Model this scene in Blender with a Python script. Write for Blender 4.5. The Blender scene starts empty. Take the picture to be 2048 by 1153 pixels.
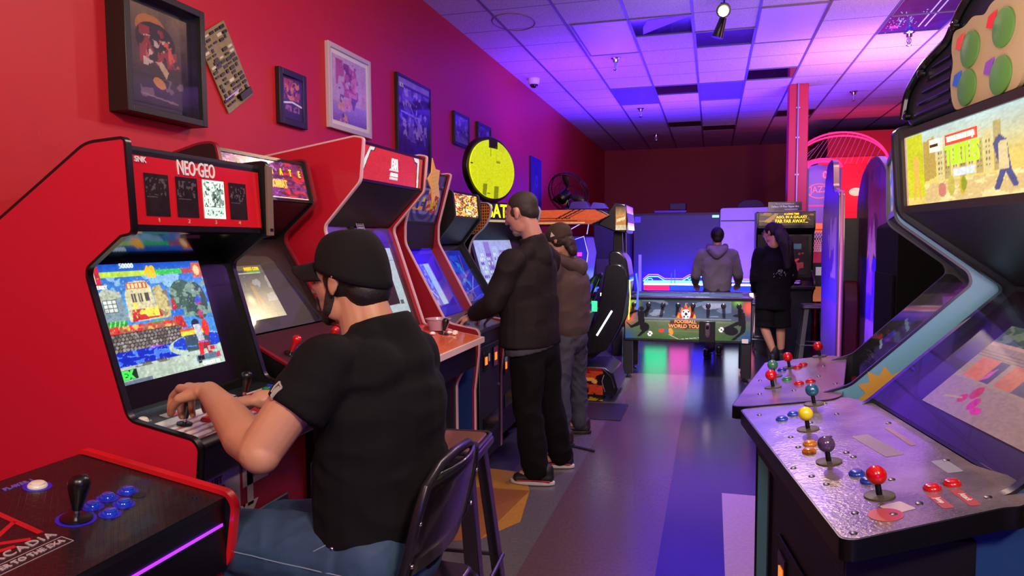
import bpy, bmesh, math, random
import numpy as np
from mathutils import Vector, Matrix, noise as mnoise

SC = bpy.context.scene
COL = SC.collection

# ---------------------------------------------------------------- camera
cam_data = bpy.data.cameras.new('camera')
cam = bpy.data.objects.new('camera', cam_data)
COL.objects.link(cam)
CR = Matrix(((0.96268452, -0.01213959, 0.27035376), (0.27055994, 0.06527259, -0.96048780), (-0.00598676, 0.99779363, 0.06612139)))
cam.matrix_world = Matrix.Translation((0, 0, 1.52)) @ CR.to_4x4()
cam_data.sensor_width = 36
cam_data.lens = 36 * 1420 / 2048
cam_data.clip_start = 0.02
SC.camera = cam

# ---------------------------------------------------------------- world, exposure
SC.view_settings.view_transform = 'Standard'
SC.view_settings.look = 'None'
SC.view_settings.gamma = 1.0
SC.view_settings.use_curve_mapping = False
SC.view_settings.exposure = 0.0
SC.cycles.use_denoising = True
SC.cycles.max_bounces = 6
SC.cycles.diffuse_bounces = 3
SC.cycles.glossy_bounces = 4
SC.cycles.transparent_max_bounces = 12
SC.cycles.sample_clamp_indirect = 4.0
SC.cycles.caustics_reflective = False
SC.cycles.caustics_refractive = False
world = bpy.data.worlds.new('world')
SC.world = world
world.use_nodes = True
world.node_tree.nodes['Background'].inputs[0].default_value = (0.5, 0.3, 0.45, 1)
world.node_tree.nodes['Background'].inputs[1].default_value = 0.012


def light(kind, name, loc, target, energy, color, size=1.0, size_y=None, spread=None, spot=None, blend=0.5):
    d = bpy.data.lights.new(name, kind)
    d.energy = energy
    d.color = color
    if kind == 'AREA':
        d.size = size
        if size_y:
            d.shape = 'RECTANGLE'
            d.size_y = size_y
        if spread:
            d.spread = math.radians(spread)
    elif kind == 'SPOT':
        d.shadow_soft_size = size
        d.spot_size = math.radians(spot)
        d.spot_blend = blend
    else:
        d.shadow_soft_size = size
    o = bpy.data.objects.new(name, d)
    COL.objects.link(o)
    o.location = loc
    dv = Vector(target) - Vector(loc)
    o.rotation_euler = dv.to_track_quat('-Z', 'Y').to_euler()
    return o


WARM = (1.0, 0.78, 0.60)
VIOLET = (0.40, 0.16, 1.0)
BLUE = (0.07, 0.015, 1.0)
# warm track lighting over the front of the room, plus added fills
light('AREA', 'warm_overhead_light', (1.4, -0.9, 3.45), (-2.45, 2.4, 2.1), 165, WARM, 0.5)
light('AREA', 'warm_overhead_light', (-0.6, -1.3, 3.0), (0.3, 2.6, 1.0), 44, (1.0, 0.76, 0.70), 0.9)  # soft fill added above and behind the camera for the blue side panel
light('AREA', 'warm_overhead_light', (-0.2, 3.6, 3.5), (-0.5, 3.5, 0), 40, (1.0, 0.72, 0.64), 0.4)
light('AREA', 'foosball_fill', (0.0, 5.4, 3.5), (-0.3, 7.8, 0.6), 34, (1.0, 0.85, 0.95), 0.35, spread=50)  # narrow fill added to brighten the foosball front, no fixture here
light('SPOT', 'warm_spot_light', (0.06, 6.25, 3.40), (0.1, 3.6, 0.0), 90, (1.0, 0.72, 0.42), 0.05, spot=110)
# added upward fill on the near ceiling, in place of bounced light
light('AREA', 'mauve_ceiling_fill', (0.6, 1.6, 2.0), (0.3, 5.0, 3.62), 48, (0.90, 0.66, 0.74), 1.6)
# added front fill on pillar and back of the room
light('AREA', 'red_pillar_fill', (1.6, 6.2, 3.3), (1.1, 10.4, 2.3), 18, (1.0, 0.42, 0.42), 0.4)
# blue and violet LED washes, with added fills among them
light('AREA', 'blue_uplight', (-0.6, 11.2, 2.15), (-0.6, 10.6, 3.62), 230, BLUE, 2.4, 0.5, spread=150)
light('AREA', 'blue_uplight', (-1.5, 8.4, 2.35), (-1.2, 8.8, 3.62), 60, (0.16, 0.02, 1.0), 0.8, 0.5)
light('AREA', 'violet_uplight', (2.0, 8.6, 2.4), (1.9, 9.2, 3.62), 130, (0.45, 0.16, 1.0), 1.2, 0.6)
light('AREA', 'violet_uplight', (0.2, 6.3, 2.6), (0.2, 7.0, 3.62), 12, (0.38, 0.20, 1.0), 1.6, 0.6)
light('AREA', 'violet_floor_fill', (0.12, 6.2, 3.5), (0.12, 5.6, 0), 36, (0.26, 0.06, 1.0), 0.5, 2.4, spread=60)  # fill added overhead to turn the floor purple
light('AREA', 'blue_back_light', (-0.5, 12.2, 0.75), (-0.5, 12.9, 0.95), 60, (0.02, 0.008, 1.0), 1.6, 0.2)
light('AREA', 'violet_back_light', (0.5, 11.4, 0.9), (0.45, 12.6, 1.2), 14, (0.42, 0.18, 1.0), 0.8, 0.2)
light('AREA', 'violet_booth_fill', (-0.4, 6.9, 1.0), (1.4, 7.2, 1.1), 13, (0.42, 0.24, 1.0), 0.3, spread=80)  # free-standing fill added to tint the curved booth panels
light('AREA', 'red_wall_light', (2.5, 12.3, 2.3), (2.4, 13.4, 2.3), 26, (1.0, 0.02, 0.03), 1.0, 0.3)
light('AREA', 'blue_floor_glow', (0.0, 9.4, 1.5), (0.0, 8.6, 0), 14, (0.30, 0.12, 1.0), 1.6)
light('AREA', 'low_violet_light', (0.5, 0.4, 1.0), (-0.9, 1.6, 0.6), 5.0, (0.16, 0.05, 1.0), 0.4)

# ---------------------------------------------------------------- materials


def lin(c):
    if isinstance(c, str):
        c = tuple(int(c[i:i + 2], 16) / 255 for i in (1, 3, 5))
    return tuple((v / 12.92 if v <= 0.04045 else ((v + 0.055) / 1.055) ** 2.4) for v in c[:3]) + (1,)


_MC = {}


def mat(name, color='#808080', rough=0.5, metal=0.0, emit=None, es=0.0, var=0.0, scale=20, bump=0.0, coat=0.0, spec=0.5, attr=False, alpha=None, ior=None):
    if name in _MC:
        return _MC[name]
    m = bpy.data.materials.new(name)
    m.use_nodes = True
    nt = m.node_tree
    b = nt.nodes['Principled BSDF']
    b.inputs['Roughness'].default_value = rough
    b.inputs['Metallic'].default_value = metal
    b.inputs['Specular IOR Level'].default_value = spec
    b.inputs['Coat Weight'].default_value = coat
    b.inputs['Coat Roughness'].default_value = 0.06
    b.inputs['Base Color'].default_value = lin(color)
    if attr:
        a = nt.nodes.new('ShaderNodeAttribute')
        a.attribute_name = 'paint'
        if es > 0:
            nt.links.new(a.outputs['Color'], b.inputs['Emission Color'])
            b.inputs['Emission Strength'].default_value = es
            b.inputs['Base Color'].default_value = (0.01, 0.01, 0.01, 1)
        else:
            nt.links.new(a.outputs['Color'], b.inputs['Base Color'])
    elif es > 0:
        b.inputs['Emission Color'].default_value = lin(emit or color)
        b.inputs['Emission Strength'].default_value = es
    if var > 0 or bump > 0:
        tc = nt.nodes.new('ShaderNodeTexCoord')
        n = nt.nodes.new('ShaderNodeTexNoise')
        n.inputs['Scale'].default_value = scale
        n.inputs['Detail'].default_value = 5
        nt.links.new(tc.outputs['Object'], n.inputs['Vector'])
        if var > 0 and not attr:
            mx = nt.nodes.new('ShaderNodeMix')
            mx.data_type = 'RGBA'
            c = lin(color)
            mx.inputs['A'].default_value = tuple(v * (1 - var) for v in c[:3]) + (1,)
            mx.inputs['B'].default_value = tuple(min(1, v * (1 + var)) for v in c[:3]) + (1,)
            nt.links.new(n.outputs['Fac'], mx.inputs['Factor'])
            nt.links.new(mx.outputs['Result'], b.inputs['Base Color'])
        if bump > 0:
            bp = nt.nodes.new('ShaderNodeBump')
            bp.inputs['Strength'].default_value = bump
            bp.inputs['Distance'].default_value = 0.004
            nt.links.new(n.outputs['Fac'], bp.inputs['Height'])
            nt.links.new(bp.outputs['Normal'], b.inputs['Normal'])
    _MC[name] = m
    return m


def glass_mat(name, tint='#ffffff', rough=0.03, ior=1.45, base=0.0):
    if name in _MC:
        return _MC[name]
    m = bpy.data.materials.new(name)
    m.use_nodes = True
    nt = m.node_tree
    nt.nodes.clear()
    out = nt.nodes.new('ShaderNodeOutputMaterial')
    tr = nt.nodes.new('ShaderNodeBsdfTransparent')
    tr.inputs[0].default_value = lin(tint)
    gl = nt.nodes.new('ShaderNodeBsdfGlossy')
    gl.inputs['Roughness'].default_value = rough
    fr = nt.nodes.new('ShaderNodeFresnel')
    fr.inputs[0].default_value = ior
    mx = nt.nodes.new('ShaderNodeMixShader')
    ge = nt.nodes.new('ShaderNodeNewGeometry')
    inv = nt.nodes.new('ShaderNodeMath')
    inv.operation = 'SUBTRACT'
    inv.inputs[0].default_value = 1.0
    nt.links.new(ge.outputs['Backfacing'], inv.inputs[1])
    mu = nt.nodes.new('ShaderNodeMath')
    mu.operation = 'MULTIPLY'
    nt.links.new(fr.outputs[0], mu.inputs[0])
    nt.links.new(inv.outputs[0], mu.inputs[1])
    nt.links.new(mu.outputs[0], mx.inputs[0])
    nt.links.new(tr.outputs[0], mx.inputs[1])
    nt.links.new(gl.outputs[0], mx.inputs[2])
    nt.links.new(mx.outputs[0], out.inputs[0])
    _MC[name] = m
    return m


M_black = mat('black_laminate', '#0b0b0e', 0.42, var=0.25, scale=60)
M_blackgloss = mat('black_gloss', '#08080a', 0.16, coat=0.4)
M_blackplastic = mat('black_plastic', '#0a0a0c', 0.3)
M_darkgrey = mat('dark_grey', '#1d1d22', 0.5)
M_chrome = mat('chrome', '#c8c8cc', 0.18, metal=1.0)
M_steel = mat('brushed_steel', '#6c6a70', 0.34, metal=1.0, var=0.15, scale=8)
M_white = mat('white_plastic', '#e8e6e0', 0.35)
M_glass = glass_mat('clear_glass', ior=1.3)
M_redside = mat('red_cabinet_laminate', '#b3122a', 0.45, var=0.06, scale=90, bump=0.08)
M_skin = mat('skin', '#b8826a', 0.5, var=0.08, scale=25, bump=0.05)
M_letterwhite = mat('white_print', '#dcdce0', 0.5)
M_lamp = mat('lamp_glow', '#fff1d0', 0.5, emit='#ffe9b8', es=40)

# ---------------------------------------------------------------- geometry kit


def link(o, parent=None):
    COL.objects.link(o)
    if parent is not None:
        o.parent = parent
    return o


def thing(name, label, cat, loc=(0, 0, 0), rotz=0.0, group=None):
    o = bpy.data.objects.new(name, None)
    link(o)
    o.empty_display_size = 0.1
    o.location = loc
    o.rotation_euler = (0, 0, rotz)
    return tag(o, label, cat, group)


def tag(o, label, cat, group=None, kind=None):
    o['label'] = label
    o['category'] = cat
    if group:
        o['group'] = group
    if kind:
        o['kind'] = kind
    return o


class G:
    def __init__(s):
        s.v = []
        s.f = []
        s.m = []
        s.mi = 0

    def add(s, vs, fs):
        n = len(s.v)
        s.v += [tuple(p) for p in vs]
        s.f += [tuple(i + n for i in f) for f in fs]
        s.m += [s.mi] * len(fs)
        return s

    def box(s, x0, x1, y0, y1, z0, z1):
        vs = [(x, y, z) for x in (x0, x1) for y in (y0, y1) for z in (z0, z1)]
        return s.add(vs, [(0, 1, 3, 2), (4, 6, 7, 5), (0, 4, 5, 1), (2, 3, 7, 6), (0, 2, 6, 4), (1, 5, 7, 3)])

    def prism(s, poly, a, b, axis='y'):
        # poly in the two remaining axes, extruded along axis from a to b
        n = len(poly)

        def mk(p, t):
            if axis == 'y':
                return (p[0], t, p[1])
            if axis == 'x':
                return (t, p[0], p[1])
            return (p[0], p[1], t)
        vs = [mk(p, a) for p in poly] + [mk(p, b) for p in poly]
        fs = [tuple(range(n))[::-1], tuple(range(n, 2 * n))]
        fs += [(i, (i + 1) % n, (i + 1) % n + n, i + n) for i in range(n)]
        return s.add(vs, fs)

    def quad(s, a, b, c, d):
        return s.add([a, b, c, d], [(0, 1, 2, 3)])

    def slab(s, o, u, v, t):
        # parallelepiped: origin o, edge vectors u, v, thickness vector t
        o, u, v, t = map(Vector, (o, u, v, t))
        vs = [o, o + u, o + u + v, o + v]
        vs += [p + t for p in vs]
        return s.add(vs, [(0, 3, 2, 1), (4, 5, 6, 7), (0, 1, 5, 4), (1, 2, 6, 5), (2, 3, 7, 6), (3, 0, 4, 7)])

    def cyl(s, p0, p1, r0, r1=None, n=16, caps=True):
        r1 = r0 if r1 is None else r1
        p0, p1 = Vector(p0), Vector(p1)
        d = (p1 - p0).normalized()
        a = d.orthogonal().normalized()
        b = d.cross(a)
        vs = []
        for p, r in ((p0, r0), (p1, r1)):
            for i in range(n):
                t = 2 * math.pi * i / n
                vs.append(p + (a * math.cos(t) + b * math.sin(t)) * r)
        fs = [(i, (i + 1) % n, (i + 1) % n + n, i + n) for i in range(n)]
        if caps:
            fs += [tuple(range(n))[::-1], tuple(range(n, 2 * n))]
        return s.add(vs, fs)

    def tube(s, pts, r, n=10, closed=False):
        pts = [Vector(p) for p in pts]
        m = len(pts)
        rs = r if isinstance(r, (list, tuple)) else [r] * m
        vs = []
        prev = None
        for i, p in enumerate(pts):
            if closed:
                d = (pts[(i + 1) % m] - pts[i - 1]).normalized()
            else:
                d = (pts[min(i + 1, m - 1)] - pts[max(i - 1, 0)]).normalized()
            if prev is None:
                a = d.orthogonal().normalized()
            else:
                a = (prev - d * prev.dot(d)).normalized()
            prev = a
            b = d.cross(a)
            for k in range(n):
                t = 2 * math.pi * k / n
                vs.append(p + (a * math.cos(t) + b * math.sin(t)) * rs[i])
        fs = []
        for i in range(m if closed else m - 1):
            j = (i + 1) % m
            for k in range(n):
                k2 = (k + 1) % n
                fs.append((i * n + k, i * n + k2, j * n + k2, j * n + k))
        if not closed:
            fs += [tuple(range(n))[::-1], tuple(range((m - 1) * n, m * n))]
        return s.add(vs, fs)

    def lathe(s, c, axis, prof, n=24):
        # prof: list of (radius, height) along axis from c
        c = Vector(c)
        d = Vector(axis).normalized()
        a = d.orthogonal().normalized()
        b = d.cross(a)
        vs = []
        for r, h in prof:
            for i in range(n):
                t = 2 * math.pi * i / n
                vs.append(c + d * h + (a * math.cos(t) + b * math.sin(t)) * max(r, 1e-5))
        fs = []
        for j in range(len(prof) - 1):
            for i in range(n):
                i2 = (i + 1) % n
                fs.append((j * n + i, j * n + i2, (j + 1) * n + i2, (j + 1) * n + i))
        fs += [tuple(range(n))[::-1], tuple(range((len(prof) - 1) * n, len(prof) * n))]
        return s.add(vs, fs)

    def ell(s, c, r, R=None, nu=20, nv=12):
        c = Vector(c)
        if not isinstance(r, (tuple, list)):
            r = (r, r, r)
        vs = []
        for j in range(nv + 1):
            ph = math.pi * j / nv
            for i in range(nu):
                t = 2 * math.pi * i / nu
                sp = max(math.sin(ph), 1e-4)
                p = Vector((r[0] * sp * math.cos(t), r[1] * sp * math.sin(t), r[2] * math.cos(ph)))
                if R is not None:
                    p = R @ p
                vs.append(c + p)
        fs = []
        for j in range(nv):
            for i in range(nu):
                i2 = (i + 1) % nu
                fs.append((j * nu + i, (j + 1) * nu + i, (j + 1) * nu + i2, j * nu + i2))
        fs += [tuple(range(nu)), tuple(range(nv * nu, (nv + 1) * nu))[::-1]]
        return s.add(vs, fs)

    def build(s, name, mats, parent=None, bevel=0.0, smooth=35, base=None, seg=2):
        me = bpy.data.meshes.new(name)
        vs = s.v
        if base is not None:
            vs = [(p[0] - base[0], p[1] - base[1], p[2] - base[2]) for p in vs]
        me.from_pydata(vs, [], s.f)
        if not isinstance(mats, (list, tuple)):
            mats = [mats]
        for m in mats:
            me.materials.append(m)
        if len(mats) > 1:
            me.polygons.foreach_set('material_index', s.m)
        bm = bmesh.new()
        bm.from_mesh(me)
        bmesh.ops.recalc_face_normals(bm, faces=bm.faces)
        bm.to_mesh(me)
        bm.free()
        if smooth:
            me.polygons.foreach_set('use_smooth', [True] * len(me.polygons))
            me.set_sharp_from_angle(angle=math.radians(smooth))
        me.update()
        o = bpy.data.objects.new(name, me)
        link(o, parent)
        if bevel:
            md = o.modifiers.new('bevel', 'BEVEL')
            md.width = bevel
            md.segments = seg
            md.limit_method = 'ANGLE'
            md.angle_limit = math.radians(40)
        return o


def rounded(poly, rad, closed=True, n=4):
    # round the corners of a 2D polyline; rad number or list
    out = []
    m = len(poly)
    for i, p in enumerate(poly):
        r = rad[i] if isinstance(rad, (list, tuple)) else rad
        if r <= 0 or (not closed and i in (0, m - 1)):
            out.append(tuple(p))
            continue
        p = Vector(p)
        a = Vector(poly[i - 1]) - p
        b = Vector(poly[(i + 1) % m]) - p
        d = min(r, a.length * 0.45, b.length * 0.45)
        s0 = p + a.normalized() * d
        s1 = p + b.normalized() * d
        for k in range(n + 1):
            t = k / n
            q = s0 * (1 - t) ** 2 + p * 2 * t * (1 - t) + s1 * t * t
            out.append((q.x, q.y))
    return out


def edge_band(g, poly, y0, y1, t=0.004, closed=False):
    # a thin moulding that follows a polyline (x,z), lying just outside it
    n = len(poly)
    area = sum(poly[i][0] * poly[(i + 1) % n][1] - poly[(i + 1) % n][0] * poly[i][1] for i in range(n))
    sg = 1 if area > 0 else -1
    offs = []
    for i in range(n):
        a = Vector(poly[max(i - 1, 0)] if not closed else poly[i - 1])
        b = Vector(poly[min(i + 1, n - 1)] if not closed else poly[(i + 1) % n])
        d = (b - a).normalized()
        nn = Vector((d.y, -d.x)) * sg
        offs.append((poly[i][0] + nn.x * t, poly[i][1] + nn.y * t))
    vs = []
    for i in range(n):
        p, q = poly[i], offs[i]
        vs += [(p[0], y0, p[1]), (q[0], y0, q[1]), (q[0], y1, q[1]), (p[0], y1, p[1])]
    fs = []
    for i in range(n if closed else n - 1):
        a, b = 4 * i, 4 * ((i + 1) % n)
        for k in range(4):
            k2 = (k + 1) % 4
            fs.append((a + k, a + k2, b + k2, b + k))
    if not closed:
        fs += [(0, 1, 2, 3), (4 * n - 4, 4 * n - 3, 4 * n - 2, 4 * n - 1)]
    g.add(vs, fs)


def text(name, body, size, o, u, v, m, parent=None, depth=0.0015, align='CENTER', bold=0.0, sx=1.0, out=0.0, spacing=1.0):
    cu = bpy.data.curves.new('lettering', 'FONT')
    cu.body = body
    cu.size = size
    cu.align_x = align
    cu.align_y = 'CENTER'
    cu.extrude = depth
    cu.offset = bold
    cu.space_character = spacing
    cu.resolution_u = 3
    tmp = bpy.data.objects.new('tmp', cu)
    COL.objects.link(tmp)
    bpy.context.view_layer.update()
    me = bpy.data.meshes.new_from_object(tmp.evaluated_get(bpy.context.evaluated_depsgraph_get()))
    bpy.data.objects.remove(tmp)
    u = Vector(u).normalized()
    v = Vector(v)
    v = (v - u * v.dot(u)).normalized()
    w = u.cross(v)
    o = Vector(o) + w * out
    for vt in me.vertices:
        p = vt.co
        vt.co = o + u * p.x * sx + v * p.y + w * p.z
    me.materials.clear()
    me.materials.append(m)
    ob = bpy.data.objects.new(name, me)
    return link(ob, parent)


# ---------------------------------------------------------------- painted pictures (vertex paint on a fine grid)


def vnoise(ny, nx, cells, seed, octaves=3):
    rs = np.random.RandomState(seed)
    out = np.zeros((ny, nx))
    amp = 1.0
    tot = 0
    for k in range(octaves):
        c = cells * 2 ** k
        g = rs.rand(c + 2, c + 2)
        yy = np.linspace(0, c, ny)
        xx = np.linspace(0, c, nx)
        y0 = yy.astype(int)
        x0 = xx.astype(int)
        fy = (yy - y0)[:, None]
        fx = (xx - x0)[None, :]
        fy = fy * fy * (3 - 2 * fy)
        fx = fx * fx * (3 - 2 * fx)
        a = g[np.ix_(y0, x0)]
        b = g[np.ix_(y0, x0 + 1)]
        c_ = g[np.ix_(y0 + 1, x0)]
        d = g[np.ix_(y0 + 1, x0 + 1)]
        out += amp * ((a * (1 - fx) + b * fx) * (1 - fy) + (c_ * (1 - fx) + d * fx) * fy)
        tot += amp
        amp *= 0.5
    return out / tot


class Pic:
    def __init__(s, w, h, bg, res=110):
        s.w, s.h = w, h
        big = max(w, h)
        s.nx = max(8, int(res * w / big))
        s.ny = max(8, int(res * h / big))
        s.X, s.Y = np.meshgrid(np.linspace(0, 1, s.nx), np.linspace(0, 1, s.ny))
        s.a = np.zeros((s.ny, s.nx, 3))
        s.a[:] = lin(bg)[:3]

    def put(s, mask, c, alpha=1.0):
        c = np.array(lin(c)[:3])
        m = (mask.astype(float) * alpha)[..., None]
        s.a = s.a * (1 - m) + c * m
        return s

    def rect(s, x0, y0, x1, y1, c, alpha=1.0):
        return s.put((s.X >= x0) & (s.X <= x1) & (s.Y >= y0) & (s.Y <= y1), c, alpha)

    def vgrad(s, y0, y1, c0, c1):
        t = np.clip((s.Y - y0) / (y1 - y0), 0, 1)[..., None]
        m = ((s.Y >= y0) & (s.Y <= y1))[..., None]
        col = np.array(lin(c0)[:3]) * (1 - t) + np.array(lin(c1)[:3]) * t
        s.a = np.where(m, col, s.a)
        return s

    def ell(s, cx, cy, rx, ry, c, alpha=1.0, rot=0.0):
        dx, dy = (s.X - cx) * s.w, (s.Y - cy) * s.h
        ca, sa = math.cos(rot), math.sin(rot)
        ex, ey = (dx * ca + dy * sa) / (rx * s.w), (-dx * sa + dy * ca) / (ry * s.h)
        return s.put(ex * ex + ey * ey <= 1, c, alpha)

    def glow(s, cx, cy, r, c, k=1.0):
        d2 = (((s.X - cx) * s.w) ** 2 + ((s.Y - cy) * s.h) ** 2) / (r * s.w) ** 2
        m = (np.exp(-d2 * 2) * k)[..., None]
        s.a = s.a * (1 - np.clip(m, 0, 1)) + np.array(lin(c)[:3]) * np.clip(m, 0, 1)
        return s

    def poly(s, pts, c, alpha=1.0):
        inside = np.zeros(s.X.shape, bool)
        n = len(pts)
        for i in range(n):
            x0, y0 = pts[i]
            x1, y1 = pts[(i + 1) % n]
            if y0 == y1:
                continue
            cond = ((s.Y >= min(y0, y1)) & (s.Y < max(y0, y1)))
            xi = x0 + (s.Y - y0) * (x1 - x0) / (y1 - y0)
            inside ^= cond & (s.X < xi)
        return s.put(inside, c, alpha)

    def line(s, p, q, wd, c, alpha=1.0):
        ax, ay = p[0] * s.w, p[1] * s.h
        bx, by = q[0] * s.w, q[1] * s.h
        px, py = s.X * s.w, s.Y * s.h
        L2 = (bx - ax) ** 2 + (by - ay) ** 2 + 1e-12
        t = np.clip(((px - ax) * (bx - ax) + (py - ay) * (by - ay)) / L2, 0, 1)
        d = np.hypot(px - ax - t * (bx - ax), py - ay - t * (by - ay))
        return s.put(d <= wd, c, alpha)

    def mottle(s, cells, seed, lo, hi, x0=0, y0=0, x1=1, y1=1):
        n = vnoise(s.ny, s.nx, cells, seed)
        k = lo + (hi - lo) * n
        m = ((s.X >= x0) & (s.X <= x1) & (s.Y >= y0) & (s.Y <= y1))[..., None]
        s.a = np.where(m, s.a * k[..., None], s.a)
        return s

    def blotch(s, cells, seed, thr, c, alpha=1.0, x0=0, y0=0, x1=1, y1=1):
        n = vnoise(s.ny, s.nx, cells, seed)
        return s.put((n > thr) & (s.X >= x0) & (s.X <= x1) & (s.Y >= y0) & (s.Y <= y1), c, alpha)

    def build(s, name, o, u, v, m, parent=None, shape=None):
        # o lower-left corner, u along width, v along height (vectors of full length)
        o, u, v = Vector(o), Vector(u), Vector(v)
        nx, ny = s.nx, s.ny
        s.a = s.a * (0.86 + 0.28 * vnoise(ny, nx, max(8, nx // 3), nx + ny, 1))[..., None]
        U = np.linspace(0, 1, nx)
        V = np.linspace(0, 1, ny)
        uu, vv = np.meshgrid(U, V)
        P = np.array(o)[None, None] + uu[..., None] * np.array(u) + vv[..., None] * np.array(v)
        idx = np.arange(nx * ny).reshape(ny, nx)
        F = np.stack([idx[:-1, :-1], idx[:-1, 1:], idx[1:, 1:], idx[1:, :-1]], -1).reshape(-1, 4)
        if shape is not None:
            cu = (U[:-1] + U[1:]) / 2
            cv = (V[:-1] + V[1:]) / 2
            a, b = np.meshgrid(cu, cv)
            F = F[shape(a, b).reshape(-1)]
        me = bpy.data.meshes.new(name)
        me.from_pydata(P.reshape(-1, 3).tolist(), [], F.tolist())
        at = me.attributes.new('paint', 'FLOAT_COLOR', 'POINT')
        col = np.ones((nx * ny, 4))
        col[:, :3] = s.a.reshape(-1, 3)
        at.data.foreach_set('color', col.reshape(-1))
        me.materials.append(m)
        ob = bpy.data.objects.new(name, me)
        return link(ob, parent)


M_print = mat('printed_picture', rough=0.45, attr=True)
M_printgloss = mat('printed_picture_gloss', rough=0.22, attr=True, coat=0.3)
M_lit1 = mat('lit_picture_soft', rough=0.2, attr=True, es=0.85)
M_lit2 = mat('lit_picture', rough=0.2, attr=True, es=1.25)
M_lit0 = mat('lit_picture_dim', rough=0.2, attr=True, es=0.5)

# ================================================================ the room
H = 3.62
XL, XR, YN, YF = -2.45, 6.0, -2.6, 16.8
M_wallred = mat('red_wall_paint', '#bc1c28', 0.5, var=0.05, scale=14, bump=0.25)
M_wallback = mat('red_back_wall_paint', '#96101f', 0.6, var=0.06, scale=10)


def structure(name, g, mats, **k):
    o = g.build(name, mats, **k)
    o['kind'] = 'structure'
    return o


g = G(); g.box(XL - 0.12, XL, YN, YF, 0, H)
structure('wall_left', g, M_wallred)
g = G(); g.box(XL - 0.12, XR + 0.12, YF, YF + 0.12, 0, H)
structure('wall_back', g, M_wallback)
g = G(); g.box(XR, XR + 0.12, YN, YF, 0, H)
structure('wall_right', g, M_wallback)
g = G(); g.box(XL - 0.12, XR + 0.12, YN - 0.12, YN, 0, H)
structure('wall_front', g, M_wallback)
# a lower red soffit at the far right
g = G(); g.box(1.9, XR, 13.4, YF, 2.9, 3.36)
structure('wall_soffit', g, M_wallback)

# ceiling: grid of lay-in tiles
TX, TY = 0.596, 0.613
m = bpy.data.materials.new('ceiling_tiles')
m.use_nodes = True
nt = m.node_tree
b = nt.nodes['Principled BSDF']
b.inputs['Roughness'].default_value = 0.9
tc = nt.nodes.new('ShaderNodeTexCoord')
sep = nt.nodes.new('ShaderNodeSeparateXYZ')
nt.links.new(tc.outputs['Object'], sep.inputs[0])


def mnode(op, a, b_=None, clampv=False):
    n = nt.nodes.new('ShaderNodeMath')
    n.operation = op
    n.use_clamp = clampv
    for i, q in enumerate((a, b_)):
        if q is None:
            continue
        if isinstance(q, (int, float)):
            n.inputs[i].default_value = q
        else:
            nt.links.new(q, n.inputs[i])
    return n.outputs[0]


def near_line(sock, off, per, wdt):
    t = mnode('DIVIDE', mnode('SUBTRACT', sock, off), per)
    fr = mnode('SUBTRACT', t, mnode('ROUND', t))
    d = mnode('MULTIPLY', mnode('ABSOLUTE', fr), per)
    return mnode('LESS_THAN', d, wdt)


lx = near_line(sep.outputs[0], -0.2, TX, 0.013)
ly = near_line(sep.outputs[1], 6.33, TY, 0.009)
ln = mnode('MAXIMUM', lx, ly)
ns = nt.nodes.new('ShaderNodeTexNoise')
ns.inputs['Scale'].default_value = 110
ns.inputs['Detail'].default_value = 3
nt.links.new(tc.outputs['Object'], ns.inputs['Vector'])
rmp = nt.nodes.new('ShaderNodeValToRGB')
rmp.color_ramp.elements[0].position = 0.35
rmp.color_ramp.elements[0].color = lin('#b4b0ae')
rmp.color_ramp.elements[1].position = 0.62
rmp.color_ramp.elements[1].color = lin('#e0dcda')
nt.links.new(ns.outputs['Fac'], rmp.inputs[0])
mx = nt.nodes.new('ShaderNodeMix')
mx.data_type = 'RGBA'
mx.inputs['B'].default_value = lin('#8a858c')
nt.links.new(ln, mx.inputs['Factor'])
nt.links.new(rmp.outputs[0], mx.inputs['A'])
nt.links.new(mx.outputs['Result'], b.inputs['Base Color'])
g = G(); g.box(XL - 0.12, XR + 0.12, YN - 0.12, YF + 0.12, H, H + 0.1)
structure('ceiling', g, m)

# runners of the ceiling grid that catch the light
M_tbar = mat('ceiling_grid_metal', '#6a6474', 0.4)
g = G()
for i in range(-3, 12):
    x = -0.2 + TX * i
    g.box(x - 0.011, x + 0.011, YN, YF, H - 0.006, H)
structure('trim_1', g, M_tbar)


def cell(i0, i1, j0, j1):
    return (-0.2 + TX * i0 + 0.016, -0.2 + TX * i1 - 0.016, 6.33 + TY * j0 + 0.016, 6.33 + TY * j1 - 0.016)


def ceil_panel(name, cat, label, i0, i1, j0, j1, m, group=None, frame=True, fm=None):
    x0, x1, y0, y1 = cell(i0, i1, j0, j1)
    g = G(); g.box(x0, x1, y0, y1, H - 0.004, H + 0.004)
    o = g.build(name, m, smooth=0)
    tag(o, label, cat, group)
    if frame:
        g = G(); w = 0.014
        g.box(x0 - w, x0, y0 - w, y1 + w, H - 0.012, H)
        g.box(x1, x1 + w, y0 - w, y1 + w, H - 0.012, H)
        g.box(x0, x1, y0 - w, y0, H - 0.012, H)
        g.box(x0, x1, y1, y1 + w, H - 0.012, H)
        g.build('frame', fm or M_tbar, o, smooth=0)
    return o


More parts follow.
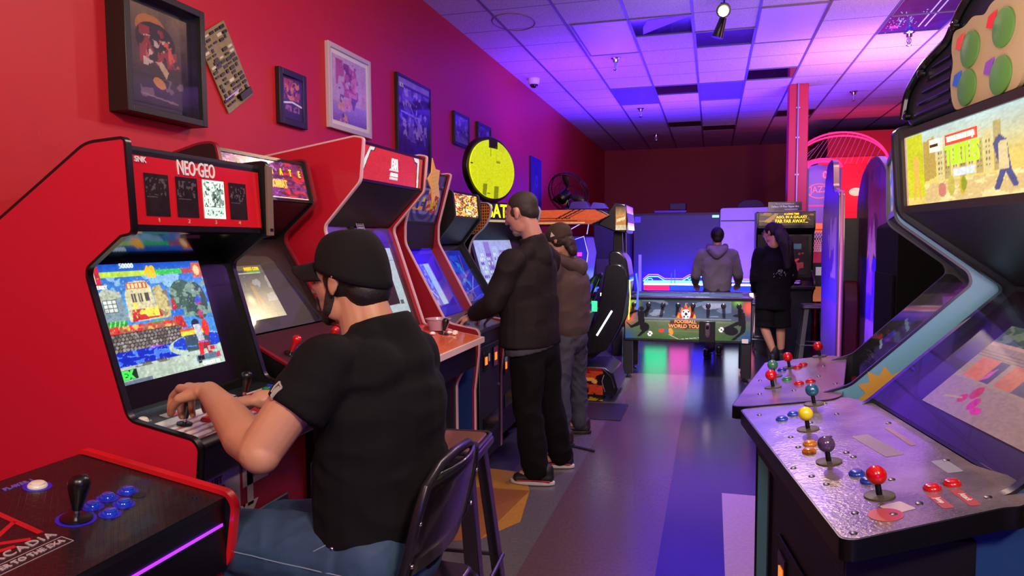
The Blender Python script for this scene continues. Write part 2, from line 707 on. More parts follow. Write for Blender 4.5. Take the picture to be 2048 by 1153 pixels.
M_diff = mat('milky_diffuser', '#d8d2e6', 0.35)
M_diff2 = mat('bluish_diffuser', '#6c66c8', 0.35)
M_mirror = mat('dark_mirror_tile', '#1d1630', 0.08, coat=1.0, var=0.6, scale=4)
M_mirror2 = mat('smoky_mirror_tile', '#43305c', 0.14, coat=0.8, var=0.5, scale=5)
M_starry = mat('night_sky_tile', '#1a2c6a', 0.25, coat=0.2, var=0.9, scale=7)
M_rust = mat('dark_rust_tile', '#3a1418', 0.5)
ceil_panel('light_panel', 'light panel', 'square milky light panel left of the dark blue mirrored tile', -2 + 0.06, -1, 1, 3, M_diff)
ceil_panel('light_panel', 'light panel', 'square milky light panel just right of the track light', 1, 2, 1, 3, M_diff)
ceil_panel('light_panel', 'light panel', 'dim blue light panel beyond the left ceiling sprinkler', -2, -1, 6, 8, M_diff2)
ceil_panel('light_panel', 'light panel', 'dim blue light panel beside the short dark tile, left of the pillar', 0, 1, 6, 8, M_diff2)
mb = ceil_panel('mirror_tile', 'ceiling tile', 'dark glossy ceiling tile with a bright blue streak', -1, 0, 1, 2, M_mirror)
x0, x1, y0, y1 = cell(-1, 0, 1, 2)
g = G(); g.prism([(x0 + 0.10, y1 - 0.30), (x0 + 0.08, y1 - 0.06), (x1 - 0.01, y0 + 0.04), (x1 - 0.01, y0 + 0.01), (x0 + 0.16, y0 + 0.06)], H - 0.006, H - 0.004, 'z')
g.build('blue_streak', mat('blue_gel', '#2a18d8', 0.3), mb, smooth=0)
ceil_panel('mirror_tile', 'ceiling tile', 'smoky purple glossy ceiling tile directly behind the track light', 0, 1, 2, 3, M_mirror2)
ceil_panel('mirror_tile', 'ceiling tile', 'dark maroon glossy ceiling tile in the blue lit area', -1, 0, 6, 7, M_mirror)
ceil_panel('mirror_tile', 'ceiling tile', 'dark purple glossy ceiling tile just in front of the red pillar', 1, 2, 5, 6, M_mirror)
ceil_panel('rust_tile', 'ceiling tile', 'thin rust brown ceiling tile furthest left at the far end', -1, 0, 11, 12, M_rust)
ceil_panel('rust_tile', 'ceiling tile', 'thin rust brown ceiling tile between the other two at the far end', 0, 1, 12, 13, M_rust)
ceil_panel('rust_tile', 'ceiling tile', 'thin rust brown ceiling tile beside the red pillar', 2, 3, 10, 11, M_rust)
st = ceil_panel('starry_tile', 'ceiling tile', 'large starry blue ceiling panel at the top right', 3, 4, 1, 3, M_starry)
x0, x1, y0, y1 = cell(3, 4, 1, 3)
rnd = random.Random(3)
g = G()
for k in range(70):
    sx, sy = rnd.gauss(x0 + 0.14, 0.07), rnd.gauss(y1 - 0.35, 0.15)
    if x0 < sx < x1 and y0 < sy < y1:
        g.box(sx - 0.004, sx + 0.004, sy - 0.005, sy + 0.005, H - 0.007, H - 0.005)
for t in (0.30, 0.36):
    g.slab((x0 + t, y0 + 0.05, H - 0.006), (0.012, 0, 0), (0.03, 1.0, 0), (0, 0, 0.002))
g.build('stars', mat('star_white', '#c8d0ff', 0.4, emit='#b8c8ff', es=0.5), st, smooth=0)
g = G(); g.box(x0 + 0.07, x0 + 0.14, y1 - 0.24, y1 - 0.16, H - 0.007, H - 0.005)
g.build('pink_glow', mat('pink_spot', '#ff2a80', 0.4, es=1.2), st, smooth=0)
g = G(); g.box(x0 - 0.01, x1 + 0.01, y0 + TY - 0.03, y0 + TY, H - 0.012, H)
g.build('crossbar', M_tbar, st, smooth=0)

# water stain ring on a tile near the left wall
g = G()
ring = [(-1.86 + 0.2 * math.cos(t), 6.72 + 0.27 * math.sin(t), H - 0.001) for t in [2 * math.pi * i / 28 for i in range(28)]]
g.tube(ring, 0.006, 5, closed=True)
o = g.build('water_stain', mat('stain_brown', '#7c6a78', 0.9)); tag(o, 'faint ring shaped water stain on a ceiling tile by the left wall', 'stain')

# floor: strips of vinyl tile
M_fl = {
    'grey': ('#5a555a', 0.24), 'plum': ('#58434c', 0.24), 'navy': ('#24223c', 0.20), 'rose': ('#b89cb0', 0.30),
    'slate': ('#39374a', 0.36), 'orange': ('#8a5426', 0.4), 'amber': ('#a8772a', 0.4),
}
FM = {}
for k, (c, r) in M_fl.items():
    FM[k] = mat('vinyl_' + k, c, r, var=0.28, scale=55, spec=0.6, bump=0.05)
g = G()
names = list(FM)
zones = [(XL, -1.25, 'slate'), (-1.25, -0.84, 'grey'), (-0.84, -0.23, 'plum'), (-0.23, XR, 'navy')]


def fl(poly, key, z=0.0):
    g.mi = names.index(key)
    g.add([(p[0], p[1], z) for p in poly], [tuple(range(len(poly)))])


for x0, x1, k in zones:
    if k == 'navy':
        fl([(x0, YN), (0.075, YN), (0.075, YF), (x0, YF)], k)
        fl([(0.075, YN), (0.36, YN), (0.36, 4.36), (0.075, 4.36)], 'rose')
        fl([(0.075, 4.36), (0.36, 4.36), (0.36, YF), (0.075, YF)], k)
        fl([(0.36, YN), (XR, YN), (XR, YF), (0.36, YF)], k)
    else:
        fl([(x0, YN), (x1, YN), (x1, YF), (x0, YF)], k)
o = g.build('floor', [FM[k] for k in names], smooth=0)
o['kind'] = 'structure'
g = G(); g.add([(-1.9, 3.0, 0.0015), (-1.12, 3.35, 0.0015), (-1.05, 4.10, 0.0015), (-1.9, 4.05, 0.0015)], [(0, 1, 2, 3)])
structure('trim_2', g, FM['orange'], smooth=0)
g = G(); g.add([(-1.9, 4.05, 0.0015), (-1.05, 4.10, 0.0015), (-1.17, 4.42, 0.0015), (-1.9, 4.5, 0.0015)], [(0, 1, 2, 3)])
structure('trim_3', g, FM['amber'], smooth=0)
g = G(); g.add([(-1.12, 3.35, 0.0015), (-0.98, 3.62, 0.0015), (-1.05, 4.10, 0.0015)], [(0, 1, 2)])
structure('trim_4', g, FM['amber'], smooth=0)

# red pillar with its conduit
g = G(); g.box(0.985, 1.235, 10.45, 10.70, 0, H)
g.build('pillar', M_wallred, bevel=0.008)
bpy.data.objects['pillar']['kind'] = 'structure'
g = G(); g.tube([(1.10, 10.43, H), (1.10, 10.43, 1.95)], 0.013)
for z in (3.3, 2.9, 2.4):
    g.box(1.075, 1.125, 10.43, 10.455, z - 0.01, z + 0.01)
o = g.build('conduit', mat('conduit_grey', '#a9a2aa', 0.4, metal=0.6)); tag(o, 'thin grey metal conduit running down the front of the red pillar', 'pipe')

# small ceiling fittings
sprs = [((-1.095, 8.35), 'chrome ceiling sprinkler below the left milky light panel'), ((1.906, 8.2), 'chrome ceiling sprinkler below the starry blue panel'),
        ((-1.12, 11.6), 'chrome ceiling sprinkler in the blue lit part of the ceiling'), ((1.914, 11.2), 'chrome ceiling sprinkler to the right of the red pillar'),
        ((-1.094, 14.5), 'chrome ceiling sprinkler furthest away, near the back wall')]
for i, ((x, y), lb) in enumerate(sprs):
    t = thing('sprinkler', lb, 'sprinkler', (x, y, H), group='chrome ceiling sprinklers')
    g = G(); g.lathe((0, 0, 0), (0, 0, -1), [(0.055, 0), (0.055, 0.008), (0.035, 0.02), (0.03, 0.05)])
    g.build('escutcheon', M_chrome, t)
    g = G(); g.cyl((0, 0, -0.05), (0, 0, -0.12), 0.012); g.tube([(0.014, 0, -0.06), (0.022, 0, -0.09), (0.006, 0, -0.13)], 0.004); g.tube([(-0.014, 0, -0.06), (-0.022, 0, -0.09), (-0.006, 0, -0.13)], 0.004)
    g.lathe((0, 0, -0.13), (0, 0, -1), [(0.028, 0), (0.028, 0.004), (0.004, 0.02)])
    g.build('head', M_chrome, t)
t = thing('security_camera', 'small white dome camera where the left wall meets the ceiling', 'camera', (-2.25, 9.1, H))
g = G(); g.lathe((0, 0, 0), (0, 0, -1), [(0.075, 0), (0.075, 0.05), (0.06, 0.075)]); g.build('housing', M_white, t)
g = G(); g.ell((0, 0, -0.075), (0.055, 0.055, 0.045)); g.build('dome', M_blackgloss, t)
# track light
t = thing('track_light', 'black twin head track light with one glowing warm bulb', 'ceiling lamp', (0.075, 6.42, H))
g = G(); g.box(-0.012, 0.012, -0.5, 0.25, -0.03, 0); g.build('track', M_blackplastic, t)
g = G(); g.cyl((0, 0, -0.03), (0, 0, -0.12), 0.008)
g.lathe((0, 0.03, -0.14), (-0.1, -1, -0.5), [(0.045, -0.05), (0.055, 0.0), (0.06, 0.06)]); g.build('lamp_head', M_blackplastic, t)
g = G(); g.ell((-0.006, -0.035, -0.175), 0.042); g.build('bulb', M_lamp, t)
g = G(); g.cyl((-0.02, 0.2, -0.03), (-0.02, 0.2, -0.14), 0.008); g.lathe((-0.03, 0.2, -0.25), (-0.3, 0.1, -1), [(0.03, -0.09), (0.04, 0.0), (0.05, 0.08)]); g.build('lamp_head', M_blackplastic, t)
for (x, y, lb) in [(2.35, 13.6, 'small bright spotlight above the arched hoop game')]:
    t = thing('spotlight', lb, 'ceiling lamp', (x, y, 3.36))
    g = G(); g.cyl((0, 0, 0), (0, 0, -0.12), 0.012); g.lathe((0, 0, -0.2), (0.2, -0.5, -1), [(0.05, -0.1), (0.06, 0), (0.065, 0.07)]); g.build('lamp_head', M_blackplastic, t)
    g = G(); g.ell((0.02, -0.06, -0.24), 0.055); g.build('bulb', mat('cool_lamp_glow', '#eef0ff', 0.4, es=20), t)

# ================================================================ things on the left wall


def frame_art(name, label, y0, y1, z0, z1, depth, fw, fm, pic, mat_c=None, glass=True, tilt=0.0, cat='picture'):
    t = thing(name, label, cat, (XL, (y0 + y1) / 2, (z0 + z1) / 2))
    hw, hh = (y1 - y0) / 2, (z1 - z0) / 2
    g = G()
    g.box(0, depth, -hw, -hw + fw, -hh, hh)
    g.box(0, depth, hw - fw, hw, -hh, hh)
    g.box(0, depth, -hw + fw, hw - fw, hh - fw, hh)
    g.box(0, depth, -hw + fw, hw - fw, -hh, -hh + fw)
    g.build('frame', fm, t, bevel=0.003)
    inn = depth * 0.45 if depth > 0.04 else depth * 0.6
    g = G(); g.box(0.001, inn - 0.002, -hw + fw * 0.9, hw - fw * 0.9, -hh + fw * 0.9, hh - fw * 0.9)
    g.build('backing_board', mat_c or M_blackplastic, t)
    if pic:
        mg = 0.03 if mat_c or depth > 0.04 else 0.0
        a, bb = hw - fw - mg, hh - fw - mg
        pic.build('print', (inn, -a, -bb), (0, 2 * a, 0), (0, 0, 2 * bb), M_print, t)
    if glass:
        g = G(); g.box(depth * 0.85, depth * 0.85 + 0.002, -hw + fw, hw - fw, -hh + fw, hh - fw)
        g.build('glass', M_glass, t)
    return t


M_frblack = mat('black_frame', '#141310', 0.4)
# deep black shadow box with a montage poster
p = Pic(0.42, 0.6, '#2a2226', 130)
p.vgrad(0.5, 1, '#3a2f33', '#6e5a48').vgrad(0, 0.5, '#1c1626', '#3a2f33').mottle(5, 2, 0.5, 1.4)
p.ell(0.38, 0.80, 0.24, 0.13, '#a86a30', 0.9).ell(0.44, 0.70, 0.30, 0.16, '#30262a', 1).ell(0.46, 0.66, 0.32, 0.2, '#221c22')
p.blotch(9, 5, 0.60, '#8a2a30', 0.9, 0.2, 0.42, 0.8, 0.8).blotch(11, 6, 0.60, '#b8a8a0', 0.9, 0.25, 0.40, 0.7, 0.72).blotch(13, 8, 0.66, '#c05040', 0.9, 0.3, 0.45, 0.85, 0.7)
p.poly([(0.44, 0.46), (0.56, 0.47), (0.66, 0.38), (0.62, 0.30), (0.5, 0.42)], '#b09a80').ell(0.5, 0.24, 0.11, 0.05, '#b07830', 1, -0.5).blotch(8, 12, 0.62, '#6d5a66', 0.8, 0.1, 0.05, 0.9, 0.3)
p.line((0.2, 0.10), (0.8, 0.06), 0.005, '#806a70', 0.8)
frame_art('shadow_box_picture', 'large deep black shadow box frame with a dark montage poster', 2.46, 2.95, 2.075, 2.62, 0.10, 0.032, M_frblack, p)
# arcade circuit board hung diagonally
t = thing('circuit_board', 'tan arcade circuit board hung diagonally on the red wall', 'circuit board', (XL, 3.215, 2.43))
R_ = Matrix.Rotation(math.radians(-24), 4, 'X')
bd = G(); bd.box(0.006, 0.012, -0.115, 0.115, -0.235, 0.235)
bd.build('board', mat('tan_circuit_board', '#8f8058', 0.45, var=0.35, scale=40), t)
rnd = random.Random(11)
chips, silver = G(), G()
for r in range(15):
    for c_ in range(5):
        y = -0.095 + 0.044 * c_ + rnd.uniform(-0.004, 0.004); z = 0.21 - 0.0285 * r + rnd.uniform(-0.003, 0.003)
        if rnd.random() < 0.16:
            continue
        w, hgt = rnd.choice([(0.016, 0.007), (0.014, 0.005), (0.008, 0.010), (0.018, 0.009)])
        sv = rnd.random() < 0.14
        if sv:
            silver = G()
        (silver if sv else chips).box(0.012, 0.012 + rnd.uniform(0.003, 0.009), y - w, y + w, z - hgt, z + hgt)
        if sv:
            silver.build('connector', mat('pale_connector', '#cfc9b4', 0.35), t)
chips.box(0.012, 0.018, -0.08, -0.035, 0.02, 0.065); chips.box(0.012, 0.03, 0.0, 0.10, -0.215, -0.175)
chips.build('chip', mat('chip_black', '#15140f', 0.35), t)
g = G()
for k in range(10):
    g.cyl((0.012, -0.1 + 0.012 * k, -0.15 - 0.0 * k), (0.02, -0.1 + 0.012 * k, -0.15), 0.0045)
g.build('capacitor', M_chrome, t)
t.rotation_euler = (math.radians(34), 0, 0)
t.scale = (1, 1.08, 0.86)
# small black framed print
p = Pic(0.2, 0.28, '#1a1440', 90); p.blotch(8, 3, 0.45, '#a03048', 0.9, 0.1, 0.45, 0.9, 0.95).blotch(10, 4, 0.58, '#d07a48', 0.9, 0.15, 0.45, 0.85, 0.9).line((0.05, 0.36), (0.5, 0.42), 0.006, '#e0dce8').line((0.5, 0.42), (0.95, 0.36), 0.006, '#e0dce8').blotch(12, 7, 0.5, '#a05898', 0.9, 0.15, 0.18, 0.85, 0.33)
frame_art('small_black_framed_print', 'small black framed print between the circuit board and the white framed poster', 3.66, 3.95, 2.215, 2.54, 0.03, 0.038, M_frblack, p)
# tall white framed art
p = Pic(0.5, 0.55, '#c8a8d0', 130)
p.mottle(4, 21, 0.75, 1.15).vgrad(0, 0.3, '#7a58c0', '#a890d8').blotch(5, 22, 0.5, '#b03a78', 0.85, 0.1, 0.4, 0.75, 0.95).blotch(7, 23, 0.56, '#6e2a5a', 0.9, 0.1, 0.5, 0.55, 0.92).blotch(9, 24, 0.6, '#d888b8', 0.8, 0.3, 0.2, 0.95, 0.8).blotch(5, 25, 0.52, '#5a2aa0', 0.85, 0.2, 0.05, 0.85, 0.42).blotch(8, 26, 0.62, '#e0a080', 0.8, 0.0, 0.0, 0.5, 0.3)
frame_art('white_framed_poster', 'tall white framed poster of pink and purple painted art', 4.22, 4.82, 2.275, 2.835, 0.03, 0.032, mat('white_frame', '#c4b4bc', 0.4), p, mat_c=M_white)
# large black framed poster with a pale top strip
p = Pic(0.6, 0.8, '#2c1c70', 140)
p.rect(0, 0.93, 1, 1, '#8a80b0').mottle(6, 31, 0.6, 1.4).blotch(9, 32, 0.56, '#6a60c8', 0.8, 0, 0.3, 1, 0.9).blotch(14, 33, 0.62, '#b8a8e0', 0.8, 0.1, 0.35, 0.9, 0.9).blotch(10, 34, 0.5, '#1a0e30', 0.9, 0, 0, 1, 0.32).line((0.1, 0.62), (0.7, 0.60), 0.01, '#9a90d8').line((0.35, 0.72), (0.75, 0.42), 0.01, '#8a78d0')
bp = frame_art('large_black_framed_poster', 'large black framed blue poster with a pale strip along its top', 5.28, 5.98, 2.12, 2.87, 0.03, 0.022, M_frblack, p)
text('lettering', 'KIDS', 0.05, (0.021, -0.27, 0.29), (0, 1, 0), (0, 0, 1), M_letterwhite, bp)
for (a, b_, z0, z1, sd, lb) in [(6.58, 7.03, 2.47, 2.79, 41, 'small dark framed print, left one of the pair above the yellow oval sign'), (7.30, 7.78, 2.33, 2.80, 45, 'small dark framed print partly hidden by the top of the yellow oval sign')]:
    p = Pic(b_ - a, z1 - z0, '#5040a0', 80); p.mottle(5, sd, 0.6, 1.4).blotch(9, sd + 1, 0.55, '#a090c8', 0.8).blotch(8, sd + 2, 0.6, '#3a2060', 0.9).rect(0, 0, 1, 0.25, '#9080a0', 0.5)
    frame_art('small_dark_framed_print', lb, a, b_, z0, z1, 0.03, 0.03, M_frblack, p)
# blue banner
p = Pic(0.4, 1.6, '#24206a', 120); p.mottle(8, 51, 0.7, 1.3)
for k in range(4):
    cy = 0.80 - 0.17 * k
    p.ell(0.5, cy, 0.15, 0.05, '#5a58b0', 0.8).ell(0.5, cy, 0.11, 0.036, '#24206a')
t = thing('blue_banner', 'narrow dark blue vertical banner on the red wall left of the fan', 'banner', (XL, 9.95, 1.9))
g = G(); g.box(0.001, 0.02, -0.32, 0.32, -0.85, 0.80); g.build('backing_board', mat('banner_blue', '#1c1a55', 0.6), t)
p.build('print', (0.022, -0.31, -0.84), (0, 0.62, 0), (0, 0, 1.63), M_print, t)

# ================================================================ arcade cabinets of the left row
# every cabinet is built in its own frame: +X is the way it faces, Y runs along its width, Z is up


def P3(p, y):
    return (p[0], y, p[1])


def along(a, b, t, off=0.0):
    # point at distance t along profile segment a->b, moved off outwards (towards the player)
    a, b = Vector(a), Vector(b)
    e = (b - a).normalized()
    n = Vector((-e.y, e.x))
    if n.x < 0:
        n = -n
    q = a + e * t + n * off
    return (q.x, q.y)


def seg_frame(a, b):
    e = (Vector(b) - Vector(a)).normalized()
    n = Vector((-e.y, e.x))
    if n.x < 0:
        n = -n
    return e, n


def side_panels(t, prof, y0, y1, th, msides, mmold, front, rads=0.03, mt=0.004, names=('side_panel', 'side_panel')):
    pr = rounded(prof, rads)
    for k, (a, b_) in enumerate(((y0, y0 + th), (y1 - th, y1))):
        g = G(); g.prism(pr, a, b_, 'y')
        o = g.build(names[k], msides[k] if isinstance(msides, (list, tuple)) else msides, t)
        g = G(); edge_band(g, pr, a - 0.0008, b_ + 0.0008, mt, closed=True)
        g.build('edge_moulding', mmold, o, smooth=40)


def panel_slab(name, a, b, y0, y1, th, m, t, bevel=0.0):
    e, n = seg_frame(a, b)
    g = G()
    g.slab(P3(a, y0), (b[0] - a[0], 0, b[1] - a[1]), (0, y1 - y0, 0), (-n.x * th, 0, -n.y * th))
    return g.build(name, m, t, bevel=bevel, smooth=0 if not bevel else 35)


def on_seg(a, b, s, y, off):
    q = along(a, b, s, off)
    return (q[0], y, q[1])


def joystick(parent, c, n, ball, stick_h=0.075, disc=0.026, ball_r=0.0175, bat=False, lean=(0, 0, 0), shaft=None, discm=None):
    c = Vector(c); n = Vector(n).normalized()
    j = bpy.data.objects.new('joystick', None); link(j, parent); j.location = c
    j.empty_display_size = 0.02
    d = (n + Vector(lean)).normalized()
    g = G(); g.lathe((0, 0, 0), n, [(disc, 0.0005), (disc, 0.003), (disc * 0.9, 0.004)])
    g.build('dust_cover', discm or M_blackplastic, j)
    if bat:
        g = G(); g.cyl((0, 0, 0), d * stick_h * 0.35, 0.006)
        g.build('shaft', shaft or M_chrome, j)
        g = G(); g.lathe((0, 0, 0), d, [(0.008, stick_h * 0.25), (0.010, stick_h * 0.4), (0.0165, stick_h * 0.78), (0.0185, stick_h * 0.95), (0.0165, stick_h * 1.1), (0.010, stick_h * 1.18), (0.001, stick_h * 1.2)], 20)
        g.build('bat_top', ball, j, smooth=60)
    else:
        g = G(); g.cyl((0, 0, 0), d * stick_h, 0.0065)
        g.build('shaft', shaft or M_chrome, j)
        g = G(); g.ell(d * stick_h, ball_r, nu=20, nv=14)
        g.build('ball_top', ball, j, smooth=60)
    return j


def button(parent, c, n, m, r=0.0165):
    c = Vector(c)
    g = G()
    g.lathe(c, n, [(r, 0), (r * 1.0, 0.004), (r * 0.86, 0.007), (r * 0.78, 0.0065), (r * 0.74, 0.006), (r * 0.72, 0.010), (r * 0.55, 0.0115), (0.0005, 0.011)], 20)
    return g.build('button', m, parent, smooth=50)


def coin_door(t, x, y0, y1, z0, z1, n=2, glow='#ff7a30', shape=True):
    g = G(); g.box(x, x + 0.012, y0, y1, z0, z1)
    d = g.build('coin_door', M_darkgrey, t, bevel=0.006)
    w = (y1 - y0) / n
    for k in range(n):
        cy = y0 + w * (k + 0.5)
        g = G(); g.box(x + 0.012, x + 0.020, cy - w * 0.22, cy + w * 0.22, z1 - 0.16, z1 - 0.03)
        g.build('coin_slot', M_blackgloss, d, bevel=0.002)
        g = G(); g.box(x + 0.020, x + 0.023, cy - w * 0.10, cy + w * 0.10, z1 - 0.12, z1 - 0.07)
        g.build('coin_return', mat('coin_light' + glow, glow, 0.4, es=1.4), d)
    g = G(); g.box(x + 0.012, x + 0.018, y0 + 0.05, y1 - 0.05, z0 + 0.04, z0 + 0.14)
    g.build('return_tray', M_blackgloss, d)
    g = G(); g.cyl((x + 0.012, y1 - 0.03, (z0 + z1) / 2), (x + 0.02, y1 - 0.03, (z0 + z1) / 2), 0.01)
    g.build('lock', M_chrome, d)
    return d


def cab_body(t, y0, y1, pieces, m):
    g = G()
    for a, b, th in pieces:
        e, n = seg_frame(a, b)
        g.slab(P3(a, y0), (b[0] - a[0], 0, b[1] - a[1]), (0, y1 - y0, 0), (-n.x * th, 0, -n.y * th))
    return g.build('body', m, t, smooth=0)


# ---------------------------------------------------------------- NEO GEO cabinet
Y0, Y1 = 1.59, 2.235
t = thing('arcade_cabinet', 'red arcade cabinet with a NEO GEO header of four title cards', 'arcade cabinet', (0, Y0, 0))
W = Y1 - Y0
prof = [(-2.30, 1.40), (-1.99, 1.59), (-1.667, 1.795), (-1.540, 1.803), (-1.527, 1.55), (-1.564, 1.543), (-1.685, 1.455), (-1.690, 1.43), (-1.566, 1.022), (-1.352, 0.982), (-1.335, 0.96), (-1.352, 0.80), (-1.39, 0.72), (-1.39, 0.06), (-2.38, 0.06), (-2.38, 1.0)]
M_redpink = mat('red_cabinet_laminate_sheen', '#c01a34', 0.33, var=0.05, scale=90, bump=0.05, coat=0.25)
side_panels(t, prof, 0, W, 0.018, [M_redpink, M_black], M_blackplastic, None, rads=[0.05, 0.05, 0.03, 0.012, 0.012, 0.0, 0.03, 0.02, 0.03, 0.012, 0.01, 0.01, 0.01, 0.02, 0.02, 0.05], mt=0.008)
yi0, yi1 = 0.018, W - 0.018
mt0, mt1 = (-1.552, 1.780), (-1.541, 1.555)
# header panel
g = G(); g.slab(P3(mt0, yi0), (mt1[0] - mt0[0], 0, mt1[1] - mt0[1]), (0, yi1 - yi0, 0), (-0.02, 0, 0)); g.build('header_box', M_blackplastic, t, smooth=0)
M_mqred = mat('neo_red_print', '#b51420', 0.25, emit='#c01018', es=0.22, coat=0.5)
ha, hb = along(mt0, mt1, 0.014, 0.002), along(mt0, mt1, 0.208, 0.002)
hd = panel_slab('header_panel', ha, hb, yi0 + 0.012, yi1 - 0.022, 0.003, M_mqred, t)
cards = [(0.072, 0.166), (0.195, 0.288), (0.312, 0.414), (0.438, 0.528)]
for k, (a, b_) in enumerate(cards):
    pw, ph = b_ - a, 0.122
    s = Pic(pw, ph, '#221c1e', 56)
    if k == 2:
        s = Pic(pw, ph, '#e8ffe8', 80)
        s.blotch(9, 60, 0.56, '#6a8478', 0.9, 0.04, 0.35, 0.96, 0.98).blotch(16, 61, 0.60, '#20302a', 0.9, 0.04, 0.3, 0.96, 0.95).rect(0.12, 0.08, 0.88, 0.26, '#d0ecd8').line((0.05, 0.3), (0.95, 0.3), 0.001, '#40504a').blotch(20, 62, 0.64, '#30403a', 0.9, 0.1, 0.06, 0.9, 0.24)
        m_ = M_lit2
    else:
        s.mottle(4, 63 + k, 0.6, 1.6).blotch(12, 66 + k, 0.62, '#605a5e', 0.8, 0.05, 0.5, 0.95, 0.9)
        for q in range(7):
            s.line((0.08, 0.12 + 0.055 * q), (0.5 + 0.06 * ((q * 7 + k * 3) % 7), 0.12 + 0.055 * q), 0.0006, '#57525a')
        m_ = M_printgloss
    q = on_seg(mt0, mt1, 0.183, a, 0.0035)
    e, n = seg_frame(mt0, mt1)
    s.build('title_card', q, (0, pw, 0), (-e.x * ph, 0, -e.y * ph), m_, hd)
    text('lettering', str(k + 1), 0.018, on_seg(mt0, mt1, 0.195, (a + b_) / 2, 0.004), (0, 1, 0), (-e.x, 0, -e.y), mat('dim_print', '#c89a90', 0.5), hd)
text('lettering', 'NEO·GEO', 0.062, on_seg(mt0, mt1, 0.035, 0.290, 0.004), (0, 1, 0), (-e.x, 0, -e.y), M_letterwhite, hd, sx=0.62, bold=0.0008)
text('lettering', 'SNK', 0.022, on_seg(mt0, mt1, 0.026, 0.064, 0.004), (0, 1, 0), (-e.x, 0, -e.y), M_letterwhite, hd, bold=0.0006)
# serifs of the header letters
# monitor hood, bezel, screen
bz0, bz1 = (-1.745, 1.475), (-1.622, 1.035)
panel_slab('hood', (-1.60, 1.548), bz0, yi0, yi1, 0.02, M_blackgloss, t); panel_slab('speaker_panel', (-1.541, 1.553), (-1.60, 1.548), yi0, yi1, 0.02, M_blackgloss, t); panel_slab('bezel_lip', bz1, (-1.575, 1.012), yi0, yi1, 0.02, M_blackgloss, t)
panel_slab('bezel', bz0, bz1, yi0, yi1, 0.02, M_blackplastic, t)
sc = Pic(0.46, 0.36, '#3f8fe0', 190)
sc.vgrad(0.55, 1.0, '#58a8e8', '#1a50c0').mottle(5, 70, 0.8, 1.2)
sc.blotch(6, 71, 0.6, '#a8d8f8', 0.6, 0, 0.6, 1, 0.9)
# buildings
sc.poly([(0.0, 0.52), (0.0, 0.72), (0.10, 0.80), (0.22, 0.74), (0.24, 0.52)], '#7f96a0').poly([(0.0, 0.72), (0.10, 0.80), (0.22, 0.76), (0.22, 0.72), (0.02, 0.68)], '#b8c0a8').rect(0.07, 0.60, 0.17, 0.70, '#e0e4d8')
for i in range(4):
    sc.line((0.07 + 0.033 * i, 0.60), (0.07 + 0.033 * i, 0.70), 0.0012, '#50606a'); sc.line((0.07, 0.60 + 0.033 * i), (0.17, 0.60 + 0.033 * i), 0.0012, '#50606a')
sc.poly([(0.24, 0.5), (0.25, 0.74), (0.30, 0.84), (0.44, 0.85), (0.48, 0.78), (0.49, 0.5)], '#d8cfa0').rect(0.28, 0.78, 0.45, 0.83, '#c8643c')
for i in range(5):
    sc.rect(0.29 + 0.032 * i, 0.785, 0.31 + 0.032 * i, 0.825, '#f0d8a0')
for i in range(3):
    sc.rect(0.30 + 0.055 * i, 0.66, 0.335 + 0.055 * i, 0.74, '#58504a').rect(0.315 + 0.055 * i, 0.66, 0.318 + 0.055 * i, 0.74, '#d8c890')
sc.poly([(0.49, 0.5), (0.49, 0.78), (0.56, 0.80), (0.61, 0.66), (0.62, 0.5)], '#c8b878').blotch(18, 72, 0.55, '#8a7a50', 0.9, 0.49, 0.5, 0.61, 0.76)
sc.poly([(0.02, 0.52), (0.0, 0.46), (0.20, 0.46), (0.22, 0.52)], '#2a9a3a')
for i in range(6):
    sc.line((0.02 + 0.035 * i, 0.52), (0.0 + 0.035 * i, 0.46), 0.002, '#8ae070')
sc.poly([(0.28, 0.60), (0.50, 0.60), (0.53, 0.52), (0.26, 0.50)], '#c83028').blotch(14, 73, 0.5, '#f0e050', 1, 0.30, 0.53, 0.50, 0.66).poly([(0.38, 0.48), (0.52, 0.49), (0.54, 0.44), (0.38, 0.44)], '#40b050')
# shrubs
sc.ell(0.76, 0.66, 0.13, 0.17, '#3a6048').ell(0.88, 0.62, 0.10, 0.18, '#2f5240').blotch(22, 74, 0.55, '#7fa088', 0.9, 0.64, 0.48, 1.0, 0.82).blotch(16, 75, 0.6, '#c83a50', 0.9, 0.84, 0.45, 1.0, 0.62).blotch(18, 76, 0.62, '#3050d0', 0.9, 0.80, 0.45, 1, 0.7)
sc.poly([(0.60, 0.40), (0.63, 0.66), (0.65, 0.66), (0.72, 0.38)], '#c8301c').rect(0.60, 0.50, 0.72, 0.56, '#2070d0')
# crowd strip and stone bank, river, sand
sc.rect(0, 0.42, 0.62, 0.47, '#b06048').blotch(26, 77, 0.5, '#f0c060', 0.9, 0, 0.42, 0.62, 0.48).blotch(26, 78, 0.58, '#e02828', 0.9, 0, 0.42, 0.62, 0.48)
sc.rect(0, 0.26, 0.66, 0.42, '#3a3430')
rnd = random.Random(5)
for r in range(5):
    for c_ in range(22):
        sc.ell(0.015 + 0.03 * c_ + 0.012 * (r % 2), 0.40 - 0.03 * r, 0.012, 0.013, rnd.choice(['#8a8278', '#746c62', '#9a948a', '#5e564e']))
sc.rect(0, 0.14, 1, 0.27, '#0828b8').blotch(24, 79, 0.62, '#4a80f8', 0.9, 0, 0.14, 1, 0.27).line((0.34, 0.27), (0.46, 0.265), 0.002, '#b040e0')
sc.rect(0, 0.0, 1, 0.145, '#b8c8b8').mottle(14, 80, 0.75, 1.15, 0, 0, 1, 0.145).blotch(20, 81, 0.6, '#504030', 0.8, 0, 0.125, 1, 0.16)
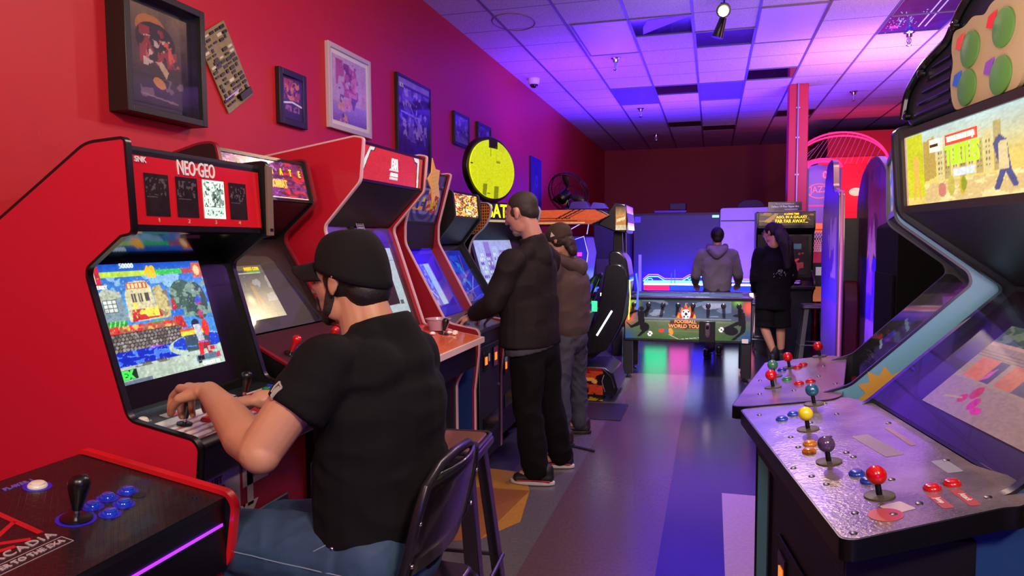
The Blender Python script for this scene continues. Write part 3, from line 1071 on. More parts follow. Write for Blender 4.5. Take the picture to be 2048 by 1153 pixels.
sc.ell(0.80, 0.22, 0.30, 0.10, '#b8d0c0').ell(0.80, 0.24, 0.26, 0.075, '#1840c8').rect(0.66, 0.16, 0.90, 0.32, '#385048', 0.9).rect(0.64, 0.31, 0.92, 0.35, '#e8d840').line((0.64, 0.36), (0.92, 0.36), 0.003, '#f05020')
# two abstract fighters
sc.ell(0.80, 0.40, 0.04, 0.05, '#16283a').poly([(0.77, 0.40), (0.84, 0.40), (0.85, 0.22), (0.79, 0.22)], '#c8ccd0').poly([(0.78, 0.24), (0.83, 0.24), (0.80, 0.06), (0.76, 0.06)], '#d82830').poly([(0.83, 0.24), (0.88, 0.24), (0.90, 0.08), (0.86, 0.08)], '#c02028').ell(0.89, 0.36, 0.035, 0.08, '#e83a20').ell(0.75, 0.05, 0.02, 0.014, '#283038')
# bars and boxes
sc.rect(0.08, 0.885, 0.47, 0.935, '#b8d848').rect(0.53, 0.885, 0.80, 0.935, '#38c050').rect(0.80, 0.885, 0.93, 0.935, '#b04848').rect(0.0, 0.80, 0.10, 0.98, '#c03040').rect(0.01, 0.84, 0.06, 0.96, '#f0d0b0').rect(0.91, 0.84, 1, 0.98, '#d06040').ell(0.95, 0.91, 0.03, 0.05, '#f0c890')
sc.rect(0.02, 0.04, 0.19, 0.12, '#102c20').rect(0.0, -0.1, 0.30, 0.03, '#6a7888').rect(0.72, 0.06, 0.97, 0.11, '#5a7890').rect(0.74, 0.067, 0.80, 0.103, '#101820').rect(0.93, 0.067, 0.965, 0.103, '#d03050').rect(0.86, 0.13, 0.95, 0.18, '#a8b8b8').rect(0.88, 0.138, 0.93, 0.172, '#d82838')
sc.mottle(45, 333, 0.72, 1.28).blotch(60, 334, 0.70, '#101828', 0.35, 0, 0.28, 1, 0.86).blotch(60, 335, 0.76, '#ffffff', 0.25, 0, 0.02, 1, 0.95)
for q in range(7):
    sc.line((0.02 + 0.13 * q, 0.235 - 0.012 * (q % 3)), (0.10 + 0.13 * q, 0.225 - 0.012 * (q % 3)), 0.0015, '#5890ff')
e, n = seg_frame(bz0, bz1)
L = 0.365
so = on_seg(bz0, bz1, 0.385, 0.035, 0.006)
scr = sc.build('screen', so, (0, 0.475, 0), (-e.x * L, 0, -e.y * L), M_lit2, t)
up = (-e.x, 0, -e.y)
M_yl = mat('screen_yellow', '#f8b820', 0.4, es=1.1)
M_gr = mat('screen_green', '#38d048', 0.4, es=1.0)
M_sw = mat('screen_white', '#d8e8e8', 0.4, es=1.0)
text('lettering', '48', 0.052, on_seg(bz0, bz1, 0.052, 0.272, 0.009), (0, 1, 0), up, M_yl, scr, sx=0.85, bold=0.002)
text('lettering', 'EX', 0.034, on_seg(bz0, bz1, 0.358, 0.085, 0.009), (0, 1, 0), up, M_gr, scr, bold=0.002)
text('lettering', '50000', 0.022, on_seg(bz0, bz1, 0.028, 0.185, 0.009), (0, 1, 0), up, M_sw, scr)
text('lettering', 'TERRY', 0.016, on_seg(bz0, bz1, 0.090, 0.072, 0.009), (0, 1, 0), up, M_sw, scr)
text('lettering', 'CREDIT 01', 0.018, on_seg(bz0, bz1, 0.376, 0.44, 0.009), (0, 1, 0), up, M_sw, scr)
gl0, gl1 = (-1.700, 1.445), (-1.583, 1.035)
panel_slab('screen_glass', gl0, gl1, yi0, yi1, 0.003, M_glass, t)
g = G(); g.box(-1.60, -1.575, 0.27, 0.33, 1.535, 1.545); g.build('latch', M_chrome, t)
# control panel
ca, cb = (-1.575, 1.016), (-1.352, 0.974)
cpan = Pic(W, 0.23, '#c8ccc8', 150)
cpan.rect(0, 0, 1, 1, '#d0d4d0')
for k in range(5):
    cpan.poly([(0.02 + 0.0 * k, 0.10 + 0.12 * k), (0.52, 0.16 + 0.12 * k), (0.52, 0.11 + 0.12 * k), (0.02, 0.05 + 0.12 * k)], '#a02838', 0.85)
cpan.rect(0.52, 0.0, 1, 0.72, '#b02030').mottle(8, 83, 0.85, 1.1).rect(0, 0.76, 1, 1, '#18181c')
for x_ in (0.15, 0.55):
    cpan.rect(x_, 0.79, x_ + 0.12, 0.93, '#9aa0a0').rect(x_ + 0.045, 0.80, x_ + 0.085, 0.92, '#ff3070').rect(x_ - 0.11, 0.80, x_ - 0.02, 0.93, '#303438').blotch(30, 84, 0.6, '#b0b8b8', 0.9, x_ - 0.11, 0.80, x_ - 0.02, 0.93)
e2, n2 = seg_frame(ca, cb)
panel_slab('control_panel', ca, cb, yi0, yi1, 0.018, M_blackplastic, t)
cp = t.children[-1]
Lc = (Vector(cb) - Vector(ca)).length
cpan.build('panel_print', on_seg(ca, cb, Lc, yi0, 0.001), (0, yi1 - yi0, 0), (-e2.x * Lc, 0, -e2.y * Lc), M_printgloss, cp)
nn = (n2.x, 0, n2.y)
joystick(cp, on_seg(ca, cb, 0.115, 0.10, 0.002), nn, M_blackplastic, 0.075, disc=0.022, bat=True)
joystick(cp, on_seg(ca, cb, 0.075, 0.425, 0.002), nn, M_blackplastic, 0.075, disc=0.022, bat=True)
M_by, M_bg, M_bb, M_br, M_bw = (mat('button_' + k, c_, 0.25, coat=0.5) for k, c_ in (('yellow', '#d8b818'), ('green', '#1e8a4a'), ('blue', '#1c3fb0'), ('red', '#c0141c'), ('white', '#dcd8cc')))
for k, m_ in enumerate((M_br, M_by, M_bg, M_bb)):
    button(cp, on_seg(ca, cb, 0.105 - 0.012 * k, 0.462 + 0.038 * k, 0.002), nn, m_, 0.015)
    button(cp, on_seg(ca, cb, 0.135 - 0.012 * k, 0.165 + 0.038 * k, 0.002), nn, m_, 0.015)
button(cp, on_seg(ca, cb, 0.022, 0.042, 0.002), nn, M_bw, 0.016)
button(cp, on_seg(ca, cb, 0.022, 0.36, 0.002), nn, M_bw, 0.014)
g = G(); g.prism(rounded([(-1.352, 0.986), (-1.325, 0.965), (-1.335, 0.86), (-1.375, 0.86), (-1.375, 0.96)], 0.012), yi0, yi1, 'y'); g.build('panel_front', M_blackplastic, t)
# front with coin door
g = G(); g.box(-1.42, -1.40, yi0, yi1, 0.06, 0.87); fr_ = g.build('front_panel', mat('neo_front_red', '#8c1422', 0.4), t, smooth=0)
M_pale = mat('pale_print', '#b8a8a8', 0.5)
for (yy, bd_, s_) in ((0.095, 'LEFT\nPLAYER', 1), (0.27, 'RIGHT\nPLAYER', -1)):
    g = G(); g.box(-1.40, -1.3985, yy, yy + 0.13, 0.755, 0.845)
    ax = yy + (0.13 if s_ > 0 else 0.02)
    g.box(-1.40, -1.3985, ax, ax + 0.03, 0.69, 0.845)
    g.prism([(ax - 0.025, 0.70), (ax + 0.055, 0.70), (ax + 0.015, 0.655)], -1.40, -1.3985, 'x')
    g.build('arrow_sign', M_pale, fr_, smooth=0)
    text('lettering', bd_, 0.030, (-1.398, yy + (0.055 if s_ > 0 else 0.088), 0.80), (0, 1, 0), (0, 0, 1), mat('sign_red', '#7a1420', 0.5), fr_, bold=0.0006, sx=0.7)
coin_door(t, -1.40, 0.16, 0.50, 0.18, 0.665)
g = G(); g.box(-2.38, -1.41, yi0, yi1, 0.06, 0.10); g.build('base_board', M_black, t, smooth=0)
g = G(); g.box(-2.38, -2.36, yi0, yi1, 0.06, 1.35); g.build('back_panel', M_black, t, smooth=0)
g = G()
for x_ in (-2.3, -1.45):
    for y_ in (0.05, W - 0.05):
        g = G(); g.cyl((x_, y_, 0), (x_, y_, 0.06), 0.02); g.build('foot', M_darkgrey, t)
panel_slab('top_panel', (-2.30, 1.385), (-1.99, 1.575), yi0, yi1, 0.015, M_black, t)
panel_slab('top_panel', (-1.99, 1.575), (-1.667, 1.78), yi0, yi1, 0.015, M_black, t)
panel_slab('top_panel', (-1.667, 1.768), (-1.552, 1.776), yi0, yi1, 0.015, M_black, t)
# tape strip on the right edge
g = G(); g.box(-1.528, -1.520, W - 0.03, W + 0.004, 1.545, 1.79); g.build('tape_strip', mat('tan_tape', '#6a5648', 0.6), t)


# ---------------------------------------------------------------- helper for the classic uprights behind it
def upright(name, label, y0, y1, prof, segs, msides, mmold, mq, mqm, scrn, scr_s, cpm, front_x, front_m, mt=0.006, rads=0.03, lit=None, scr_mat=None, mqoff=0.01, hood_m=None, bez_m=None, th=0.018, foot=0.10):
    """segs: dict with marquee (a,b), hood list, bezel (a,b), panel (a,b)"""
    t = thing(name, label, 'arcade cabinet', (0, y0, 0))
    W = y1 - y0
    side_panels(t, prof, 0, W, th, msides, mmold, None, rads=rads, mt=mt)
    a0, a1 = th, W - th
    ma, mb_ = segs['marquee']
    e, n = seg_frame(ma, mb_)
    Lm = (Vector(mb_) - Vector(ma)).length
    panel_slab('marquee_box', along(ma, mb_, 0, -0.004), along(ma, mb_, Lm, -0.004), a0, a1, 0.02, M_blackplastic, t)
    fw = segs.get('mq_margin', 0.014)
    mh = Lm - 2 * fw
    mo = mq.build('marquee', on_seg(ma, mb_, Lm - fw, a0 + fw, 0.001), (0, a1 - a0 - 2 * fw, 0), (-e.x * mh, 0, -e.y * mh), mqm, t)
    g = G()
    for s0, s1 in ((0, fw), (Lm - fw, Lm)):
        p0, p1 = along(ma, mb_, s0, -0.002), along(ma, mb_, s1, -0.002)
        g.slab(P3(p0, a0), (p1[0] - p0[0], 0, p1[1] - p0[1]), (0, a1 - a0, 0), (n.x * 0.008, 0, n.y * 0.008))
    for q in (a0, a1 - fw):
        p0, p1 = along(ma, mb_, fw, -0.002), along(ma, mb_, Lm - fw, -0.002)
        g.slab(P3(p0, q), (p1[0] - p0[0], 0, p1[1] - p0[1]), (0, fw, 0), (n.x * 0.008, 0, n.y * 0.008))
    g.build('marquee_frame', M_blackplastic, t, smooth=0)
    hp = segs['hood']
    g = G()
    for i in range(len(hp) - 1):
        panel = seg_frame(hp[i], hp[i + 1])
        g.slab(P3(hp[i], a0), (hp[i + 1][0] - hp[i][0], 0, hp[i + 1][1] - hp[i][1]), (0, a1 - a0, 0), (-panel[1].x * 0.012, 0, -panel[1].y * 0.012))
    g.build('hood', hood_m or M_black, t, smooth=0)
    ba, bb_ = segs['bezel']
    panel_slab('bezel', ba, bb_, a0, a1, 0.02, bez_m or M_blackplastic, t)
    so = None
    if scrn is not None:
        e, n = seg_frame(ba, bb_)
        s0, s1, yl, yr = scr_s
        so = scrn.build('screen', on_seg(ba, bb_, s1, yl, 0.004), (0, yr - yl, 0), (-e.x * (s1 - s0), 0, -e.y * (s1 - s0)), scr_mat or M_lit1, t)
    ga, gb = segs.get('glass', (along(ba, bb_, 0, 0.03), along(ba, bb_, (Vector(bb_) - Vector(ba)).length, 0.03)))
    panel_slab('screen_glass', ga, gb, a0, a1, 0.003, M_glass, t)
    pa, pb = segs['panel']
    cp_ = panel_slab('control_panel', pa, pb, a0 - segs.get('pover', 0), a1 + segs.get('pover', 0), 0.03, cpm, t, bevel=0.004)
    g = G(); g.box(front_x - 0.02, front_x, a0, a1, foot, pb[1] - 0.02); f_ = g.build('front_panel', front_m, t, smooth=0)
    g = G(); g.box(-2.38, front_x - 0.02, a0, a1, foot, foot + 0.03); g.build('base_board', M_black, t, smooth=0)
    top = max(p[1] for p in prof)
    g = G(); g.box(prof[0][0] + 0.01, ma[0] - 0.02, a0, a1, min(prof[0][1], ma[1]) - 0.03, min(prof[0][1], ma[1]) - 0.015); g.build('top_panel', M_black, t, smooth=0)
    for x_ in (-2.3, front_x - 0.08):
        for y_ in (0.05, W - 0.05):
            g = G(); g.cyl((x_, y_, 0), (x_, y_, foot), 0.02); g.build('foot', M_darkgrey, t)
    return t, mo, so, cp_, f_


# ---------------------------------------------------------------- fighting game with the skull marquee
mq = Pic(0.62, 0.16, '#7a2a6a', 190)
mq.mottle(10, 90, 0.6, 1.5).blotch(12, 91, 0.52, '#b878c8', 0.8, 0, 0, 0.75, 1).blotch(18, 92, 0.58, '#3a1440', 0.9).blotch(10, 93, 0.5, '#d02838', 0.9, 0.70, 0, 1, 1).blotch(16, 94, 0.6, '#701018', 0.8, 0.66, 0, 1, 1).ell(0.42, 0.32, 0.07, 0.28, '#e8c040').ell(0.42, 0.32, 0.055, 0.22, '#3a1c10').ell(0.43, 0.32, 0.025, 0.14, '#d8a030').rect(0, 0, 1, 0.03, '#f8e8d0')
sm = Pic(0.3, 0.27, '#6a6850', 120)
sm.vgrad(0, 0.85, '#9a9a78', '#57544a').mottle(5, 96, 0.75, 1.2).rect(0, 0, 1, 0.08, '#a8a87c').blotch(6, 97, 0.55, '#c8c8c0', 0.5, 0.4, 0.3, 1, 0.8).poly([(0.50, 0.62), (0.58, 0.60), (0.60, 0.40), (0.66, 0.14), (0.60, 0.14), (0.55, 0.38), (0.48, 0.14), (0.44, 0.14), (0.50, 0.40)], '#b08a40').ell(0.54, 0.65, 0.03, 0.04, '#8a6a30').glow(0.36, 0.36, 0.10, '#fff4b0', 1.2).rect(0.06, 0.86, 0.52, 0.91, '#38305a').rect(0.58, 0.86, 0.90, 0.91, '#58b048').line((0.06, 0.855), (0.9, 0.855), 0.002, '#d8d8c0')
prof = [(-2.36, 1.78), (-1.90, 1.900), (-1.838, 1.900), (-1.795, 1.70), (-1.958, 1.56), (-1.962, 1.52), (-1.735, 1.145), (-1.45, 1.00), (-1.44, 0.93), (-1.56, 0.74), (-1.56, 0.10), (-2.38, 0.10)]
t, mo, so, cp, fr_ = upright('arcade_cabinet', 'black arcade cabinet with a purple KOMBAT marquee, directly right of the NEO GEO cabinet', 2.335, 2.985, prof,
    dict(marquee=((-1.855, 1.890), (-1.812, 1.70)), hood=[(-1.812, 1.698), (-1.985, 1.55)], bezel=((-2.00, 1.535), (-1.775, 1.15)), glass=((-1.965, 1.53), (-1.745, 1.155)), panel=((-1.75, 1.15), (-1.46, 1.00))),
    mat('black_side', '#141014', 0.4), mat('maroon_edge', '#7a1020', 0.35), mq, M_lit2, sm, (0.135, 0.39, 0.11, 0.395), mat('mk_panel', '#3a1c28', 0.35), -1.56, M_black, mt=0.009, rads=[0.02, 0.04, 0.02, 0.02, 0.02, 0.02, 0.03, 0.03, 0.02, 0.02, 0.02, 0.02], bez_m=mat('smoky_bezel', '#120c0e', 0.5))
e, n = seg_frame((-1.855, 1.890), (-1.812, 1.70))
upv = (-e.x, 0, -e.y)
for k, ch in enumerate('ULTIMATE'):
    text('lettering', ch, 0.042, on_seg((-1.855, 1.890), (-1.812, 1.70), 0.062, 0.075 + 0.072 * k, 0.004), (0, 1, 0), upv, M_yl, mo, sx=0.7, bold=0.001)
text('lettering', 'MORTAL', 0.05, on_seg((-1.855, 1.890), (-1.812, 1.70), 0.115, 0.165, 0.004), (0, 1, 0), upv, M_yl, mo, sx=0.7)
text('lettering', 'KOMBAT', 0.05, on_seg((-1.855, 1.890), (-1.812, 1.70), 0.118, 0.400, 0.004), (0, 1, 0), upv, mat('kombat_gold', '#e8b048', 0.4, es=0.9), mo, sx=0.62, bold=0.001)
e, n = seg_frame((-2.0, 1.535), (-1.775, 1.15))
text('lettering', 'INSERT COIN', 0.022, on_seg((-2.0, 1.535), (-1.775, 1.15), 0.153, 0.315, 0.006), (0, 1, 0), (-e.x, 0, -e.y), M_yl, so, sx=0.75)
e2, n2 = seg_frame((-1.75, 1.15), (-1.46, 1.0))
for yb in (0.12, 0.42):
    joystick(cp, on_seg((-1.75, 1.15), (-1.46, 1.0), 0.16, yb, 0), (n2.x, 0, n2.y), M_br, 0.07, bat=True)
    for k in range(3):
        button(cp, on_seg((-1.75, 1.15), (-1.46, 1.0), 0.14, yb + 0.07 + 0.04 * k, 0), (n2.x, 0, n2.y), M_bb, 0.014)
        button(cp, on_seg((-1.75, 1.15), (-1.46, 1.0), 0.19, yb + 0.07 + 0.04 * k, 0), (n2.x, 0, n2.y), M_br, 0.014)
coin_door(t, -1.56, 0.16, 0.48, 0.25, 0.68)

# ---------------------------------------------------------------- tall red cabinet with the EXA header
mq = Pic(0.73, 0.19, '#e03038', 200)
mq.mottle(3, 100, 0.9, 1.1).poly([(0.0, 0.0), (0.0, 0.45), (0.10, 1), (0.19, 1), (0.17, 0.88), (0.12, 0.86)], '#3a2026').poly([(0.0, 0.05), (0.0, 0.40), (0.105, 1), (0.175, 1), (0.16, 0.90), (0.115, 0.88)], '#f4f4f4').poly([(0.80, 1), (0.84, 0.84), (0.885, 0.80), (0.90, 0.0), (0.95, 0.0), (0.945, 0.9), (0.92, 1)], '#3a2026').poly([(0.82, 1), (0.85, 0.88), (0.90, 0.84), (0.912, 0.0), (0.942, 0.0), (0.935, 0.92), (0.915, 1)], '#f4f4f4').line((0.36, 0.0), (0.44, 0.55), 0.0012, '#8a1820').line((0.66, 0.0), (0.56, 0.8), 0.0012, '#8a1820')
mq.poly([(0.425, 0.46), (0.565, 0.46), (0.572, 0.40), (0.415, 0.40)], '#f4f4f4').rect(0.43, 0.12, 0.565, 0.21, '#f4f4f4')
se = Pic(0.62, 0.40, '#c8dce0', 150)
se.rect(0.06, 0.87, 0.72, 0.95, '#506070').rect(0.10, 0.89, 0.60, 0.93, '#283440').rect(0.74, 0.86, 0.80, 0.97, '#38424a').rect(0, 0.80, 1, 0.815, '#7a9aa0').rect(0.16, 0.15, 0.84, 0.76, '#2a1a22').mottle(4, 102, 0.8, 1.2, 0.16, 0.15, 0.84, 0.76).rect(0.20, 0.70, 0.80, 0.74, '#7a6a68').blotch(9, 103, 0.6, '#502038', 0.8, 0.18, 0.2, 0.82, 0.68).rect(0.86, 0.14, 0.93, 0.20, '#485a60')
prof = [(-2.40, 1.90), (-1.640, 2.018), (-1.598, 2.010), (-1.618, 1.812), (-1.810, 1.606), (-1.814, 1.575), (-1.628, 1.03), (-1.46, 1.0), (-1.34, 0.93), (-1.34, 0.86), (-1.43, 0.69), (-1.43, 0.07), (-2.40, 0.07)]
t, mo, so, cp, fr_ = upright('arcade_cabinet', 'tall red arcade cabinet with a white trimmed EXA header, behind the seated man', 3.08, 3.875, prof,
    dict(marquee=((-1.612, 2.003), (-1.630, 1.812)), hood=[(-1.630, 1.81), (-1.835, 1.602)], bezel=((-1.845, 1.60), (-1.648, 1.03)), glass=((-1.825, 1.60), (-1.635, 1.035)), panel=((-1.64, 1.035), (-1.262, 0.968)), pover=0.01),
    mat('exa_red_side', '#b8142a', 0.4, var=0.05, scale=60, coat=0.2), mat('white_edge', '#d8b0b8', 0.4), mq, M_lit1, se, (0.125, 0.515, 0.075, 0.70), mat('orange_panel', '#d4482c', 0.35), -1.43, M_black, mt=0.008, rads=[0.02, 0.01, 0.012, 0.02, 0.03, 0.03, 0.02, 0.02, 0.01, 0.01, 0.02, 0.02, 0.02], foot=0.07, bez_m=mat('exa_bezel', '#2c1420', 0.2, coat=0.5))
ma, mb_ = (-1.612, 2.003), (-1.630, 1.812)
e, n = seg_frame(ma, mb_)
upv = (-e.x, 0, -e.y)
Mw = mat('backlit_white', '#ffffff', 0.4, es=1.0)
text('lettering', 'EXA', 0.075, on_seg(ma, mb_, 0.078, 0.395, 0.003), (0, 1, 0), upv, Mw, mo, sx=0.55, bold=0.001)
text('lettering', 'ARCADIA', 0.026, on_seg(ma, mb_, 0.132, 0.395, 0.003), (0, 1, 0), upv, Mw, mo, sx=0.8)
# instruction card
ba, bb_ = (-1.845, 1.60), (-1.648, 1.03)
e, n = seg_frame(ba, bb_)
s = Pic(0.08, 0.13, '#1c1430', 40); s.rect(0.0, 0, 1, 1, '#a890c0').rect(0.05, 0.03, 0.95, 0.97, '#1c1430').rect(0.15, 0.2, 0.85, 0.24, '#b8a8d8').rect(0.15, 0.3, 0.85, 0.34, '#b8a8d8').rect(0.2, 0.42, 0.8, 0.45, '#b8a8d8').ell(0.5, 0.75, 0.18, 0.12, '#5a4a80')
s.build('instruction_card', on_seg(ba, bb_, 0.055, 0.33, 0.032), (0, 0.085, 0), (-e.x * 0.12, 0, -e.y * 0.12), M_print, t)
# print of the orange control panel
pa, pb = (-1.64, 1.035), (-1.262, 0.968)
e2, n2 = seg_frame(pa, pb)
Lp = (Vector(pb) - Vector(pa)).length
s = Pic(0.78, Lp, '#d8542c', 120); s.vgrad(0, 1, '#e07038', '#c83030').mottle(4, 110, 0.85, 1.1).line((0.55, 0.2), (0.95, 0.35), 0.003, '#f0a060').line((0.2, 0.5), (0.5, 0.4), 0.003, '#f0b080').line((0.1, 0.35), (0.4, 0.25), 0.002, '#f0b080')
s.build('panel_print', on_seg(pa, pb, Lp - 0.006, 0.012, 0.001), (0, 0.771, 0), (-e2.x * (Lp - 0.012), 0, -e2.y * (Lp - 0.012)), M_printgloss, cp)
g = G(); g.slab(on_seg(pa, pb, Lp - 0.006, 0.005, 0.002), (0, 0.785, 0), (0.012, 0, -0.002), (0, 0, -0.03)); g.build('panel_edge', mat('pale_edge', '#d8b8b8', 0.4), cp)
g = G(); g.slab(on_seg(pa, pb, Lp * 0.45, 0.783, 0.0), (0, 0.012, 0), (e2.x * Lp * 0.55, 0, e2.y * Lp * 0.55), (0, 0, -0.03)); g.build('panel_edge', mat('pale_edge'), cp)
nn = (n2.x, 0, n2.y)
joystick(cp, on_seg(pa, pb, 0.20, 0.625, 0.002), nn, M_blackplastic, 0.075, bat=True, disc=0.03)
joystick(cp, on_seg(pa, pb, 0.20, 0.14, 0.002), nn, M_blackplastic, 0.075, bat=True, disc=0.03)
for k in range(3):
    for r_ in range(2):
        button(cp, on_seg(pa, pb, 0.17 + 0.045 * r_, 0.24 + 0.04 * k, 0.002), nn, M_bw, 0.015)
button(cp, on_seg(pa, pb, 0.08, 0.56, 0.002), nn, M_bw, 0.016)
g = G(); g.box(-1.43, -1.30, 0.03, 0.765, 0.80, 0.935); g.build('panel_box', M_black, t, bevel=0.004)
coin_door(t, -1.43, 0.2, 0.6, 0.2, 0.62)

# plastic tub and crumpled paper bits on that panel
t = thing('plastic_tub', 'clear round plastic tub on the orange control panel', 'tub', (-1.50, 3.08 + 0.69, 1.0155))
M_tub = glass_mat('cloudy_tub', '#d8c0c8', 0.15, 1.5)
g = G(); g.lathe((0, 0, 0.0), (0, 0, 1), [(0.001, 0.0), (0.052, 0.0), (0.068, 0.060), (0.075, 0.062), (0.075, 0.066), (0.066, 0.066), (0.050, 0.004), (0.001, 0.004)], 32)
g.build('cup', mat('cloudy_plastic', '#b890a0', 0.25), t)
for k, (x_, y_) in enumerate([(-1.475, 3.62), (-1.42, 3.745), (-1.405, 3.79), (-1.39, 3.745)]):
    g = G(); rr = random.Random(k)
    g.ell((0, 0, 0.008), (0.016, 0.02, 0.009), nu=9, nv=6)
    g.v = [(x + rr.uniform(-.003, .003), y + rr.uniform(-.003, .003), max(0.0, z + rr.uniform(-.002, .002))) for x, y, z in g.v]
    o = g.build('crumpled_tissue', M_white)
    zz = 1.035 + (x_ + 1.64) / 0.378 * (-0.067)
    o.location = (x_, y_, zz + 0.002)
    tag(o, ('lone white paper bit left of the joystick on the orange panel' if k == 0 else ('', 'white paper bit between the joystick and the clear tub', 'white paper bit at the foot of the clear tub, nearest the panel edge', 'small white paper bit right in front of the clear tub')[k]), 'paper scrap', 'white paper bits by the tub')

# ---------------------------------------------------------------- cabinet with the purple spiral header (red and blue sides)
mq = Pic(0.54, 0.33, '#5a4a9a', 150)
for k in range(9):
    mq.ell(0.5, 0.35, 0.75 - 0.08 * k, 0.85 - 0.09 * k, '#7a6ab8' if k % 2 else '#3a2c78')
mq.rect(0, 0.80, 1, 1, '#3a2a80').blotch(9, 120, 0.50, '#e8c030', 1, 0.08, 0.42, 0.48, 0.70).blotch(9, 121, 0.50, '#e89030', 1, 0.08, 0.24, 0.45, 0.44).blotch(12, 122, 0.42, '#e0a038', 1, 0.55, 0.25, 0.92, 0.72).blotch(12, 123, 0.55, '#b83020', 1, 0.55, 0.2, 0.92, 0.6).rect(0, 0, 1, 0.16, '#241a50', 0.7)
s5 = Pic(0.5, 0.3, '#4a5ad8', 110)
s5.mottle(5, 124, 0.7, 1.3).blotch(10, 125, 0.55, '#9aa8f0', 0.8, 0, 0, 0.72, 1).blotch(9, 126, 0.6, '#6a50d0', 0.8).rect(0.70, 0, 0.96, 1, '#a8d0f0').line((0.1, 0.8), (0.6, 0.2), 0.006, '#d0d8ff')
prof = [(-2.38, 1.90), (-1.80, 1.985), (-1.75, 1.985), (-1.850, 1.632), (-1.852, 1.51), (-1.595, 1.035), (-1.55, 1.008), (-1.385, 0.978), (-1.368, 0.955), (-1.372, 0.83), (-1.40, 0.60), (-1.40, 0.10), (-2.38, 0.10)]
M_redblue = mat('red_upper_side', '#8c1424', 0.4)
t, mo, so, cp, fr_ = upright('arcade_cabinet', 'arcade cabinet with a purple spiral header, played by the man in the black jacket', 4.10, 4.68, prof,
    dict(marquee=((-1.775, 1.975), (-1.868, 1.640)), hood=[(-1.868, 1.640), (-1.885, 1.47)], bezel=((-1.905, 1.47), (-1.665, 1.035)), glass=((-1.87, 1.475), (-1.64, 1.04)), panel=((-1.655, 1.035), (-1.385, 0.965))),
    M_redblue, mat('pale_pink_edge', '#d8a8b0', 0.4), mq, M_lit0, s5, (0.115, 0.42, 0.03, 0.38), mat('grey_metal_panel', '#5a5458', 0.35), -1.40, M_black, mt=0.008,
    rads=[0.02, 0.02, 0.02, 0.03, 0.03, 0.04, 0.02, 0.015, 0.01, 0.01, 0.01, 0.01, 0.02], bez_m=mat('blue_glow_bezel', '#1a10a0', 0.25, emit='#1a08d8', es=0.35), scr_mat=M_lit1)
for sd in t.children:
    if sd.name.startswith('side_panel') and abs(sd.data.vertices[0].co.y) < 0.1:
        g = G(); g.prism([(-2.36, 0.12), (-1.412, 0.12), (-1.412, 0.60), (-1.384, 0.84), (-2.36, 0.90)], -0.003, -0.001, 'y')
        g.build('side_art', mat('navy_side_art', '#182c66', 0.4), sd, smooth=0)
e2, n2 = seg_frame((-1.655, 1.035), (-1.385, 0.965)); nn = (n2.x, 0, n2.y)
joystick(cp, on_seg((-1.655, 1.035), (-1.385, 0.965), 0.15, 0.16, 0), nn, M_blackplastic, 0.05, bat=False, disc=0.03)
for k in range(3):
    button(cp, on_seg((-1.655, 1.035), (-1.385, 0.965), 0.14, 0.30 + 0.04 * k, 0), nn, M_br, 0.015)
d = coin_door(t, -1.40, 0.08, 0.50, 0.25, 0.85)
g = G()
for k in range(2):
    g.box(-1.388, -1.383, 0.19 + 0.07 * k, 0.21 + 0.07 * k, 0.74, 0.79)
g.build('coin_sticker', M_letterwhite, d, smooth=0)

# golden star badge standing on the red cabinet corner
t = thing('star_badge', 'gold and green star shaped badge on the top corner of the tall red cabinet', 'badge', (-1.585, 3.94, 1.87), 0.0)
pts = []
for k in range(10):
    a = math.pi / 2 + math.pi * k / 5 + 0.25
    r = 0.125 if k % 2 == 0 else 0.072
    pts.append((r * 0.85 * math.cos(a), r * 1.15 * math.sin(a)))
g = G(); g.prism(pts, 0, 0.006, 'x'); g.build('star', mat('gold_card', '#d8a030', 0.35), t, bevel=0.001)
g = G()
for k in range(6):
    z = 0.05 - 0.022 * k
    g.slab((0.0065, -0.045 + 0.003 * k, z - 0.012), (0, 0.085, 0.022), (0, 0, 0.006), (0.001, 0, 0))
g.build('print_bars', mat('lime_print', '#a8b830', 0.4), t, smooth=0)

# ---------------------------------------------------------------- cabinet with the glowing gold comic marquee
mq = Pic(0.62, 0.17, '#f0b848', 150)
mq.mottle(8, 130, 0.8, 1.3).blotch(11, 131, 0.52, '#fff0c0', 1).blotch(13, 132, 0.57, '#a83010', 0.9).blotch(15, 133, 0.62, '#501810', 0.9).blotch(9, 134, 0.60, '#f8d020', 0.9, 0.5, 0.3, 1, 1).line((0.05, 0.95), (0.35, 0.6), 0.004, '#f07040').line((0.02, 0.85), (0.25, 0.6), 0.004, '#f8a080')
s6 = Pic(0.5, 0.4, '#1828c0', 110)
s6.mottle(4, 135, 0.5, 1.4).blotch(6, 136, 0.5, '#1850f0', 0.9, 0.1, 0.3, 0.7, 0.9).blotch(10, 137, 0.6, '#30a0f0', 0.7, 0.1, 0.2, 0.7, 0.8).blotch(12, 138, 0.52, '#806080', 0.8, 0, 0, 0.6, 0.2).line((0.55, 0.35), (0.85, 0.9), 0.003, '#c06878').line((0.6, 0.2), (0.95, 0.45), 0.003, '#b8b8d8')
prof = [(-2.38, 1.80), (-1.86, 1.888), (-1.775, 1.885), (-1.755, 1.69), (-1.90, 1.51), (-1.90, 1.49), (-1.62, 1.03), (-1.43, 0.99), (-1.42, 0.92), (-1.47, 0.75), (-1.47, 0.08), (-2.38, 0.08)]
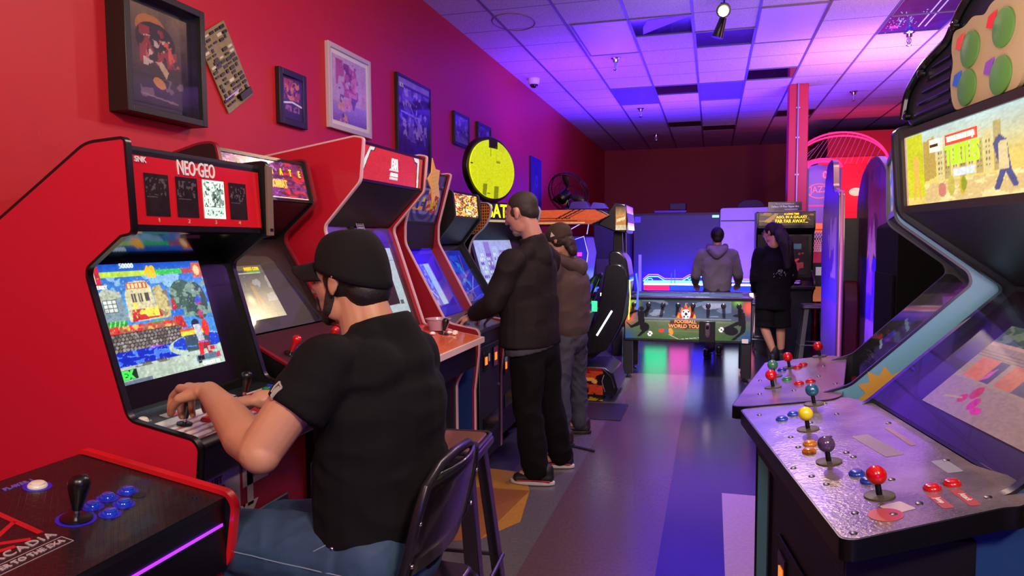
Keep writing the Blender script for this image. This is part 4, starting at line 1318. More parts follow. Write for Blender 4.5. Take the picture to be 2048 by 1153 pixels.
t, mo, so, cp, fr_ = upright('arcade_cabinet', 'black arcade cabinet with a glowing gold comic marquee', 4.76, 5.36, prof,
    dict(marquee=((-1.790, 1.882), (-1.772, 1.69)), hood=[(-1.772, 1.69), (-1.925, 1.50)], bezel=((-1.945, 1.49), (-1.675, 1.03)), glass=((-1.915, 1.49), (-1.645, 1.035)), panel=((-1.66, 1.04), (-1.43, 0.985))),
    M_black, mat('dark_edge', '#3a2c34', 0.4), mq, M_lit2, s6, (0.05, 0.48, 0.05, 0.52), M_darkgrey, -1.47, M_black, mt=0.004)
joystick(cp, (-1.52, 0.2, 1.01), (0.2, 0, 1), M_br, 0.05)
coin_door(t, -1.47, 0.14, 0.46, 0.25, 0.7)

# ---------------------------------------------------------------- BATMAN cabinet with rounded cheeks and oval topper
Y0, Y1 = 5.47, 6.17
t = thing('arcade_cabinet', 'black arcade cabinet with yellow BAT lettering and rounded orange cheeks', 'arcade cabinet', (-1.72 + 1.72 * math.cos(math.radians(22)), Y0 - 1.72 * math.sin(math.radians(22)), 0), math.radians(-22))
W = Y1 - Y0
prof = [(-2.38, 1.80), (-1.90, 1.835), (-1.74, 1.825), (-1.712, 1.78), (-1.735, 1.70), (-1.79, 1.63), (-1.90, 1.56), (-1.955, 1.47), (-1.955, 1.25), (-1.75, 1.02), (-1.50, 0.98), (-1.50, 0.10), (-2.38, 0.10)]
mch = mat('orange_dot_cheek', '#c8702a', 0.4)
nt = mch.node_tree
b = nt.nodes['Principled BSDF']
tc = nt.nodes.new('ShaderNodeTexCoord'); vor = nt.nodes.new('ShaderNodeTexVoronoi'); vor.inputs['Scale'].default_value = 42; vor.inputs['Randomness'].default_value = 0.0
cr = nt.nodes.new('ShaderNodeValToRGB'); cr.color_ramp.interpolation = 'CONSTANT'
cr.color_ramp.elements[0].color = lin('#401c10'); cr.color_ramp.elements[1].position = 0.34; cr.color_ramp.elements[1].color = lin('#d07c30')
nt.links.new(tc.outputs['Object'], vor.inputs['Vector']); nt.links.new(vor.outputs['Distance'], cr.inputs[0]); nt.links.new(cr.outputs[0], b.inputs['Base Color'])

side_panels(t, prof, 0, W, 0.018, [M_black, M_black], mat('white_line_edge', '#c8c4d8', 0.4), None, rads=0.05, mt=0.006)
g = G(); g.prism(rounded([(-2.0, 1.82), (-1.745, 1.82), (-1.718, 1.775), (-1.738, 1.70), (-1.80, 1.625), (-1.90, 1.57), (-2.0, 1.6)], 0.03), -0.003, -0.001, 'y'); g.build('side_art', mch, t, smooth=0)
mq = Pic(0.66, 0.15, '#1a1636', 100); mq.rect(0, 0, 1, 0.10, '#d8b890').rect(0, 0.10, 1, 0.13, '#30284a')
ma, mb_ = (-1.80, 1.835), (-1.79, 1.675)
panel_slab('marquee_box', (-1.815, 1.84), (-1.805, 1.67), 0.018, W - 0.018, 0.02, M_blackplastic, t)
e, n = seg_frame(ma, mb_)
mo = mq.build('marquee', on_seg(ma, mb_, 0.158, 0.02, 0), (0, W - 0.04, 0), (-e.x * 0.155, 0, -e.y * 0.155), M_lit1, t)
text('lettering', 'BATMAN', 0.155, on_seg(ma, mb_, 0.072, 0.345, 0.003), (0, 1, 0), (0, 0, 1), mat('bat_yellow', '#f2ee20', 0.4, es=1.0), mo, sx=0.95, bold=0.003)
cab_body(t, 0.018, W - 0.018, [((-1.80, 1.67), (-1.98, 1.50), 0.02)], M_black)
sb = Pic(0.5, 0.55, '#a8b8e8', 130)
sb.mottle(5, 140, 0.8, 1.2)
for k in range(5):
    x_ = 0.05 + 0.19 * k
    sb.rect(x_, 0, x_ + 0.15, 0.62 + 0.07 * ((k * 3) % 4), '#8a80d0' if k % 2 else '#b0c8f0')
    for r_ in range(9):
        for c_ in range(3):
            if (r_ * 3 + c_ * 5 + k) % 4:
                sb.rect(x_ + 0.015 + 0.045 * c_, 0.04 + 0.07 * r_, x_ + 0.045 + 0.045 * c_, 0.085 + 0.07 * r_, '#e8f0ff' if (r_ + k) % 3 else '#6a3ac0')
sb.rect(0, 0.88, 0.6, 1, '#90e8d8')
ba, bb_ = (-1.985, 1.62), (-1.79, 1.05)
e, n = seg_frame(ba, bb_)
panel_slab('bezel', ba, bb_, 0.018, W - 0.018, 0.02, M_blackplastic, t)
sb.build('screen', on_seg(ba, bb_, 0.57, 0.05, 0.003), (0, 0.50, 0), (-e.x * 0.55, 0, -e.y * 0.55), M_lit1, t)
panel_slab('control_panel', (-1.80, 1.05), (-1.50, 0.99), 0.018, W - 0.018, 0.03, M_darkgrey, t)
g = G(); g.box(-1.52, -1.50, 0.018, W - 0.018, 0.10, 0.96); g.build('front_panel', M_black, t, smooth=0)
g = G(); g.box(-2.38, -1.52, 0.018, W - 0.018, 0.10, 0.13); g.build('base_board', M_black, t, smooth=0)
for x_ in (-2.3, -1.58):
    for y_ in (0.05, W - 0.05):
        g = G(); g.cyl((x_, y_, 0), (x_, y_, 0.10), 0.02); g.build('foot', M_darkgrey, t)
g = G(); g.box(-2.37, -1.82, 0.018, W - 0.018, 1.80, 1.815); g.build('top_panel', M_black, t, smooth=0)
# oval topper
t = thing('oval_sign', 'large glowing yellow oval emblem sign standing on top of the BAT cabinet', 'sign', (-1.80, 5.80, 2.125), math.radians(-12))
g = G(); g.prism([(0.41 * math.cos(a), 0.275 * math.sin(a)) for a in [2 * math.pi * i / 48 for i in range(48)]], -0.05, 0.0, 'x'); g.build('backing_oval', M_blackplastic, t, bevel=0.006)
M_bat = mat('glowing_yellow_plastic', '#e6ee10', 0.4, emit='#e4f010', es=0.85)
M_batd = mat('shaded_olive_plastic', '#a8b010', 0.4, emit='#98a808', es=0.35)


def oval(x, sx=0.50, sz=0.25):
    return [(sx * math.cos(a), sz * math.sin(a)) for a in [2 * math.pi * i / 64 for i in range(64)]]


# yellow field with the black-outlined notches of the emblem cut at top and bottom
fp = Pic(0.76, 0.49, '#e6ee10', 220)
fp.rect(0.40, 0.86, 0.60, 1.0, '#0a0a08').rect(0.44, 0.72, 0.445, 0.90, '#3a4008').rect(0.56, 0.66, 0.565, 0.9, '#9aa410').rect(0.565, 0.62, 0.66, 0.66, '#9aa410').poly([(0.60, 0.98), (0.62, 0.84), (0.75, 0.82), (0.80, 0.92)], '#d8e010')
fp.poly([(0.27, 0.24), (0.36, 0.24), (0.33, 0.02), (0.25, 0.04)], '#8a9208').poly([(0.52, 0.22), (0.62, 0.22), (0.60, 0.0), (0.50, 0.0)], '#8a9208').line((0.0, 0.55), (0.05, 0.55), 0.004, '#202008').line((0.36, 0.08), (0.42, 0.08), 0.004, '#202008').line((0.3, 0.24), (0.42, 0.34), 0.003, '#c0c810').line((0.5, 0.7), (0.46, 0.2), 0.002, '#d0d810')
fp.build('emblem_face', (0.012, -0.38, -0.245), (0, 0.76, 0), (0, 0, 0.49), M_lit1, t, shape=lambda a, b_: ((a - 0.5) / 0.5) ** 2 + ((b_ - 0.5) / 0.5) ** 2 <= 1)
g = G(); g.prism(oval(0, 0.378, 0.243), 0.0, 0.011, 'x'); g.build('emblem_body', M_bat, t)
g = G(); g.box(-0.045, -0.005, -0.10, 0.10, -0.30, -0.2); g.build('bracket', M_blackplastic, t)

# ---------------------------------------------------------------- racing simulator
Y0 = 6.55
t = thing('racing_simulator', 'racing simulator with an orange striped canopy and a black bucket seat', 'arcade racing simulator', (0, Y0, 0))
cv = Pic(1.5, 0.135, '#e05a34', 230)
cv.rect(0.0, 0.55, 0.33, 1.0, '#6a7a1c').rect(0.0, 0.30, 0.26, 0.55, '#e89030').rect(0, 0.0, 1, 0.28, '#c8502a').rect(0, 0.0, 0.35, 0.28, '#a8a020').line((0, 0.40), (0.75, 0.40), 0.0035, '#1a0c08').line((0, 0.28), (0.80, 0.26), 0.0035, '#1a0c08').line((0, 0.12), (0.85, 0.12), 0.003, '#f8e0a0')
cv.line((0.70, 0.38), (0.82, 1.0), 0.006, '#1a0c08').line((0.66, 0.38), (0.78, 1.0), 0.006, '#1a0c08').line((0.73, 0.38), (0.85, 1.0), 0.003, '#1a0c08').rect(0.33, 0.2, 0.337, 0.8, '#3a1a10')
g = G(); g.prism([(-2.36, 1.665), (-1.03, 1.675), (-0.90, 1.75), (-0.98, 1.80), (-1.56, 1.815), (-2.36, 1.815)], 0.0, 0.72, 'y'); can = g.build('canopy', M_black, t, bevel=0.01)
cv.build('side_print', (-2.36, -0.004, 1.672), (1.44, 0, 0), (0, 0, 0.135), M_lit1, can, shape=lambda a, b_: a < 0.90 + 0.10 * (1 - np.abs(b_ - 0.55) * 2))
g = G(); g.prism([(-1.02, 1.665), (-0.865, 1.60), (-0.76, 1.585), (-0.745, 1.70), (-0.765, 1.85), (-0.87, 1.865), (-0.93, 1.78)], 0.02, 0.62, 'y'); hb = g.build('header_box', M_blackplastic, t, bevel=0.01)
hp = Pic(0.5, 0.2, '#e8963c', 80); hp.vgrad(0.6, 1, '#f0b060', '#503038').rect(0, 0.0, 1, 0.22, '#ffe8c0').mottle(6, 150, 0.7, 1.2).line((0.1, 0.4), (0.9, 0.5), 0.012, '#fff0c0')
hp.build('header_print', (-0.742, 0.05, 1.615), (0.0, 0.54, 0), (-0.018, 0, 0.225), M_lit2, hb)
hp.build('header_print', (-0.855, 0.016, 1.615), (0.095, 0, 0), (0.0, 0, 0.215), M_lit1, hb)
g = G(); g.prism([(-0.90, 1.60), (-0.82, 1.60), (-0.80, 1.10), (-0.92, 1.10)], 0.22, 0.28, 'y'); g.build('canopy_post', M_blackplastic, t, bevel=0.006)
g = G(); g.prism([(-0.90, 1.60), (-0.82, 1.60), (-0.80, 1.10), (-0.92, 1.10)], 0.50, 0.56, 'y'); g.build('canopy_post', M_blackplastic, t, bevel=0.006)
seat = rounded([(-0.935, 1.42), (-0.84, 1.425), (-0.765, 1.35), (-0.735, 1.15), (-0.80, 0.78), (-0.95, 0.50), (-1.10, 0.38), (-1.42, 0.40), (-1.42, 0.50), (-1.19, 0.50), (-1.055, 0.68), (-0.965, 0.95), (-0.93, 1.15)], 0.05)
g = G(); g.prism(seat, 0.12, 0.52, 'y'); so = g.build('seat', mat('black_vinyl', '#101014', 0.28, coat=0.3), t, bevel=0.015)
for y_ in (0.08, 0.52):
    g = G(); g.prism(rounded([(-0.99, 1.05), (-0.955, 1.30), (-0.80, 1.30), (-0.74, 1.12), (-0.80, 0.76), (-0.94, 0.48), (-1.42, 0.36), (-1.42, 0.58), (-1.20, 0.56), (-1.05, 0.75)], 0.06), y_, y_ + 0.04, 'y'); g.build('seat_wing', mat('black_vinyl'), so, bevel=0.01)
M_led = mat('white_led', '#e8ecff', 0.4, es=6)
M_ledb = mat('blue_led', '#3048ff', 0.4, es=2.2)
M_ledy = mat('yellow_led', '#d8f040', 0.4, es=2.0)
g = G(); g.tube([(-0.895, 0.075, 0.86), (-1.035, 0.075, 0.625)], 0.008); g.build('led_strip', M_led, t)
g = G(); g.tube([(-0.742, 0.1, 0.78), (-0.728, 0.1, 1.0), (-0.735, 0.1, 1.15)], 0.005); g.build('led_strip', M_ledy, t)
g = G(); g.tube([(-0.69, 0.35, 0.85), (-0.68, 0.35, 1.05), (-0.70, 0.35, 1.2)], 0.009); g.tube([(-0.745, 0.16, 1.16), (-0.80, 0.16, 1.38)], 0.006); g.build('led_strip', M_ledb, t)
fb = Pic(1.0, 0.34, '#1a0c0c', 120)
fb.blotch(7, 152, 0.52, '#8a1c14', 0.9, 0.2, 0.3, 1, 1).blotch(9, 153, 0.58, '#c84820', 0.9, 0.2, 0.2, 1, 0.9).blotch(12, 154, 0.64, '#f0b050', 0.9, 0.3, 0.2, 1, 0.7).rect(0.3, 0, 1, 0.12, '#b08a20').blotch(24, 155, 0.5, '#2a2008', 1, 0.3, 0, 1, 0.12)
base = [(-2.0, 0.0), (-0.985, 0.0), (-0.97, 0.06), (-0.86, 0.06), (-0.83, 0.12), (-0.875, 0.28), (-0.96, 0.33), (-2.0, 0.33)]
g = G(); g.prism(base, 0.03, 0.68, 'y'); bo = g.build('base', M_blackplastic, t, bevel=0.01)
fb.build('side_art', (-1.9, 0.026, 0.01), (0.93, 0, 0), (0, 0, 0.31), M_printgloss, bo)
g = G(); g.tube([(-0.975, 0.024, 0.32), (-0.89, 0.024, 0.24), (-0.86, 0.024, 0.14)], 0.006); g.tube([(-0.95, 0.024, 0.10), (-0.98, 0.024, 0.20), (-0.96, 0.024, 0.26)], 0.006); g.build('chrome_trim', M_chrome, bo)
g = G(); g.prism([(-1.75, 0.33), (-1.30, 0.33), (-1.15, 0.79), (-1.10, 0.83), (-1.20, 0.86), (-1.75, 0.83)], 0.02, 0.68, 'y'); g.build('dashboard', mat('pinkish_dash', '#6a5a68', 0.35), t, bevel=0.01)
g = G(); g.prism([(-1.40, 1.02), (-1.16, 1.10), (-1.06, 1.20), (-1.15, 1.00), (-1.30, 0.86), (-1.45, 0.86)], 0.10, 0.60, 'y'); g.build('cowl', M_blackplastic, t, bevel=0.008)
ring = [(-1.09 + 0.05 * math.sin(a), 0.35 + 0.16 * math.cos(a), 1.05 + 0.15 * math.sin(a)) for a in [2 * math.pi * i / 24 for i in range(24)]]
g = G(); g.tube(ring, 0.014, 8, closed=True); w_ = g.build('steering_wheel', M_blackplastic, t)
g = G(); g.cyl((-1.09, 0.35, 1.05), (-1.20, 0.35, 1.03), 0.03); g.tube([(-1.09, 0.20, 1.05), (-1.09, 0.50, 1.05)], 0.01); g.build('spokes', M_ledb, w_)
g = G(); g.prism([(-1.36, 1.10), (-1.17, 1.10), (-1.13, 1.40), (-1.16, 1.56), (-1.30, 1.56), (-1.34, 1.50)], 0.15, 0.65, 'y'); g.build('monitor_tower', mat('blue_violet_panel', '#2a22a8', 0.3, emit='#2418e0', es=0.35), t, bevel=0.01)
g = G(); g.box(-1.34, -1.26, 0.14, 0.149, 1.15, 1.50); g.build('side_screen', M_blackgloss, t)
g = G(); g.tube([(-1.37, 0.13, 1.10), (-1.35, 0.13, 1.50), (-1.17, 0.13, 1.56), (-1.13, 0.13, 1.40), (-1.17, 0.13, 1.10)], 0.004); g.tube([(-1.42, 0.13, 1.56), (-1.20, 0.13, 1.68), (-1.12, 0.13, 1.70), (-1.14, 0.13, 1.58)], 0.004); g.build('led_outline', mat('lavender_led', '#a8a0ff', 0.4, es=1.6), t)
for k, (z, c_) in enumerate(((1.39, '#e030d0'), (1.33, '#e030d0'), (1.27, '#ff3060'))):
    g = G(); g.box(-1.235, -1.19, 0.135, 0.14, z - 0.018, z + 0.018); g.build('glow_glyph', mat('glyph' + c_, c_, 0.4, es=1.4), t)
g = G(); g.box(-1.30, -1.22, 0.0, 0.018, 0.86, 0.95); g.build('pink_screen', mat('pink_screen', '#f080c8', 0.4, es=1.4), t)
g = G(); g.box(-1.12, -1.07, 0.30, 0.31, 0.83, 0.93); g.build('green_light', mat('green_led', '#30ff80', 0.4, es=2.0), t)
g = G(); g.box(-1.02, -0.99, 0.36, 0.37, 0.85, 0.98); g.build('pink_light', mat('pink_led', '#ff4090', 0.4, es=2.0), t)
g = G(); g.box(-1.06, -0.94, 0.45, 0.46, 0.97, 1.0); g.build('headlight_bar', mat('pale_lime_led', '#e8ffc0', 0.4, es=5.0), t)
g = G(); g.box(-0.99, -0.94, 0.55, 0.56, 1.16, 1.23); g.build('orange_label', mat('orange_label', '#f06a40', 0.4, es=0.8), t)
# fan on the canopy
t = thing('pedestal_fan', 'black round cage fan standing on top of the striped canopy', 'fan', (-1.37, 6.95, 1.819), 0.0)
g = G(); g.lathe((0, 0, 0), (0, 0, 1), [(0.11, 0.0), (0.11, 0.012), (0.04, 0.03), (0.02, 0.05)]); g.cyl((0, 0, 0.04), (0, 0, 0.12), 0.016); g.build('base', M_blackplastic, t)
tilt = Matrix.Rotation(math.radians(-62), 4, 'X') @ Matrix.Rotation(math.radians(18), 4, 'Y')
fc = Vector((-0.005, 0, 0.17))


def fp_(r, a, h):
    q = tilt @ Vector((r * math.cos(a), r * math.sin(a), h))
    return fc + q


g = G()
for r_, h in ((0.215, 0.0), (0.205, 0.035), (0.205, -0.03), (0.06, 0.06), (0.13, 0.052), (0.13, -0.045)):
    g.tube([fp_(r_, 2 * math.pi * i / 32, h) for i in range(32)], 0.0045 if r_ > 0.2 else 0.002, 5, closed=True)
for k in range(44):
    a = 2 * math.pi * k / 44
    g.tube([fp_(0.04, a, 0.062), fp_(0.13, a + 0.1, 0.052), fp_(0.205, a + 0.15, 0.035), fp_(0.215, a + 0.15, 0.0), fp_(0.205, a + 0.15, -0.03), fp_(0.13, a + 0.1, -0.045), fp_(0.05, a, -0.05)], 0.0013, 4)
g.build('cage', M_blackplastic, t)
for k in range(3):
    a = 2 * math.pi * k / 3 + 0.4
    g = G(); vs = []
    for i in range(7):
        r_ = 0.03 + 0.165 * i / 6
        wdt = 0.10 + 0.32 * math.sin(math.pi * (i + 0.8) / 7.6)
        vs += [fp_(r_, a - wdt * 0.6, 0.012), fp_(r_, a + wdt, -0.018)]
    g.add(vs, [(2 * i, 2 * i + 1, 2 * i + 3, 2 * i + 2) for i in range(6)])
    o = g.build('blade', mat('fan_blade', '#3a3038', 0.35), t)
    md = o.modifiers.new('thick', 'SOLIDIFY'); md.thickness = 0.003
g = G(); g.lathe(fp_(0, 0, -0.17), fp_(0, 0, 1) - fp_(0, 0, 0), [(0.03, 0.0), (0.055, 0.02), (0.065, 0.07), (0.062, 0.13), (0.05, 0.14)]); mo = g.build('motor', M_blackplastic, t)
g = G(); g.tube([fp_(0.063, a, -0.13) for a in [0.2 + 0.25 * i for i in range(8)]], 0.006); g.build('label_band', mat('tan_band', '#c8a888', 0.4), mo)
# clear tubs beside the fan
for (x_, w_, lb) in ((-1.20, 0.20, 'low clear blue lidded tub on the canopy right of the fan motor'), (-1.02, 0.16, 'low clear blue lidded tub at the tip of the canopy')):
    g = G(); g.prism(rounded([(x_ - w_ / 2, 1.818), (x_ + w_ / 2, 1.818), (x_ + w_ / 2 - 0.03, 1.865 if w_ < 0.18 else 1.885), (x_ - w_ / 2 + 0.03, 1.885 if w_ > 0.18 else 1.875)], 0.015), 6.60, 6.74, 'y')
    o = g.build('storage_tub', mat('blue_tub_plastic', '#4a3cb0', 0.2, coat=0.4)); tag(o, lb, 'storage tub')
# floor mat
g = G(); g.prism([(-1.75, 5.90), (-0.725, 5.92), (-0.722, 6.52), (-1.75, 6.50)], 0.002, 0.010, 'z')
o = g.build('floor_mat', mat('black_rubber_mat', '#1c1a1c', 0.5, var=0.3, scale=60), bevel=0.002); tag(o, 'dark rubber floor mat in front of the flame painted simulator base', 'mat')
g = G(); g.slab((-1.02, 5.08, 0.002), (0.22, -0.10, 0), (0.008, 0.022, 0), (0, 0, 0.012)); o = g.build('metal_bar', M_darkgrey); tag(o, 'thin dark bar lying flat on the floor beside the brown shoes', 'bar')

# ---------------------------------------------------------------- foreground console
t = thing('arcade_console', 'low black arcade console with red edge, blue buttons and black joystick, nearest the camera', 'arcade console', (0, 0.30, 0))
W = 1.20
pa, pb = (-1.619, 0.958), (-1.165, 0.884)
e2, n2 = seg_frame(pa, pb)
Lp = (Vector(pb) - Vector(pa)).length
prof = [(-1.624, 0.962), (-1.165, 0.886), (-1.15, 0.86), (-1.172, 0.715), (-1.21, 0.69), (-1.21, 0.05), (-1.624, 0.05)]
side_panels(t, prof, 0, W, 0.02, M_black, mat('red_tmolding', '#c81822', 0.3, coat=0.4), None, rads=[0.02, 0.012, 0.03, 0.02, 0.01, 0.01, 0.01], mt=0.012)
cp = panel_slab('control_panel', pa, pb, 0.02, W - 0.02, 0.02, M_black, t)
g = G(); g.box(-1.19, -1.168, 0.02, W - 0.02, 0.70, 0.872); g.build('front_panel', mat('console_front', '#0c070c', 0.35), t, smooth=0)
g = G(); g.box(-1.22, -1.205, 0.02, W - 0.02, 0.05, 0.70); g.build('lower_panel', M_black, t, smooth=0)
g = G(); g.box(-1.62, -1.60, 0.02, W - 0.02, 0.05, 0.93); g.build('back_panel', M_black, t, smooth=0)
for x_ in (-1.58, -1.26):
    for y_ in (0.06, W - 0.06):
        g = G(); g.cyl((x_, y_, 0), (x_, y_, 0.05), 0.02); g.build('foot', M_darkgrey, t)
g = G(); g.box(-1.1665, -1.1635, 0.15, W - 0.035, 0.815, 0.822); g.build('led_line', mat('purple_led', '#9a30ff', 0.4, es=1.6), t)
dm = mat('diamond_plate_black', '#141215', 0.34, coat=0.2)
nt = dm.node_tree; b = nt.nodes['Principled BSDF']
tc = nt.nodes.new('ShaderNodeTexCoord'); mp = nt.nodes.new('ShaderNodeMapping'); mp.inputs['Rotation'].default_value = (0, 0, math.radians(45)); mp.inputs['Scale'].default_value = (38, 38, 38)
ck = nt.nodes.new('ShaderNodeTexBrick'); ck.inputs['Scale'].default_value = 1.0; ck.inputs['Mortar Size'].default_value = 0.09; ck.inputs['Mortar Smooth'].default_value = 0.5
ck.inputs['Color1'].default_value = (0, 0, 0, 1); ck.inputs['Color2'].default_value = (0.1, 0.1, 0.1, 1); ck.inputs['Mortar'].default_value = (1, 1, 1, 1); ck.inputs['Brick Width'].default_value = 1.0; ck.inputs['Row Height'].default_value = 0.5
bp_ = nt.nodes.new('ShaderNodeBump'); bp_.inputs['Strength'].default_value = 0.5; bp_.inputs['Distance'].default_value = 0.003
at = nt.nodes.new('ShaderNodeAttribute'); at.attribute_name = 'paint'
nt.links.new(tc.outputs['Object'], mp.inputs[0]); nt.links.new(mp.outputs[0], ck.inputs['Vector']); nt.links.new(ck.outputs['Color'], bp_.inputs['Height']); nt.links.new(bp_.outputs[0], b.inputs['Normal']); nt.links.new(at.outputs['Color'], b.inputs['Base Color'])
s = Pic(W - 0.04, Lp, '#141216', 150)
for k in range(24):
    s.rect(0, 0, 0.80 - 0.018 * k, 1, tuple(np.array([0.085 + 0.0040 * k, 0.07 - 0.0004 * k, 0.08])), 0.6)
s.build('panel_print', on_seg(pa, pb, Lp, 0.02, 0.001), (0, W - 0.04, 0), (-e2.x * Lp, 0, -e2.y * Lp), dm, cp)
nn = (n2.x, 0, n2.y)
M_ring = mat('blue_ring_print', '#241c90', 0.4, emit='#2818c8', es=0.25)
joystick(cp, on_seg(pa, pb, 0.281, 0.91, 0.002), nn, M_blackplastic, 0.068, bat=True, disc=0.026).scale = (1.25, 1.25, 1.25)
g = G(); g.lathe(on_seg(pa, pb, 0.281, 0.91, 0.0012), nn, [(0.040, 0.0), (0.040, 0.0008)], 32); g.build('ring_print', M_ring, cp)
M_bblue = mat('translucent_blue_button', '#1238b8', 0.12, emit='#1030d0', es=0.12, coat=1.0)
for (s_, y_) in ((0.262, 1.073), (0.253, 1.022), (0.261, 0.972), (0.305, 1.018), (0.318, 0.965)):
    g = G(); g.lathe(on_seg(pa, pb, s_, y_, 0.0012), nn, [(0.024, 0.0), (0.024, 0.0006)], 24); g.build('ring_print', M_ring, cp)
    button(cp, on_seg(pa, pb, s_, y_, 0.002), nn, M_bblue, 0.0175)
g = G(); g.lathe(on_seg(pa, pb, 0.296, 1.072, 0.0012), nn, [(0.016, 0.0), (0.016, 0.0008)], 24); g.build('hole_plug', M_darkgrey, cp)
button(cp, on_seg(pa, pb, 0.087, 0.982, 0.002), nn, M_bw, 0.021)
g = G(); g.lathe(on_seg(pa, pb, 0.087, 0.982, 0.0012), nn, [(0.030, 0.0), (0.030, 0.0006)], 24); g.build('ring_print', M_ring, cp)
g = G(); g.lathe(on_seg(pa, pb, 0.405, 1.135, 0.001), nn, [(0.006, 0.0), (0.006, 0.002)], 12); g.build('screw', M_steel, cp)
upx = (-e2.x, 0, -e2.y)
text('lettering', 'PLAYER 1', 0.018, on_seg(pa, pb, 0.050, 0.965, 0.002), (0, 1, 0), upx, mat('violet_print', '#6a50b0', 0.5), cp, bold=0.0004)
Mt = mat('pale_outline_print', '#a8989c', 0.5)
text('lettering', 'ARCADIA', 0.030, on_seg(pa, pb, 0.300, 0.838, 0.002), (0, 1, 0), upx, Mt, cp, sx=1.1, spacing=1.15, align='RIGHT')
text('lettering', 'POWER TO THE EXA', 0.0185, on_seg(pa, pb, 0.336, 0.828, 0.002), (0, 1, 0), upx, Mt, cp, sx=1.05, bold=0.0004, align='RIGHT')
g = G()
for (a, b_) in (((0.320, 0.45), (0.320, 0.838)), ((0.352, 0.45), (0.352, 0.838)), ((0.320, 0.838), (0.352, 0.838))):
    pA, pB = on_seg(pa, pb, a[0], a[1], 0.0015), on_seg(pa, pb, b_[0], b_[1], 0.0015)
    g.tube([pA, pB], 0.0008, 4)
g.build('outline_box', Mt, cp)
M_exr = mat('exa_logo_red', '#b01822', 0.4)


def stroke(g, p, q, wd):
    a, b_ = Vector(on_seg(pa, pb, p[0], p[1], 0.0012)), Vector(on_seg(pa, pb, q[0], q[1], 0.0012))
    d = (b_ - a).normalized(); w2 = d.cross(Vector(nn)) * wd / 2
    g.slab(a - w2, b_ - a, w2 * 2, Vector(nn) * 0.001)


g = G()
stroke(g, (0.08, 0.850), (0.276, 0.828), 0.013)
stroke(g, (0.195, 0.836), (0.225, 0.775), 0.010)
stroke(g, (0.282, 0.800), (0.225, 0.72), 0.011)
stroke(g, (0.284, 0.765), (0.262, 0.68), 0.011)
stroke(g, (0.10, 0.72), (0.27, 0.67), 0.011)
g.build('logo', M_exr, cp)

